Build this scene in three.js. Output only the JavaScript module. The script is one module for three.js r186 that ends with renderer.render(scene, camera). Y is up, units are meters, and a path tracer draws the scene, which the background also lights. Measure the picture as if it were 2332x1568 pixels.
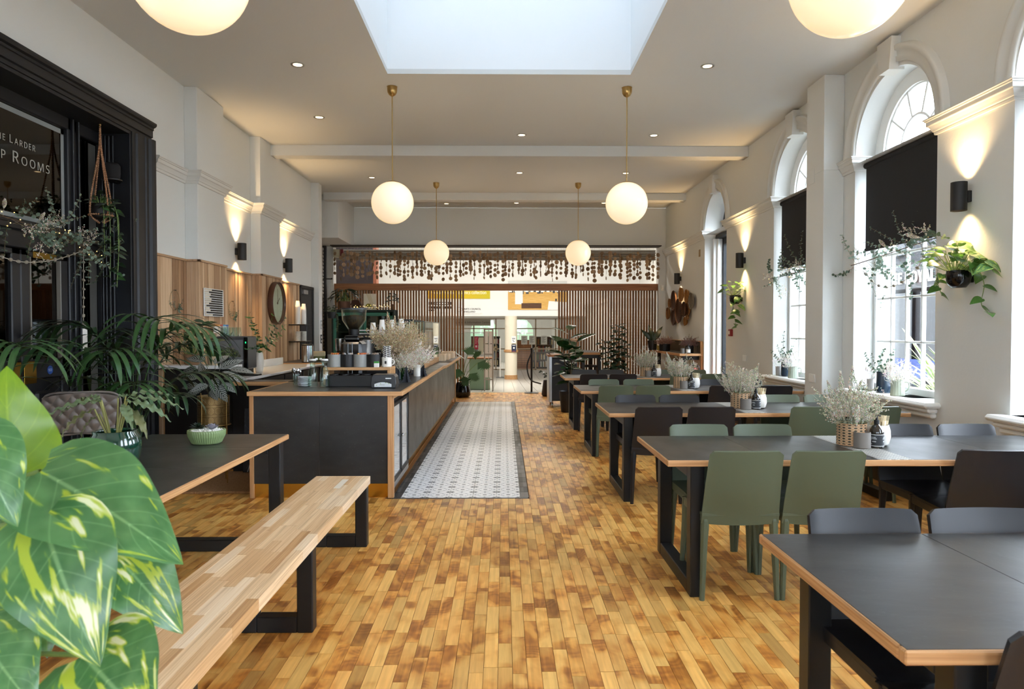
import * as THREE from 'three';
import { mergeGeometries } from 'three/addons/utils/BufferGeometryUtils.js';
import { TextGeometry } from 'three/addons/geometries/TextGeometry.js';
import { FontLoader } from 'three/addons/loaders/FontLoader.js';
import { RectAreaLightUniformsLib } from 'three/addons/lights/RectAreaLightUniformsLib.js';

// ---------------------------------------------------------------- camera, sky, exposure
RectAreaLightUniformsLib.init();
const scene = new THREE.Scene();
const FOCAL = 1610;                                   // focal length in pixels of the 2332 x 1568 frame
const camera = new THREE.PerspectiveCamera(2 * Math.atan(784 / FOCAL) * 180 / Math.PI, 2332 / 1568, 0.05, 300);
camera.position.set(0, 1.42, 0);
camera.rotation.order = 'YXZ';
camera.rotation.y = -Math.atan(19 / FOCAL);
camera.rotation.x = -Math.atan(35 / FOCAL);
camera.focus = 6.5;
camera.userData.fStop = 7;
scene.background = new THREE.Color(0.80, 0.91, 1.05);  // even overcast sky
scene.backgroundIntensity = 15;
const renderer = new THREE.WebGLRenderer({ antialias: true });
renderer.toneMapping = THREE.LinearToneMapping;
renderer.toneMappingExposure = 1.12;
renderer.shadowMap.enabled = true;

// ---------------------------------------------------------------- helpers
// Depth "d" runs away from the camera: z = -d. Units are metres.
let seed = 7;
const rnd = () => { seed |= 0; seed = seed + 0x6D2B79F5 | 0; let t = Math.imul(seed ^ seed >>> 15, 1 | seed); t = t + Math.imul(t ^ t >>> 7, 61 | t) ^ t; return ((t ^ t >>> 14) >>> 0) / 4294967296; };
const rr = (a, b) => a + (b - a) * rnd();
const pick = (a) => a[Math.floor(rnd() * a.length)];
const clamp = (x, a = 0, b = 1) => Math.min(b, Math.max(a, x));
const lerp = (a, b, t) => a + (b - a) * t;
const sstep = (a, b, x) => { const t = clamp((x - a) / (b - a)); return t * t * (3 - 2 * t); };
const V3 = (x, y, z) => new THREE.Vector3(x, y, z);
const PI = Math.PI;
const taken = new Map();
function numbered(n) { const k = taken.get(n) ?? 0; taken.set(n, k + 1); return k ? n + '_' + String(k).padStart(3, '0') : n; }
function thing(name, label, category, p = [0, 0, 0], turn = 0, group) {
  const o = new THREE.Group(); o.name = numbered(name); o.position.set(...p); o.rotation.y = turn;
  o.userData = { label, category }; if (group) o.userData.group = group;
  scene.add(o); return o;
}
function mesh(g, m) { const o = new THREE.Mesh(g, m); o.castShadow = o.receiveShadow = true; return o; }
function part(parent, name, g, m, label) {
  const o = mesh(Array.isArray(g) ? merge(g) : g, m); o.name = name; if (label) o.userData.label = label; parent.add(o); return o;
}
function single(name, label, category, g, m, p = [0, 0, 0], turn = 0, group) {
  const o = mesh(Array.isArray(g) ? merge(g) : g, m); o.name = numbered(name); o.position.set(...p); o.rotation.y = turn;
  o.userData = { label, category }; if (group) o.userData.group = group;
  scene.add(o); return o;
}
function struct(name, g, m) { const o = g ? mesh(Array.isArray(g) ? merge(g) : g, m) : new THREE.Group(); o.name = numbered(name); o.userData.kind = 'structure'; scene.add(o); return o; }
function copyOf(o, p, turn = 0, label, group) {
  const c = o.clone(); c.name = numbered(o.name.replace(/_\d{3}$/, '')); c.position.set(...p); c.rotation.y = turn;
  c.userData = { ...o.userData }; if (label) c.userData.label = label; if (group) c.userData.group = group;
  scene.add(c); return c;
}
function clean(g) {
  if (g.index) g = g.toNonIndexed();
  for (const k of Object.keys(g.attributes)) if (!['position', 'normal', 'uv', 'color'].includes(k)) g.deleteAttribute(k);
  if (!g.attributes.normal) g.computeVertexNormals();
  if (!g.attributes.uv) g.setAttribute('uv', new THREE.BufferAttribute(new Float32Array(g.attributes.position.count * 2), 2));
  g.morphAttributes = {}; g.clearGroups();
  return g;
}
function merge(list) { list = list.flat(9).map(clean); if (list.some((g) => g.attributes.color)) list.forEach((g) => { if (!g.attributes.color) tint(g, [1, 1, 1]); }); return list.length === 1 ? list[0] : mergeGeometries(list, false); }
function tint(g, c) { const n = g.attributes.position.count, a = new Float32Array(n * 3); for (let i = 0; i < n; i++) a.set(c, i * 3); g.setAttribute('color', new THREE.BufferAttribute(a, 3)); return g; }
const mat4 = new THREE.Matrix4();
function xf(g, { p = [0, 0, 0], r = [0, 0, 0], s = [1, 1, 1] } = {}) {
  if (typeof s === 'number') s = [s, s, s];
  return g.applyMatrix4(mat4.compose(V3(...p), new THREE.Quaternion().setFromEuler(new THREE.Euler(...r)), V3(...s)));
}
// texture coordinates in metres, v along the grain axis
function boxUV(g, grain = 'y', ou = 0, ov = 0) {
  g = clean(g); const P = g.attributes.position, N = g.attributes.normal, uv = g.attributes.uv, gi = 'xyz'.indexOf(grain);
  for (let i = 0; i < P.count; i++) {
    const n = [Math.abs(N.getX(i)), Math.abs(N.getY(i)), Math.abs(N.getZ(i))], q = [P.getX(i), P.getY(i), P.getZ(i)];
    const a = n.indexOf(Math.max(...n)); let v = gi === a ? (a + 1) % 3 : gi, u = 3 - a - v;
    uv.setXY(i, q[u] + ou, q[v] + ov);
  }
  return g;
}
// box from extents in x, y and depth, with chamfered edges
function bd(x0, x1, y0, y1, d0, d1, b = 0.003, grain = 'y') {
  const h = [(x1 - x0) / 2, (y1 - y0) / 2, (d1 - d0) / 2], c = [(x0 + x1) / 2, (y0 + y1) / 2, -(d0 + d1) / 2], pos = [];
  b = Math.min(b, h[0] * 0.9, h[1] * 0.9, h[2] * 0.9);
  const pt = (s, face) => s.map((k, i) => c[i] + k * (h[i] - (i === face ? 0 : b)));
  const put = (...q) => {
    const e1 = q[1].map((v, i) => v - q[0][i]), e2 = q[2].map((v, i) => v - q[0][i]);
    const n = [e1[1] * e2[2] - e1[2] * e2[1], e1[2] * e2[0] - e1[0] * e2[2], e1[0] * e2[1] - e1[1] * e2[0]];
    const m = q.reduce((s, v) => s.map((k, i) => k + v[i] / q.length), [0, 0, 0]);
    if (n[0] * (m[0] - c[0]) + n[1] * (m[1] - c[1]) + n[2] * (m[2] - c[2]) < 0) q.reverse();
    pos.push(...q[0], ...q[1], ...q[2]); if (q.length === 4) pos.push(...q[0], ...q[2], ...q[3]);
  };
  const S = [-1, 1];
  for (let f = 0; f < 3; f++) for (const k of S) {
    const s = (a, e) => { const r = [0, 0, 0]; r[f] = k; r[(f + 1) % 3] = a; r[(f + 2) % 3] = e; return r; };
    put(pt(s(-1, -1), f), pt(s(1, -1), f), pt(s(1, 1), f), pt(s(-1, 1), f));
  }
  if (b > 0) {
    for (let f = 0; f < 3; f++) { const g2 = (f + 1) % 3, e = (f + 2) % 3; for (const a of S) for (const k of S) { const s = (t) => { const r = [0, 0, 0]; r[f] = a; r[g2] = k; r[e] = t; return r; }; put(pt(s(-1), f), pt(s(1), f), pt(s(1), g2), pt(s(-1), g2)); } }
    for (const a of S) for (const k of S) for (const e of S) put(pt([a, k, e], 0), pt([a, k, e], 1), pt([a, k, e], 2));
  }
  const g = new THREE.BufferGeometry(); g.setAttribute('position', new THREE.Float32BufferAttribute(pos, 3)); g.computeVertexNormals();
  return boxUV(g, grain);
}
// the same box about a centre, y from the base
const bc = (w, h, l, x = 0, y = 0, z = 0, b = 0.003, grain = 'y') => bd(x - w / 2, x + w / 2, y, y + h, -z - l / 2, -z + l / 2, b, grain);
const cyl = (r0, r1, h, x = 0, y = 0, z = 0, n = 20, open = false) => clean(new THREE.CylinderGeometry(r1, r0, h, n, 1, open).translate(x, y + h / 2, z));
const ball = (r, x = 0, y = 0, z = 0, n = 12, m = 8) => clean(new THREE.SphereGeometry(r, n, m).translate(x, y, z));
const lathe = (pts, n = 28, x = 0, y = 0, z = 0) => clean(new THREE.LatheGeometry(pts.map((q) => new THREE.Vector2(q[0], q[1])), n).translate(x, y, z));
const tube = (pts, r, n = 6, seg = 0, closed = false) => clean(new THREE.TubeGeometry(new THREE.CatmullRomCurve3(pts.map((q) => V3(...q)), closed), seg || pts.length * 5, r, n, closed));
function rod(a, b, r0, r1 = r0, n = 6) {   // tapered rod between two points
  const A = V3(...a), B = V3(...b), v = B.clone().sub(A), g = new THREE.CylinderGeometry(r1, r0, v.length(), n, 1);
  g.translate(0, v.length() / 2, 0); g.applyQuaternion(new THREE.Quaternion().setFromUnitVectors(V3(0, 1, 0), v.normalize())); g.translate(A.x, A.y, A.z); return clean(g);
}
function ext(shape, depth, opt = {}) { return clean(new THREE.ExtrudeGeometry(shape, { depth, bevelEnabled: false, curveSegments: 24, ...opt })); }
const poly = (pts) => new THREE.Shape(pts.map((q) => new THREE.Vector2(q[0], q[1])));
function orient(o, p, dir, up = [0, 1, 0], roll = 0) {   // local +z along dir, local +y near up
  const z = V3(...dir).normalize(); let u = V3(...up); if (Math.abs(u.clone().normalize().dot(z)) > 0.98) u = V3(1, 0.2, 0.3);
  const x = u.cross(z).normalize(), y = z.clone().cross(x);
  o.quaternion.setFromRotationMatrix(new THREE.Matrix4().makeBasis(x, y, z)); if (roll) o.rotateZ(roll); o.position.set(...p); return o;
}
const place = (g, p, dir, up, roll, s = 1) => { const o = new THREE.Object3D(); orient(o, p, dir, up, roll); o.scale.setScalar(s); o.updateMatrix(); return g.clone().applyMatrix4(o.matrix); };

// ---------------------------------------------------------------- noise and textures
const hash = (x, y, s) => { let h = Math.imul(x, 374761393) + Math.imul(y, 668265263) + Math.imul(s, 2147483647 ^ 0x5bd1e995) | 0; h = Math.imul(h ^ h >>> 13, 1274126177); return ((h ^ h >>> 16) >>> 0) / 4294967296; };
function noise(x, y, px, py, s = 1) {   // tileable value noise, period px, py
  const xi = Math.floor(x), yi = Math.floor(y), fx = x - xi, fy = y - yi, u = fx * fx * (3 - 2 * fx), v = fy * fy * (3 - 2 * fy);
  const w = (a, p) => ((a % p) + p) % p, x0 = w(xi, px), x1 = w(xi + 1, px), y0 = w(yi, py), y1 = w(yi + 1, py);
  return lerp(lerp(hash(x0, y0, s), hash(x1, y0, s), u), lerp(hash(x0, y1, s), hash(x1, y1, s), u), v);
}
const fbm = (u, v, px, py, o = 4, s = 1) => { let a = 0, k = 0.5, t = 0; for (let i = 0; i < o; i++) { a += k * noise(u * px, v * py, px, py, s + i); t += k; k *= 0.5; px *= 2; py *= 2; } return a / t; };
function dataTex(w, h, size, fn, srgb = true) {   // size: metres covered, u and v
  const a = new Uint8Array(w * h * 4);
  for (let y = 0; y < h; y++) for (let x = 0; x < w; x++) { const c = fn((x + 0.5) / w, (y + 0.5) / h), i = (y * w + x) * 4; a[i] = c[0]; a[i + 1] = c[1] ?? c[0]; a[i + 2] = c[2] ?? c[0]; a[i + 3] = 255; }
  const t = new THREE.DataTexture(a, w, h); t.wrapS = t.wrapT = THREE.RepeatWrapping; t.magFilter = THREE.LinearFilter; t.minFilter = THREE.LinearMipmapLinearFilter; t.generateMipmaps = true;
  if (srgb) t.colorSpace = THREE.SRGBColorSpace; t.repeat.set(1 / size[0], 1 / size[1]); t.needsUpdate = true; return t;
}
function canvasTex(w, h, draw) { const c = document.createElement('canvas'); c.width = w; c.height = h; draw(c.getContext('2d'), w, h); const t = new THREE.CanvasTexture(c); t.colorSpace = THREE.SRGBColorSpace; return t; }
const mix3 = (a, b, t) => [lerp(a[0], b[0], t), lerp(a[1], b[1], t), lerp(a[2], b[2], t)];
const std = (o) => new THREE.MeshStandardMaterial(o);
const phy = (o) => new THREE.MeshPhysicalMaterial(o);

// flooring: honey hardwood with clouded brown figure
const floorTex = dataTex(1024, 1024, [1.25, 1.25], (u, v) => {
  const wx = fbm(u, v, 5, 4, 3, 11) - 0.5, wy = fbm(u, v, 5, 4, 3, 31) - 0.5;
  let f = fbm(u + wx * 0.16 + 1, v + wy * 0.22 + 1, 9, 6, 4, 3); f = sstep(0.3, 0.62, f);
  const fine = fbm(u, v, 110, 7, 3, 5), curl = 0.5 + 0.5 * Math.sin((v * 46 + wx * 22 + u * 6) * 2 * PI * 0.5);
  let t = 0.08 + 0.7 * f + 0.2 * fine + 0.1 * curl * (1 - f);
  const c = t < 0.42 ? mix3([128, 70, 26], [216, 152, 72], t / 0.42) : mix3([216, 152, 72], [246, 200, 120], (t - 0.42) / 0.58);
  const k = 0.93 + 0.12 * fine; return c.map((q) => clamp(q * k, 0, 255));
});
// pale oak, grain along v
const oakFn = (dark, mid, light, seedN) => (u, v) => {
  const w = fbm(u, v, 3, 2, 3, seedN) - 0.5, fine = fbm(u, v, 160, 5, 3, seedN + 3), band = fbm(u + w * 0.06 + 1, v, 26, 2, 3, seedN + 7);
  const t = clamp(0.55 * band + 0.45 * fine + 0.5 * (fine - 0.5)); return t < 0.5 ? mix3(dark, mid, t * 2) : mix3(mid, light, t * 2 - 1);
};
const oakTex = dataTex(512, 512, [0.5, 1.4], oakFn([150, 104, 62], [196, 149, 100], [222, 182, 136], 41));
const paleOakTex = dataTex(512, 512, [0.5, 1.4], oakFn([190, 160, 126], [230, 204, 170], [246, 228, 202], 61));
const warmOakTex = dataTex(512, 512, [0.5, 1.4], oakFn([112, 70, 36], [156, 102, 58], [184, 126, 76], 81));
const slateTex = dataTex(1024, 1024, [1.3, 1.3], (u, v) => {
  const a = fbm(u, v, 4, 3, 5, 91), b = fbm(u, v, 14, 30, 4, 95), sc = fbm(u, v, 60, 160, 2, 97);
  const t = clamp(0.5 + (a - 0.5) * 1.3 + (b - 0.5) * 0.7), c = mix3([44, 45, 47], [70, 71, 71], t), s = sc > 0.83 ? 18 : 0; return c.map((q) => q + s);
});
const slateBump = dataTex(512, 512, [1.3, 1.3], (u, v) => { const a = fbm(u + 0.05 * fbm(u, v, 6, 6, 2, 2), v, 5, 12, 5, 101); return [255 * a]; }, false);
const slateRough = dataTex(512, 512, [1.3, 1.3], (u, v) => { const a = fbm(u, v, 5, 7, 3, 111); return [0, 255 * clamp(0.3 + 0.16 * a), 0]; }, false);
const plasterBump = dataTex(256, 256, [0.4, 0.4], (u, v) => [255 * fbm(u, v, 24, 24, 4, 121)], false);

// ---------------------------------------------------------------- materials
const M = {
  wall: std({ color: '#dadcd9', roughness: 0.85, bumpMap: plasterBump, bumpScale: 0.0006 }),
    ceil: std({ color: '#d4d5d2', roughness: 0.8, bumpMap: plasterBump, bumpScale: 0.0005 }),
  trim: std({ color: '#d6d6d1', roughness: 0.5 }),
  white: std({ color: '#eef0ee', roughness: 0.45 }),
  well: std({ color: '#eef1f2', roughness: 0.7 }),
  floor: std({ map: floorTex, vertexColors: true, roughness: 0.34, bumpMap: floorTex, bumpScale: 0.0004 }),
  under: std({ color: '#8a6238', roughness: 0.9 }),
  oak: std({ map: oakTex, roughness: 0.5 }),
  paleOak: std({ map: paleOakTex, roughness: 0.5 }),
  warmOak: std({ map: warmOakTex, roughness: 0.45 }),
  slate: std({ map: slateTex, color: '#b9bdc2', roughnessMap: slateRough, roughness: 1, bumpMap: slateBump, bumpScale: 0.0025 }),
  slateTop: std({ map: slateTex, color: '#b4b6ba', roughnessMap: slateRough, roughness: 0.9, bumpMap: slateBump, bumpScale: 0.0012 }),
  steel: std({ color: '#1c1e21', roughness: 0.42, metalness: 0.25 }),
  black: std({ color: '#101114', roughness: 0.5 }),
  blackGloss: std({ color: '#0b0c0e', roughness: 0.15 }),
  paintBlack: std({ color: '#12161c', roughness: 0.48 }),
  chairBlack: std({ color: '#17191f', roughness: 0.42 }),
  chairGreen: std({ color: '#525d4a', roughness: 0.45 }),
  brass: std({ color: '#b99a62', roughness: 0.28, metalness: 1 }),
  goldPlinth: std({ color: '#c99b45', roughness: 0.22, metalness: 1 }),
  chrome: std({ color: '#c9ccd0', roughness: 0.12, metalness: 1 }),
  brushed: std({ color: '#b5b7b8', roughness: 0.32, metalness: 1 }),
  pane: phy({ color: '#ffffff', roughness: 0.02, transmission: 1, thickness: 0, ior: 1.5 }),
  roofPane: phy({ color: '#9c9fa1', roughness: 0.02, transmission: 1, thickness: 0, ior: 1.5 }),
  darkPane: phy({ color: '#2b2a28', roughness: 0.02, transmission: 1, thickness: 0, ior: 1.5 }),
  glass: phy({ color: '#f4fbf8', roughness: 0.02, transmission: 1, thickness: 0, ior: 1.5 }),
  greenGlass: phy({ color: '#a8cdb4', roughness: 0.04, transmission: 1, thickness: 0, ior: 1.5 }),
  ceramic: std({ color: '#e9e6df', roughness: 0.22 }),
  paper: std({ color: '#ece9e2', roughness: 0.8 }),
  soil: std({ color: '#241a13', roughness: 1 }),
  blind: std({ color: '#202125', roughness: 0.9 }),
  fabric: std({ color: '#6b6a66', roughness: 0.9 }),
};
const std2 = {};
const colour = (hex, roughness = 0.6, metalness = 0) => std2[hex + roughness + metalness] ??= std({ color: hex, roughness, metalness });
const leafMat = (hex, roughness = 0.4) => std2['leaf' + hex + roughness] ??= phy({ color: hex, roughness, side: THREE.DoubleSide, transmission: 0 });
// ---------------------------------------------------------------- room shell
const XR = 3.53, XL = -3.47, HC = 4.05, DB = 15.4;    // right wall, left wall, ceiling, depth of the end wall
const toWall = (g, x = 0) => clean(g.applyMatrix4(new THREE.Matrix4().set(0, 0, 1, x, 0, 1, 0, 0, -1, 0, 0, 0, 0, 0, 0, 1)));   // (depth, height, thickness) -> world
const metreUV = (g) => boxUV(g);
// floor: a dark bed and single hardwood blocks
const floor = struct('floor', bd(-4.4, 3.9, -0.3, -0.014, -3.2, 15.85, 0), M.under);
{
  const MAT = [-0.945, 0.205, 5.9, 13.8], field = [], cand = [];
  const plank = (x0, x1, d0, d1) => {
    const y0 = -0.014, y1 = 0, e = 0.0003, b = 0.0006, pos = [], z0 = -d0 - e, z1 = -d1 + e; x0 += e; x1 -= e;
    const lift = rr(-0.0003, 0.0003), T = [[x0 + b, y1 + lift, z0 - b], [x1 - b, y1 + lift, z0 - b], [x1 - b, y1 + lift, z1 + b], [x0 + b, y1 + lift, z1 + b]], B = [[x0, y0, z0], [x1, y0, z0], [x1, y0, z1], [x0, y0, z1]];
    const q = (a, c, d, f) => pos.push(...a, ...c, ...d, ...a, ...d, ...f);
    q(T[0], T[1], T[2], T[3]); for (let i = 0; i < 4; i++) { const j = (i + 1) % 4; q(B[i], B[j], T[j], T[i]); }
    const g = new THREE.BufferGeometry(); g.setAttribute('position', new THREE.Float32BufferAttribute(pos, 3)); g.computeVertexNormals();
    boxUV(g, 'z', rnd() * 3, rnd() * 3);
    const r = rnd(), k = r < 0.08 ? rr(0.58, 0.76) : r < 0.36 ? rr(0.82, 0.95) : rr(0.95, 1.1), w = rr(-0.05, 0.05);
    return tint(g, [k * 1.0, k * (0.95 + w), k * (0.86 + 1.6 * w)]);
  };
  const W = 0.0605;
  for (let x = -4.38; x < 3.85; x += W) {
    let d = -3.1 + rnd() * 0.3;
    while (d < 15.84) {
      let e = Math.min(15.85, d + rr(0.17, 0.46)); if (15.85 - e < 0.1) e = 15.85;
      let d0 = d, d1 = e; d = e;
      if (x + W > MAT[0] && x < MAT[1]) { if (d0 >= MAT[2] && d1 <= MAT[3]) continue; if (d0 < MAT[2] && d1 > MAT[2]) d1 = MAT[2]; if (d0 < MAT[3] && d1 > MAT[3]) d0 = MAT[3]; }
      const g = plank(x, x + W, d0, d1), seen = d0 > 2.75 && x > -0.95 && x < 1.45 * d0 / 3.2 && x > -0.7 * d0;
      (seen ? cand : field).push([d0, g]);
    }
  }
  cand.sort((a, b) => a[0] - b[0]);
  cand.slice(0, 300).forEach(([, g]) => part(floor, 'plank', g, M.floor));
  const rest = part(floor, 'plank_field', merge([...cand.slice(300), ...field].map((a) => a[1])), M.floor); rest.userData.kind = 'stuff';
}
// patterned tile walkway let into the floor in front of the bar
const tileMap = canvasTex(256, 256, (c, w) => {
  c.fillStyle = '#ffffff'; c.fillRect(0, 0, w, w); c.strokeStyle = '#8b9096'; c.fillStyle = '#5a6067'; c.lineWidth = 3;
  const rose = (x, y, r) => { for (let k = 0; k < 8; k++) { c.save(); c.translate(x, y); c.rotate(k * PI / 4); c.beginPath(); c.ellipse(0, -r * 0.62, r * 0.2, r * 0.36, 0, 0, 7); c.fill(); c.restore(); } c.beginPath(); c.arc(x, y, r * 0.2, 0, 7); c.stroke(); };
  c.fillStyle = '#4a5057'; rose(0, 0, 52); rose(w, 0, 52); rose(0, w, 52); rose(w, w, 52);
  c.fillStyle = '#33373d'; rose(w / 2, w / 2, 26);
  c.strokeStyle = '#9aa0a6'; c.lineWidth = 4; c.beginPath(); c.arc(w / 2, w / 2, 74, 0, 7); c.stroke();
  c.beginPath(); c.moveTo(w / 2, 10); c.lineTo(w - 10, w / 2); c.lineTo(w / 2, w - 10); c.lineTo(10, w / 2); c.closePath(); c.stroke();
  c.fillStyle = '#7c838a'; for (const [a, b] of [[w / 2, 26], [w / 2, w - 26], [26, w / 2], [w - 26, w / 2]]) { c.beginPath(); c.ellipse(a, b, 13, 13, 0, 0, 7); c.fill(); }
  for (const s of [-1, 1]) for (const t of [-1, 1]) { c.beginPath(); c.ellipse(w / 2 + s * 52, w / 2 + t * 52, 12, 6, s * t * PI / 4, 0, 7); c.fill(); }
});
{
  const mosaic = struct('floor_tiling', bd(-0.945, 0.205, -0.02, -0.004, 5.9, 13.8, 0), colour('#c9c6bf', 0.7));
  const tm = std({ map: tileMap, roughness: 0.3 }), dark = [colour('#2b2c2f', 0.35), colour('#333438', 0.3), colour('#242529', 0.4)];
  const t = 0.2015, g0 = bd(0.0015, t - 0.0015, -0.004, 0.001, 0.0015, t - 0.0015, 0.001, 'z');
  { const P = g0.attributes.position, uv = g0.attributes.uv; for (let i = 0; i < P.count; i++) uv.setXY(i, P.getX(i) / t, -P.getZ(i) / t); }
  for (let r = 0; r < 39; r++) for (let c = 0; c < 5; c++) { const o = part(mosaic, 'tile', g0, tm); o.position.set(-0.868 + c * t, 0, -5.935 - r * t); }
  const gB = bd(0.001, 0.0365, -0.004, 0.001, 0.0015, 0.199, 0.001), gF = bd(0.001, 0.114, -0.004, 0.001, 0.001, 0.016, 0.001);
  for (const x of [-0.942, -0.905, 0.141, 0.176]) for (let r = 0; r < 39; r++) { const o = part(mosaic, 'border_tile', gB, pick(dark)); o.position.set(x, 0, -5.935 - r * 0.2015); }
  for (let k = 0; k < 10; k++) for (const d of [5.902, 5.919, 13.795 - 0.016]) { const o = part(mosaic, 'border_tile', gF, pick(dark)); o.position.set(-0.942 + k * 0.1145, 0, -d); }
}
// ceiling with the light well
const WELL = [-1.197, 1.314, 3.0, 7.36];
struct('ceiling', [
  bd(-4.4, WELL[0], HC, HC + 0.05, -3.2, DB, 0), bd(WELL[1], 3.9, HC, HC + 0.05, -3.2, DB, 0),
  bd(WELL[0], WELL[1], HC, HC + 0.05, -3.2, WELL[2], 0), bd(WELL[0], WELL[1], HC, HC + 0.05, WELL[3], DB, 0)], M.ceil);
struct('skylight_well', [
  bd(WELL[0] - 0.12, WELL[0], HC + 0.05, 5.5, WELL[2] - 0.12, WELL[3] + 0.12, 0), bd(WELL[1], WELL[1] + 0.12, HC + 0.05, 5.5, WELL[2] - 0.12, WELL[3] + 0.12, 0),
  bd(WELL[0], WELL[1], HC + 0.05, 5.5, WELL[2] - 0.12, WELL[2], 0), bd(WELL[0], WELL[1], HC + 0.05, 5.5, WELL[3], WELL[3] + 0.12, 0)], M.well);
{
  const s = struct('window_skylight'); s.name = 'window_9'; const w = (WELL[3] - WELL[2]) / 4;
  for (let k = 0; k < 5; k++) part(s, 'glazing_bar', bd(WELL[0], WELL[1], 5.5, 5.56, WELL[2] + k * w - 0.025, WELL[2] + k * w + 0.025), M.white);
  for (let k = 0; k < 4; k++) part(s, 'pane', bd(WELL[0], WELL[1], 5.53, 5.534, WELL[2] + k * w + 0.026, WELL[2] + (k + 1) * w - 0.026, 0), M.roofPane);
}
struct('beam', bd(XL, XR, 3.9, HC, 10.2, 10.42, 0.004), M.ceil);
struct('beam', bd(XL, XR, 3.91, HC, 13.7, 13.94, 0.004), M.ceil);
// right wall with arched openings: [centre, radius, sill]
const ARCH = [[-0.2, 0.675, 0.82], [2.0, 0.675, 0.82], [4.2, 0.675, 0.82], [6.42, 0.675, 0.82], [8.55, 0.675, 0.82], [11.795, 0.61, 0.0]];
const YS = 3.1;
const YD = 3.07;   // level of the picture rail
{
  const E = DB + 0.3;
  const low = new THREE.Shape(); low.moveTo(-3.2, 0);
  for (const [c, r, y0] of ARCH) if (!y0) { low.lineTo(c - r, 0); low.lineTo(c - r, YD); low.lineTo(c + r, YD); low.lineTo(c + r, 0); }
  low.lineTo(E, 0); low.lineTo(E, YD); low.lineTo(-3.2, YD); low.closePath();
  for (const [c, r, y0] of ARCH) if (y0) { const h = new THREE.Path(); h.moveTo(c - r, y0); h.lineTo(c + r, y0); h.lineTo(c + r, YD - 0.0005); h.lineTo(c - r, YD - 0.0005); h.closePath(); low.holes.push(h); }
  struct('wall_right', metreUV(toWall(ext(low, 0.42), XR)), M.wall);
  const up = new THREE.Shape(); up.moveTo(-3.2, YD); for (const [c, r] of ARCH) { up.lineTo(c - r, YD); up.lineTo(c - r, YS); up.absarc(c, YS, r, PI, 0, true); up.lineTo(c + r, YD); } up.lineTo(E, YD); up.lineTo(E, HC); up.lineTo(-3.2, HC); up.closePath();
  struct('wall_right_upper', metreUV(toWall(ext(up, 0.42, { curveSegments: 40 }), XR)), M.wall);
}
struct('wall_left', metreUV(toWall(ext(poly([[6.63, 0], [13.03, 0], [13.03, YD], [6.63, YD]]), 0.3), XL - 0.3)), M.wall);
struct('wall_left', bd(XL - 0.3, XL, 0, YD, -3.2, 4.41, 0), M.wall);
struct('wall_left_upper', metreUV(toWall(ext(poly([[-3.2, YD], [4.41, YD], [4.41, 3.25], [6.63, 3.25], [6.63, YD], [13.03, YD], [13.03, HC], [-3.2, HC]]), 0.3), XL - 0.3)), M.wall);
{ // wall behind the camera; two unseen windows placed for light from the front
  const s = poly([[-4.4, 0], [3.9, 0], [3.9, HC], [-4.4, HC]]); for (const x of [-1.6, 1.6]) { const h = new THREE.Path(); h.moveTo(x - 0.7, 0.8); h.lineTo(x + 0.7, 0.8); h.lineTo(x + 0.7, 2.6); h.lineTo(x - 0.7, 2.6); h.closePath(); s.holes.push(h); }
  struct('wall_front', metreUV(ext(s, 0.3).translate(0, 0, 3.2)), M.wall);
  for (const [k, x] of [[11, -1.6], [12, 1.6]]) { const w = struct('window_' + k); part(w, 'frame', [bd(x - 0.7, x - 0.64, 0.8, 2.6, -3.36, -3.3), bd(x + 0.64, x + 0.7, 0.8, 2.6, -3.36, -3.3), bd(x - 0.7, x + 0.7, 0.8, 0.88, -3.36, -3.3), bd(x - 0.7, x + 0.7, 2.52, 2.6, -3.36, -3.3), bd(x - 0.7, x + 0.7, 1.7, 1.75, -3.36, -3.3), bd(x - 0.025, x + 0.025, 0.8, 2.6, -3.36, -3.3)], M.white); part(w, 'pane', bd(x - 0.64, x + 0.64, 0.88, 2.52, -3.334, -3.33, 0), M.pane); }
}
const pilasters = [[XL, XL + 0.14, 7.766, 8.5], [XL, XL + 0.14, 9.76, 10.6], [XL, XL + 0.14, 12.82, 13.03], [XR - 0.21, XR, 7.33, 7.75], [XR - 0.21, XR, 3.0 - 0.08, 3.42 - 0.08]];
for (const [a, b, c, d] of pilasters) { struct('pilaster', bd(a, b, 0, YD, c, d, 0.004), M.wall); struct('pilaster', bd(a, b, YD, HC, c, d, 0.004), M.wall); }
// alcove at the far left, the dropped bulkhead and the end wall
struct('wall_alcove', [bd(-4.2, -3.88, 0, HC, 13.03, DB + 0.3, 0), bd(-4.2, XL, 0, HC, 12.93, 13.03, 0)], M.wall);
struct('bulkhead', bd(-3.88, -3.24, 3.21, HC, 13.94, DB, 0.004), M.wall);
struct('wall_back', [bd(-3.88, XR, 3.21, HC, DB, DB + 0.25, 0.003), bd(3.375, XR, 0, 3.21, DB, DB + 0.25, 0.003), bd(-3.88, -3.69, 0, 3.21, DB, DB + 0.25, 0.003)], M.wall);
struct('baseboard_right', [bd(XR - 0.025, XR, 0, 0.16, 4.88, 5.75), bd(XR - 0.025, XR, 0, 0.16, 7.1, 7.33), bd(XR - 0.025, XR, 0, 0.16, 7.75, 11.18), bd(XR - 0.025, XR, 0, 0.16, 5.75, 7.1), bd(XR - 0.025, XR, 0, 0.16, 2.65, 4.88)], colour('#17181b', 0.4));

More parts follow.
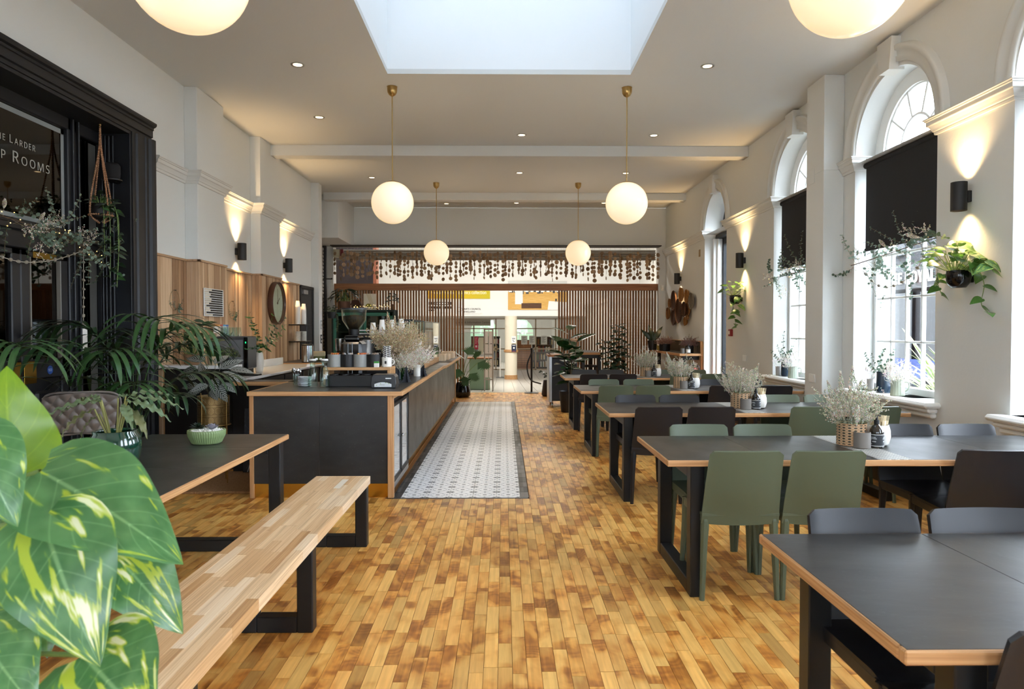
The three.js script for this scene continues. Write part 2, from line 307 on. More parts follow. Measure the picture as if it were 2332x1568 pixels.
// mouldings swept along a plan path (x, depth); side +1 sticks out to the right of travel
function sweep(prof, path, side = 1, closeEnds = true) {
  const n = path.length, mit = [], pos = [];
  const nor = (a, b) => { const x = b[0] - a[0], d = b[1] - a[1], l = Math.hypot(x, d); return [side * d / l, -side * x / l]; };
  for (let i = 0; i < n; i++) { const a = i ? nor(path[i - 1], path[i]) : nor(path[0], path[1]), b = i < n - 1 ? nor(path[i], path[i + 1]) : a, k = 1 + a[0] * b[0] + a[1] * b[1]; mit.push([(a[0] + b[0]) / k, (a[1] + b[1]) / k]); }
  const P = (i, j) => [path[i][0] + mit[i][0] * prof[j][0], prof[j][1], -(path[i][1] + mit[i][1] * prof[j][0])];
  const tri = (a, b, c) => side > 0 ? pos.push(...a, ...c, ...b) : pos.push(...a, ...b, ...c);
  for (let i = 0; i < n - 1; i++) for (let j = 0; j < prof.length - 1; j++) { const a = P(i, j), b = P(i + 1, j), c = P(i + 1, j + 1), e = P(i, j + 1); tri(a, b, c); tri(a, c, e); }
  if (closeEnds) for (const i of [0, n - 1]) for (let j = 1; j < prof.length - 1; j++) { if (i) tri(P(i, 0), P(i, j), P(i, j + 1)); else tri(P(i, 0), P(i, j + 1), P(i, j)); }
  const g = new THREE.BufferGeometry(); g.setAttribute('position', new THREE.Float32BufferAttribute(pos, 3)); g.computeVertexNormals(); return boxUV(g, 'z');
}
const RAIL = [[0, 3.0], [0.016, 3.0], [0.02, 3.014], [0.02, 3.024], [0.028, 3.028], [0.034, 3.044], [0.05, 3.07], [0.06, 3.075], [0.062, 3.08], [0.062, 3.108], [0.07, 3.112], [0.072, 3.122], [0.08, 3.126], [0.08, 3.136], [0, 3.145]];
struct('trim_1', sweep(RAIL, [[XL, 7.05], [XL, 7.766], [XL + 0.14, 7.766], [XL + 0.14, 8.5], [XL, 8.5], [XL, 9.76], [XL + 0.14, 9.76], [XL + 0.14, 10.6], [XL, 10.6], [XL, 12.78]], 1), M.trim);
for (const path of [[[XR + 0.14, 4.875], [XR, 4.875], [XR, 5.745], [XR + 0.14, 5.745]], [[XR + 0.14, 2.675], [XR, 2.675], [XR, 2.92]], [[XR, 3.34], [XR, 3.525], [XR + 0.14, 3.525]], [[XR + 0.14, 7.095], [XR, 7.095], [XR, 7.33]], [[XR, 7.75], [XR, 7.875], [XR + 0.14, 7.875]], [[XR + 0.14, 9.225], [XR, 9.225], [XR, 11.185], [XR + 0.16, 11.185]], [[XR + 0.2, 12.405], [XR, 12.405], [XR, DB]]]) struct('trim_2', sweep(RAIL, path, -1), M.trim);
// arch mouldings and keystones
for (const [c, r] of ARCH.slice(1)) {
  const prof = [[r + 0.002, 0], [r + 0.002, 0.028], [r + 0.045, 0.034], [r + 0.05, 0.022], [r + 0.095, 0.03], [r + 0.1, 0.05], [r + 0.135, 0.058], [r + 0.15, 0.04], [r + 0.16, 0]];
  const g = new THREE.LatheGeometry(prof.map((q) => new THREE.Vector2(q[0], q[1])), 40, 0, PI); // axis y, half turn
  g.applyMatrix4(new THREE.Matrix4().set(0, -1, 0, XR, 1, 0, 0, YS + 0.036, 0, 0, -1, -c, 0, 0, 0, 1));
  const pa = g.attributes.position; let mn = 9; for (let i = 0; i < pa.count; i++) mn = Math.min(mn, pa.getY(i));
  if (mn < YS - 0.1) { for (let i = 0; i < pa.count; i++) pa.setY(i, 2 * (YS + 0.036) - pa.getY(i)); }
  g.computeVertexNormals(); const o = struct('trim_3', clean(g), M.trim); o.material.side = THREE.DoubleSide;
  struct('keystone', toWall(ext(poly([[c - 0.085, YS + r - 0.03], [c + 0.085, YS + r - 0.03], [c + 0.125, Math.min(YS + r + 0.25, HC - 0.002)], [c - 0.125, Math.min(YS + r + 0.25, HC - 0.002)]]), 0.14), XR - 0.085), M.trim);
}
// sash windows with fanlights
let winNo = 0;
function sash(c, r, full) {
  const w = struct('window_' + (++winNo)), xw = XR + 0.2, f = M.white, d0 = c - r, d1 = c + r, B = 0.82;
  part(w, 'frame', [bd(xw, xw + 0.07, B, 3.0, d0, d0 + 0.045), bd(xw, xw + 0.07, B, 3.0, d1 - 0.045, d1), bd(xw, xw + 0.07, B, B + 0.06, d0, d1), bd(xw - 0.01, xw + 0.09, 2.98, 3.135, d0, d1, 0.008), bd(xw - 0.03, xw - 0.005, 3.08, 3.13, d0, d1, 0.006),
    toWall(ext((() => { const s = new THREE.Shape(); s.absarc(c, 3.12, r, 0, PI, false); s.absarc(c, 3.12, r - 0.15, PI, 0, true); return s; })(), 0.07, { curveSegments: 36 }), xw)], f);
  const n = 5, wd = (d1 - d0 - 0.09) / n, hh = (2.98 - B - 0.06) / n;
  if (full) {
    for (let k = 1; k < n; k++) { part(w, 'glazing_bar', bd(xw + 0.012, xw + 0.052, B + 0.06, 2.98, d0 + 0.045 + k * wd - 0.011, d0 + 0.045 + k * wd + 0.011, 0.006), f); part(w, 'glazing_bar', bd(xw + 0.012, xw + 0.052, B + 0.06 + k * hh - 0.011, B + 0.06 + k * hh + 0.011, d0 + 0.045, d1 - 0.045, 0.006), f); }
    const pg = bd(0, 0.003, 0.011, hh - 0.011, 0.011, wd - 0.011, 0);
    for (let k = 0; k < n; k++) for (let j = 0; j < n; j++) { const o = part(w, 'pane', pg, M.pane); o.position.set(xw + 0.03, B + 0.06 + j * hh, -(d0 + 0.045 + k * wd)); }
    const R = r - 0.15, ri = R * 0.46;
    const arc = (q, t) => toWall(clean(new THREE.TorusGeometry(q, t, 6, 30, PI).translate(c, 3.13, 0)), xw + 0.032);
    part(w, 'fan_ring', [arc(ri, 0.016), arc(R - 0.01, 0.014)], f);
    for (let k = 1; k < 5; k++) { const a = k * PI / 5; part(w, 'fan_bar', rod([xw + 0.032, 3.13 + Math.sin(a) * ri, -(c + Math.cos(a) * ri)], [xw + 0.032, 3.13 + Math.sin(a) * R, -(c + Math.cos(a) * R)], 0.014), f); }
    for (let k = 0; k < 5; k++) { const s = new THREE.Shape(); s.absarc(c, 3.13, R, k * PI / 5, (k + 1) * PI / 5, false); s.absarc(c, 3.13, ri, (k + 1) * PI / 5, k * PI / 5, true); part(w, 'pane', toWall(clean(new THREE.ShapeGeometry(s, 8)), xw + 0.03), M.pane); }
    const s = new THREE.Shape(); s.absarc(c, 3.13, ri, 0, PI, false); part(w, 'pane', toWall(clean(new THREE.ShapeGeometry(s, 16)), xw + 0.03), M.pane);
  } else {
    part(w, 'glazing_bar', bd(xw + 0.012, xw + 0.052, 1.85, 1.9, d0, d1), f);
    part(w, 'pane', bd(xw + 0.03, xw + 0.033, B + 0.06, 2.98, d0 + 0.045, d1 - 0.045, 0), M.pane);
    const s = new THREE.Shape(); s.absarc(c, 3.13, r - 0.15, 0, PI, false); part(w, 'pane', toWall(clean(new THREE.ShapeGeometry(s, 16)), xw + 0.03), M.pane);
  }
  part(w, 'window_sill', [bd(XR - 0.13, xw + 0.02, 0.775, 0.82, d0 - 0.09, d1 + 0.09, 0.018), bd(XR - 0.085, XR, 0.735, 0.775, d0 - 0.06, d1 + 0.06, 0.012), bd(XR - 0.05, XR, 0.69, 0.735, d0 - 0.045, d1 + 0.045, 0.012)], f);
}
for (const [c, r] of ARCH.slice(0, 5)) sash(c, r, c > 6);
// black framed glazed door in the far arch
{
  const [c, r] = ARCH[5], w = struct('door_2'), xw = XR + 0.3, K = M.paintBlack;
  part(w, 'frame', [bd(xw, xw + 0.08, 0, 3.0, c - r, c - r + 0.09), bd(xw, xw + 0.08, 0, 3.0, c + r - 0.09, c + r), bd(xw, xw + 0.08, 2.9, 3.06, c - r, c + r), bd(xw, xw + 0.08, 0, 0.2, c - r, c + r), bd(xw, xw + 0.08, 0, 2.9, c - 0.06, c + 0.06), bd(xw - 0.12, xw, 3.0, 3.06, c - r, c + r),
    toWall(ext((() => { const s = new THREE.Shape(); s.absarc(c, 3.06, r, 0, PI, false); s.absarc(c, 3.06, r - 0.1, PI, 0, true); return s; })(), 0.08, { curveSegments: 30 }), xw)], K);
  part(w, 'pane', bd(xw + 0.04, xw + 0.044, 0.2, 2.9, c - r + 0.09, c - 0.06, 0), M.pane); part(w, 'pane', bd(xw + 0.04, xw + 0.044, 0.2, 2.9, c + 0.06, c + r - 0.09, 0), M.pane);
  const s = new THREE.Shape(); s.absarc(c, 3.06, r - 0.1, 0, PI, false); part(w, 'pane', toWall(clean(new THREE.ShapeGeometry(s, 16)), xw + 0.04), M.pane);
  part(w, 'panel_pilaster', [bd(XR + 0.14, XR + 0.3, 0, 3.0, c + r - 0.05, c + r + 0.0, 0.006), bd(XR + 0.2, XR + 0.24, 0, 3.0, c + r - 0.08, c + r - 0.05, 0.01)], M.white);
}
// ---------------------------------------------------------------- left wall: entrance, oak cladding, service door
const xE = -3.75;
{
  const e = struct('door_1'), K = M.paintBlack;
  const prof = [[0, 0], [0.03, 0], [0.03, 0.06], [0.045, 0.075], [0.045, 0.2], [0.055, 0.21], [0.055, 0.25], [0.075, 0.27], [0.085, 0.3], [0.085, 0.335], [0.07, 0.35], [0, 0.36]];   // [out, across]
  // architrave: right jamb, left jamb, head
  const jamb = (dIn, s) => { const pts = prof.map((q) => [dIn + s * q[1], q[0]]); return toWallUp(pts, 0, 3.25); };
  function toWallUp(pts, y0, y1) { const g = ext(poly(pts.map((q) => [q[1], q[0]])), y1 - y0); return clean(g.applyMatrix4(new THREE.Matrix4().set(1, 0, 0, XL, 0, 0, 1, y0, 0, -1, 0, 0, 0, 0, 0, 1))); }
  part(e, 'architrave', [jamb(6.63, 1), jamb(4.41, -1)], K);
  const head = ext(poly(prof.map((q) => [q[0], 3.25 + q[1] * 0.5])), 2.22 + 0.72); part(e, 'architrave', clean(head.applyMatrix4(new THREE.Matrix4().set(1, 0, 0, XL, 0, 1, 0, 0, 0, 0, 1, -6.99, 0, 0, 0, 1))), K);
  part(e, 'reveal', [bd(xE - 0.1, XL + 0.02, 0, 3.22, 6.605, 6.629, 0.002), bd(xE - 0.1, XL + 0.02, 0, 3.22, 4.411, 4.435, 0.002), bd(xE - 0.1, XL + 0.02, 3.22, 3.249, 4.411, 6.629, 0.002)], K);
  const fl = []; for (const x of [-3.6, -3.635, -3.67, -3.70]) fl.push(bd(x - 0.008, x + 0.008, 0, 3.2, 6.582, 6.606, 0.005)); part(e, 'fluting', fl, K);
  // screen frame: transom glass 4.92-6.12, side lights, double doors
  const F = (y0, y1, d0, d1, o = 0.03) => bd(xE - 0.05, xE + o, y0, y1, d0, d1, 0.008);
  part(e, 'frame', [F(3.12, 3.25, 4.41, 6.63), F(0, 3.25, 6.117, 6.285), F(0, 3.25, 4.755, 4.923), F(2.04, 2.265, 4.41, 6.63, 0.05), F(0, 3.25, 6.6, 6.63), F(0, 3.25, 4.41, 4.44), bd(xE, xE + 0.075, 2.17, 2.23, 4.41, 6.63, 0.012), bd(xE, xE + 0.055, 0, 3.25, 6.155, 6.175, 0.006), bd(xE, xE + 0.055, 0, 3.25, 6.235, 6.255, 0.006)], K);
  const leaf = (d0, d1) => {
    const L = part(e, 'door_leaf', [F(0, 2.04, d0, d0 + 0.1, 0.02), F(0, 2.04, d1 - 0.1, d1, 0.02), F(1.99, 2.04, d0, d1, 0.02), F(1.02, 1.18, d0, d1, 0.02), F(0, 0.24, d0, d1, 0.02), bd(xE - 0.03, xE + 0.0, 0.24, 1.02, d0 + 0.1, d1 - 0.1, 0.003), bd(xE - 0.02, xE + 0.022, 0.34, 0.92, d0 + 0.17, d1 - 0.17, 0.02)], K);
    part(L, 'pane', bd(xE - 0.015, xE - 0.01, 1.18, 1.99, d0 + 0.1, d1 - 0.1, 0), M.darkPane); return L;
  };
  const l1 = leaf(5.52, 6.11); leaf(4.93, 5.515);
  part(l1, 'bead', [bd(xE - 0.01, xE + 0.028, 1.18, 1.99, 5.62, 5.63, 0.003), bd(xE - 0.01, xE + 0.028, 1.18, 1.99, 5.995, 6.005, 0.003)], colour('#77736a', 0.5));
  part(l1, 'round_sticker', xf(cyl(0.036, 0.036, 0.002, 0, 0, 0, 28), { p: [xE + 0.021, 1.085, -5.85], r: [0, 0, -PI / 2] }), std({ map: canvasTex(128, 128, (c) => { c.fillStyle = '#1f4fa0'; c.fillRect(0, 0, 128, 128); c.fillStyle = '#fff'; c.font = 'bold 17px sans-serif'; c.textAlign = 'center'; c.save(); c.translate(64, 64); c.fillText('Fire door', 0, -6); c.fillText('keep shut', 0, 16); c.restore(); }), roughness: 0.4 }), 'round blue sticker');
  part(e, 'door_plate', bd(xE + 0.02, xE + 0.024, 1.985, 2.035, 5.66, 5.95, 0.001), colour('#8a6a1e', 0.4, 0.6), 'brass plate');
  for (const [a, b] of [[5.36, 5.5], [5.535, 5.68]]) part(e, 'push_plate', bd(xE + 0.02, xE + 0.024, 0.99, 1.165, a, b, 0.001), M.goldPlinth, 'polished brass plate');
  part(e, 'paper_notice', bd(xE - 0.006, xE - 0.003, 1.2, 1.48, 6.3, 6.42, 0), M.paper, 'white paper notice');
  part(e, 'pane', bd(xE - 0.012, xE - 0.008, 2.265, 3.12, 4.923, 6.117, 0), M.darkPane);
  part(e, 'pane', bd(xE - 0.012, xE - 0.008, 0.3, 2.04, 6.285, 6.6, 0), M.darkPane); part(e, 'pane', bd(xE - 0.012, xE - 0.008, 2.265, 3.12, 6.285, 6.6, 0), M.darkPane);
  part(e, 'pane', bd(xE - 0.012, xE - 0.008, 0.3, 3.12, 4.44, 4.755, 0), M.darkPane);
  const fr = colour('#8c9292', 0.7), yb = 2.27, yt = 3.115;   // frosted border
  part(e, 'frosted_border', [bd(xE - 0.007, xE - 0.005, yb, yb + 0.04, 4.925, 6.115, 0), bd(xE - 0.007, xE - 0.005, yt - 0.04, yt, 4.925, 6.115, 0), bd(xE - 0.007, xE - 0.005, yb, yt, 4.925, 4.965, 0), bd(xE - 0.007, xE - 0.005, yb, yt, 6.075, 6.115, 0)], fr);
  part(e, 'frosted_border', bd(xE - 0.006, xE - 0.004, 0.3, 3.1, 6.47, 6.58, 0), colour('#4b4a46', 0.6));
  const font = await new FontLoader().loadAsync('fonts/droid/droid_sans_regular.typeface.json');
  const word = (t, size, y, d0, d1) => {
    const cap = []; let w = 0;
    for (let i = 0; i < t.length; i++) { const ch = t[i], s = (i === 0 || t[i - 1] === ' ') ? size : size * 0.76; if (ch === ' ') { w += size * 0.5; continue; } const g = new TextGeometry(ch.toUpperCase(), { font, size: s, depth: 0.002, curveSegments: 5 }); g.computeBoundingBox(); cap.push(g.translate(w - g.boundingBox.min.x, 0, 0)); w += g.boundingBox.max.x - g.boundingBox.min.x + size * 0.3; }
    const g = merge(cap); g.scale((d1 - d0) / w, 1, 1);
    // reading direction runs away from the camera, facing +x
    part(e, 'lettering', clean(g.applyMatrix4(new THREE.Matrix4().set(0, 0, 1, xE - 0.006, 0, 1, 0, y, -1, 0, 0, -d0, 0, 0, 0, 1))), colour('#a3a39c', 0.7));
  };
  word('The Larder', 0.062, 2.84, 5.26, 5.765); word('Pump Rooms', 0.088, 2.70, 5.08, 5.95);
}
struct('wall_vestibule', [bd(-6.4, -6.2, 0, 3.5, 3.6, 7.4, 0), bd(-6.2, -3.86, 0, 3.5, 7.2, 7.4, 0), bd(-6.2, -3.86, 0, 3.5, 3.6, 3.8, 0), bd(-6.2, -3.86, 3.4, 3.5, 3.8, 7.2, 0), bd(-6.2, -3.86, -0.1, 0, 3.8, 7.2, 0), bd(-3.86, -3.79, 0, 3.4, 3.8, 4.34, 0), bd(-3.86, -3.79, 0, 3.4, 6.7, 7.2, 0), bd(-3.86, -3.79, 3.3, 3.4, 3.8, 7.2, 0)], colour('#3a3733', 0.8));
// oak cladding, board by board
{
  const clad = struct('cladding'); const tones = ['#e6dad0', '#d8cabe', '#c6b4a4', '#b49f8e', '#ded1c6', '#a58f7d'].map((c) => std({ map: paleOakTex, color: c, roughness: 0.55 }));
  const YT = 2.155, run = (x, d0, d1) => { let d = d0; while (d < d1 - 0.005) { const e = Math.min(d1, d + pick([0.045, 0.07, 0.07, 0.095])); part(clad, 'board', boxUV(bd(x, x + rr(0.016, 0.024), 0.0, YT, d + 0.0015, e - 0.0015, 0.002), 'y', rnd() * 2, rnd() * 2), pick(tones)); d = e; } };
  const end = (x0, x1, d, s) => { let x = x0; while (x < x1 - 0.004) { const e = Math.min(x1, x + 0.047); part(clad, 'board', boxUV(bd(x + 0.001, e - 0.001, 0, YT, s > 0 ? d : d - 0.02, s > 0 ? d + 0.02 : d, 0.002), 'y', rnd() * 2, rnd() * 2), pick(tones)); x = e; } };
  run(XL, 6.995, 7.746); end(XL + 0.02, XL + 0.16, 7.766, -1); run(XL + 0.14, 7.766, 8.5); run(XL, 8.505, 9.74); end(XL + 0.02, XL + 0.16, 9.76, -1); run(XL + 0.14, 9.76, 10.6); run(XL, 10.605, 12.0);
  const cap = (x, d0, d1) => part(clad, 'capping', boxUV(bd(x, x + 0.034, YT, YT + 0.024, d0, d1, 0.003), 'z'), tones[2]);
  cap(XL, 6.995, 7.73); cap(XL + 0.14, 7.732, 8.5); part(clad, 'capping', bd(XL, XL + 0.174, YT, YT + 0.024, 7.732, 7.766), tones[2]); cap(XL, 8.5, 9.73); cap(XL + 0.14, 9.732, 10.6); part(clad, 'capping', bd(XL, XL + 0.174, YT, YT + 0.024, 9.732, 9.76), tones[2]); cap(XL, 10.6, 12.0);
}
{
  const d = struct('door_3');
  part(d, 'door_leaf', bd(XL, XL + 0.03, 0, 2.12, 12.06, 12.76, 0.004), M.black);
  part(d, 'frame', [bd(XL, XL + 0.045, 0, 2.17, 12.0, 12.06), bd(XL, XL + 0.045, 0, 2.17, 12.76, 12.82), bd(XL, XL + 0.045, 2.12, 2.17, 12.0, 12.82)], M.black);
  part(d, 'door_closer', bd(XL + 0.03, XL + 0.075, 2.02, 2.09, 12.1, 12.34), M.brushed);
  part(d, 'pull_handle', [bd(XL + 0.055, XL + 0.065, 1.2, 1.62, 12.28, 12.3), bd(XL + 0.03, XL + 0.06, 1.22, 1.24, 12.28, 12.3), bd(XL + 0.03, XL + 0.06, 1.58, 1.6, 12.28, 12.3)], colour('#55575a', 0.3, 1));
}
// ---------------------------------------------------------------- lamps
const WARM = '#ffd59a';
function spot(p, to, intensity, angle, penumbra, color = WARM, radius = 1.5) { const s = new THREE.SpotLight(color, intensity, 0, angle, penumbra, 2); s.position.set(...p); s.target.position.set(...to); s.castShadow = true; s.shadow.radius = radius; scene.add(s, s.target); }
const POWER = { globe: 0.9, sconceUp: 4.2, sconceDown: 3, down: 0.6 };
{
  const opal = std({ color: '#fff6e4', roughness: 0.12, emissive: '#ffdfae', emissiveIntensity: 0.62 });
  const where = { '-1': 'bar side', '1': 'table side' };
  for (const [d, at] of [[2.76, 'beside the skylight'], [7.75, 'between skylight and first beam'], [12.79, 'between the two ceiling beams']]) for (const x of [-1.21, 1.345]) {
    const o = thing('globe_pendant', `opal globe pendant on brass rod ${at}, ${where[Math.sign(x)]}`, 'pendant lamp', [x, 2.795, -d], 0, 'globe pendants');
    part(o, 'ceiling_cup', lathe([[0.0, 1.145], [0.012, 1.15], [0.035, 1.165], [0.05, 1.19], [0.054, 1.215], [0.054, 1.25], [0.058, 1.253], [0, 1.254]], 24), M.brass);
    part(o, 'rod', cyl(0.006, 0.006, 0.93, 0, 0.225, 0, 10), M.brass);
    part(o, 'collar', lathe([[0, 0.235], [0.045, 0.232], [0.07, 0.222], [0.074, 0.212], [0.06, 0.21]], 24), M.brass);
    part(o, 'globe', ball(0.2285, 0, 0, 0, 40, 26), opal);
    const l = new THREE.PointLight('#ffe2b8', POWER.globe, 0, 2); l.position.set(x, 2.795, -d); l.castShadow = true; l.shadow.radius = 10; scene.add(l);
  }
}
{
  const glow = std({ color: '#fff1d8', emissive: '#ffcf8c', emissiveIntensity: 9, roughness: 0.5 });
  const sc = (x, d, s, label) => {
    const o = thing('wall_sconce', label, 'wall lamp', [x, 2.315, -d], 0, 'up and down wall lamps'), cx = s * 0.082;
    part(o, 'back_plate', bd(Math.min(0, s * 0.03), Math.max(0, s * 0.03), 0.065, 0.15, -0.03, 0.03), M.black);
    part(o, 'cylinder', lathe([[0.05, 0.004], [0.056, 0], [0.056, 0.215], [0.05, 0.211], [0.05, 0.16], [0.0, 0.158], [0, 0.06], [0.05, 0.058], [0.05, 0.004]], 28, cx, 0, 0), M.black);
    part(o, 'lamp_glow', cyl(0.044, 0.044, 0.003, cx, 0.052, 0, 20), glow); part(o, 'lamp_glow', cyl(0.044, 0.044, 0.003, cx, 0.161, 0, 20), glow);
    spot([x + cx, 2.315 + 0.213, -d], [x + cx, 5, -d], POWER.sconceUp, 0.95, 1, WARM, 2); spot([x + cx, 2.315 + 0.002, -d], [x + cx, 0, -d], POWER.sconceDown, 0.95, 1, WARM, 2);
  };
  sc(XR, 5.338, -1, 'black cylinder wall lamp above the trailing plant beside the near blind'); sc(XR, 10.316, -1, 'black cylinder wall lamp above the trailing plant and red call point'); sc(XR, 14.05, -1, 'black cylinder wall lamp above the woven basket plates');
  sc(XL, 9.22, 1, 'black cylinder wall lamp between the two left pilasters above the cladding'); sc(XL, 11.22, 1, 'black cylinder wall lamp above the cladding beside the black service door');
}
{
  const glow = std({ color: '#fff3dc', emissive: '#ffdca6', emissiveIntensity: 6, roughness: 0.5 });
  const ring = lathe([[0.045, 0.0], [0.06, -0.006], [0.068, -0.004], [0.068, 0.001], [0.046, 0.012], [0.045, 0.0]], 24), lens = cyl(0.045, 0.045, 0.004, 0, -0.001, 0, 20);
  for (const [x, d] of [[-2.05, 7.12], [2.04, 7.11], [-2.29, 8.87], [0.245, 9.64], [2.04, 9.64], [-2.287, 12.36], [0.267, 11.96], [2.06, 11.97], [0.267, 14.8], [2.09, 14.79], [-2.05, 3.6], [2.04, 3.6], [-2.05, 0.4], [2.04, 0.4], [-1.2, 14.9]]) {
    const o = thing('recessed_downlight', 'small round recessed downlight in the cream ceiling', 'downlight', [x, HC - 0.002, -d], 0, 'ceiling downlights');
    part(o, 'ring', ring, M.brushed); part(o, 'lens', lens, glow);
    spot([x, HC - 0.02, -d], [x, 0, -d], POWER.down, 0.75, 0.8, '#ffe6c8', 2);
  }
}
struct('garland_rail', bd(-3.69, 3.375, 3.188, 3.21, 15.1, 15.4), colour('#2b2622', 0.6));
// ---------------------------------------------------------------- end wall: roller shutter, disc garlands, slat screen
{
  const r = thing('roller_shutter', 'pale ribbed roller shutter rolled up above the slat screen', 'shutter', [0, 0, 0]);
  for (let k = 0; k < 4; k++) part(r, 'slat', bd(-3.69, 3.375, 2.985 + k * 0.048, 3.029 + k * 0.048, 15.66 + (k % 2) * 0.01, 15.8, 0.014), colour('#a39d92', 0.5));
  part(r, 'bottom_bar', bd(-3.69, 3.375, 2.945, 2.985, 15.68, 15.76, 0.006), colour('#8f8a82', 0.5));
  const s = thing('side_shutter', 'grey slatted shutter strip beside the hanging plant', 'shutter', [0, 0, 0]);
  for (let k = 0; k < 40; k++) part(s, 'slat', bd(-3.875, -3.845, 0.05 + k * 0.078, 0.118 + k * 0.078, 14.5, 15.2, 0.012), colour('#b0aca4', 0.5));
  part(s, 'track', bd(-3.875, -3.80, 0, 3.2, 15.2, 15.28), colour('#22242a', 0.5));
}
{
  const wood = ['#b3a89c', '#a4988c', '#c0b4a8', '#96897d'].map((c) => std({ color: c, roughness: 0.75, map: paleOakTex })), str = colour('#8f8573', 0.9);
  const disc = [0.034, 0.04, 0.046].map((r) => boxUV(new THREE.CylinderGeometry(r, r, 0.003, 14).rotateX(PI / 2)));
  for (let k = 0; k < 84; k++) {
    const x = -3.62 + k * 0.0835 + rr(-0.03, 0.03), top = 3.19, n = 5 + Math.floor(rnd() * 4), low = rr(2.44, 2.62);
    const o = thing('disc_garland', 'hanging strand of thin wooden discs above the slat screen', 'garland', [x, low, -rr(15.12, 15.34)], 0, 'wooden disc strands');
    part(o, 'string', cyl(0.0012, 0.0012, top - low, 0, 0, 0, 4), str);
    const span = Math.min(0.56, top - low - 0.1), step = span / n;
    for (let j = 0; j < n; j++) { const q = part(o, 'disc', pick(disc), pick(wood)); q.position.set(rr(-0.006, 0.006), 0.03 + j * step + rr(-0.012, 0.012), rr(-0.006, 0.006)); q.rotation.set(rr(-0.35, 0.35), rr(-1.5, 1.5), rr(-0.3, 0.3)); }
  }
}
{
  const s = thing('slat_screen', 'oak screen of upright slats under a deep beam at the room end', 'screen', [0, 0, 0]);
  for (const [a, b] of [[-3.685, -1.85], [-1.848, 0.9], [0.902, 3.372]]) part(s, 'beam', boxUV(bd(a, b, 2.265, 2.41, 15.44, 15.6, 0.004), 'x', a * 3, 0), M.warmOak);
  const g = boxUV(bd(-0.018, 0.018, 0.0, 2.265, 15.475, 15.555, 0.003), 'y'), g2 = boxUV(bd(-0.018, 0.018, 0.0, 2.265, 15.475, 15.555, 0.003), 'y', 0.7, 0.9);
  const tones = ['#eef2e2', '#dde2d2', '#cdd2c2'].map((c) => std({ map: warmOakTex, color: c, roughness: 0.5 }));
  for (let x = -3.66; x < -0.86; x += 0.0603) part(s, 'slat', pick([g, g2]), pick(tones)).position.x = x;
  for (let x = 1.215; x < 3.372; x += 0.0603) part(s, 'slat', pick([g, g2]), pick(tones)).position.x = x;
}
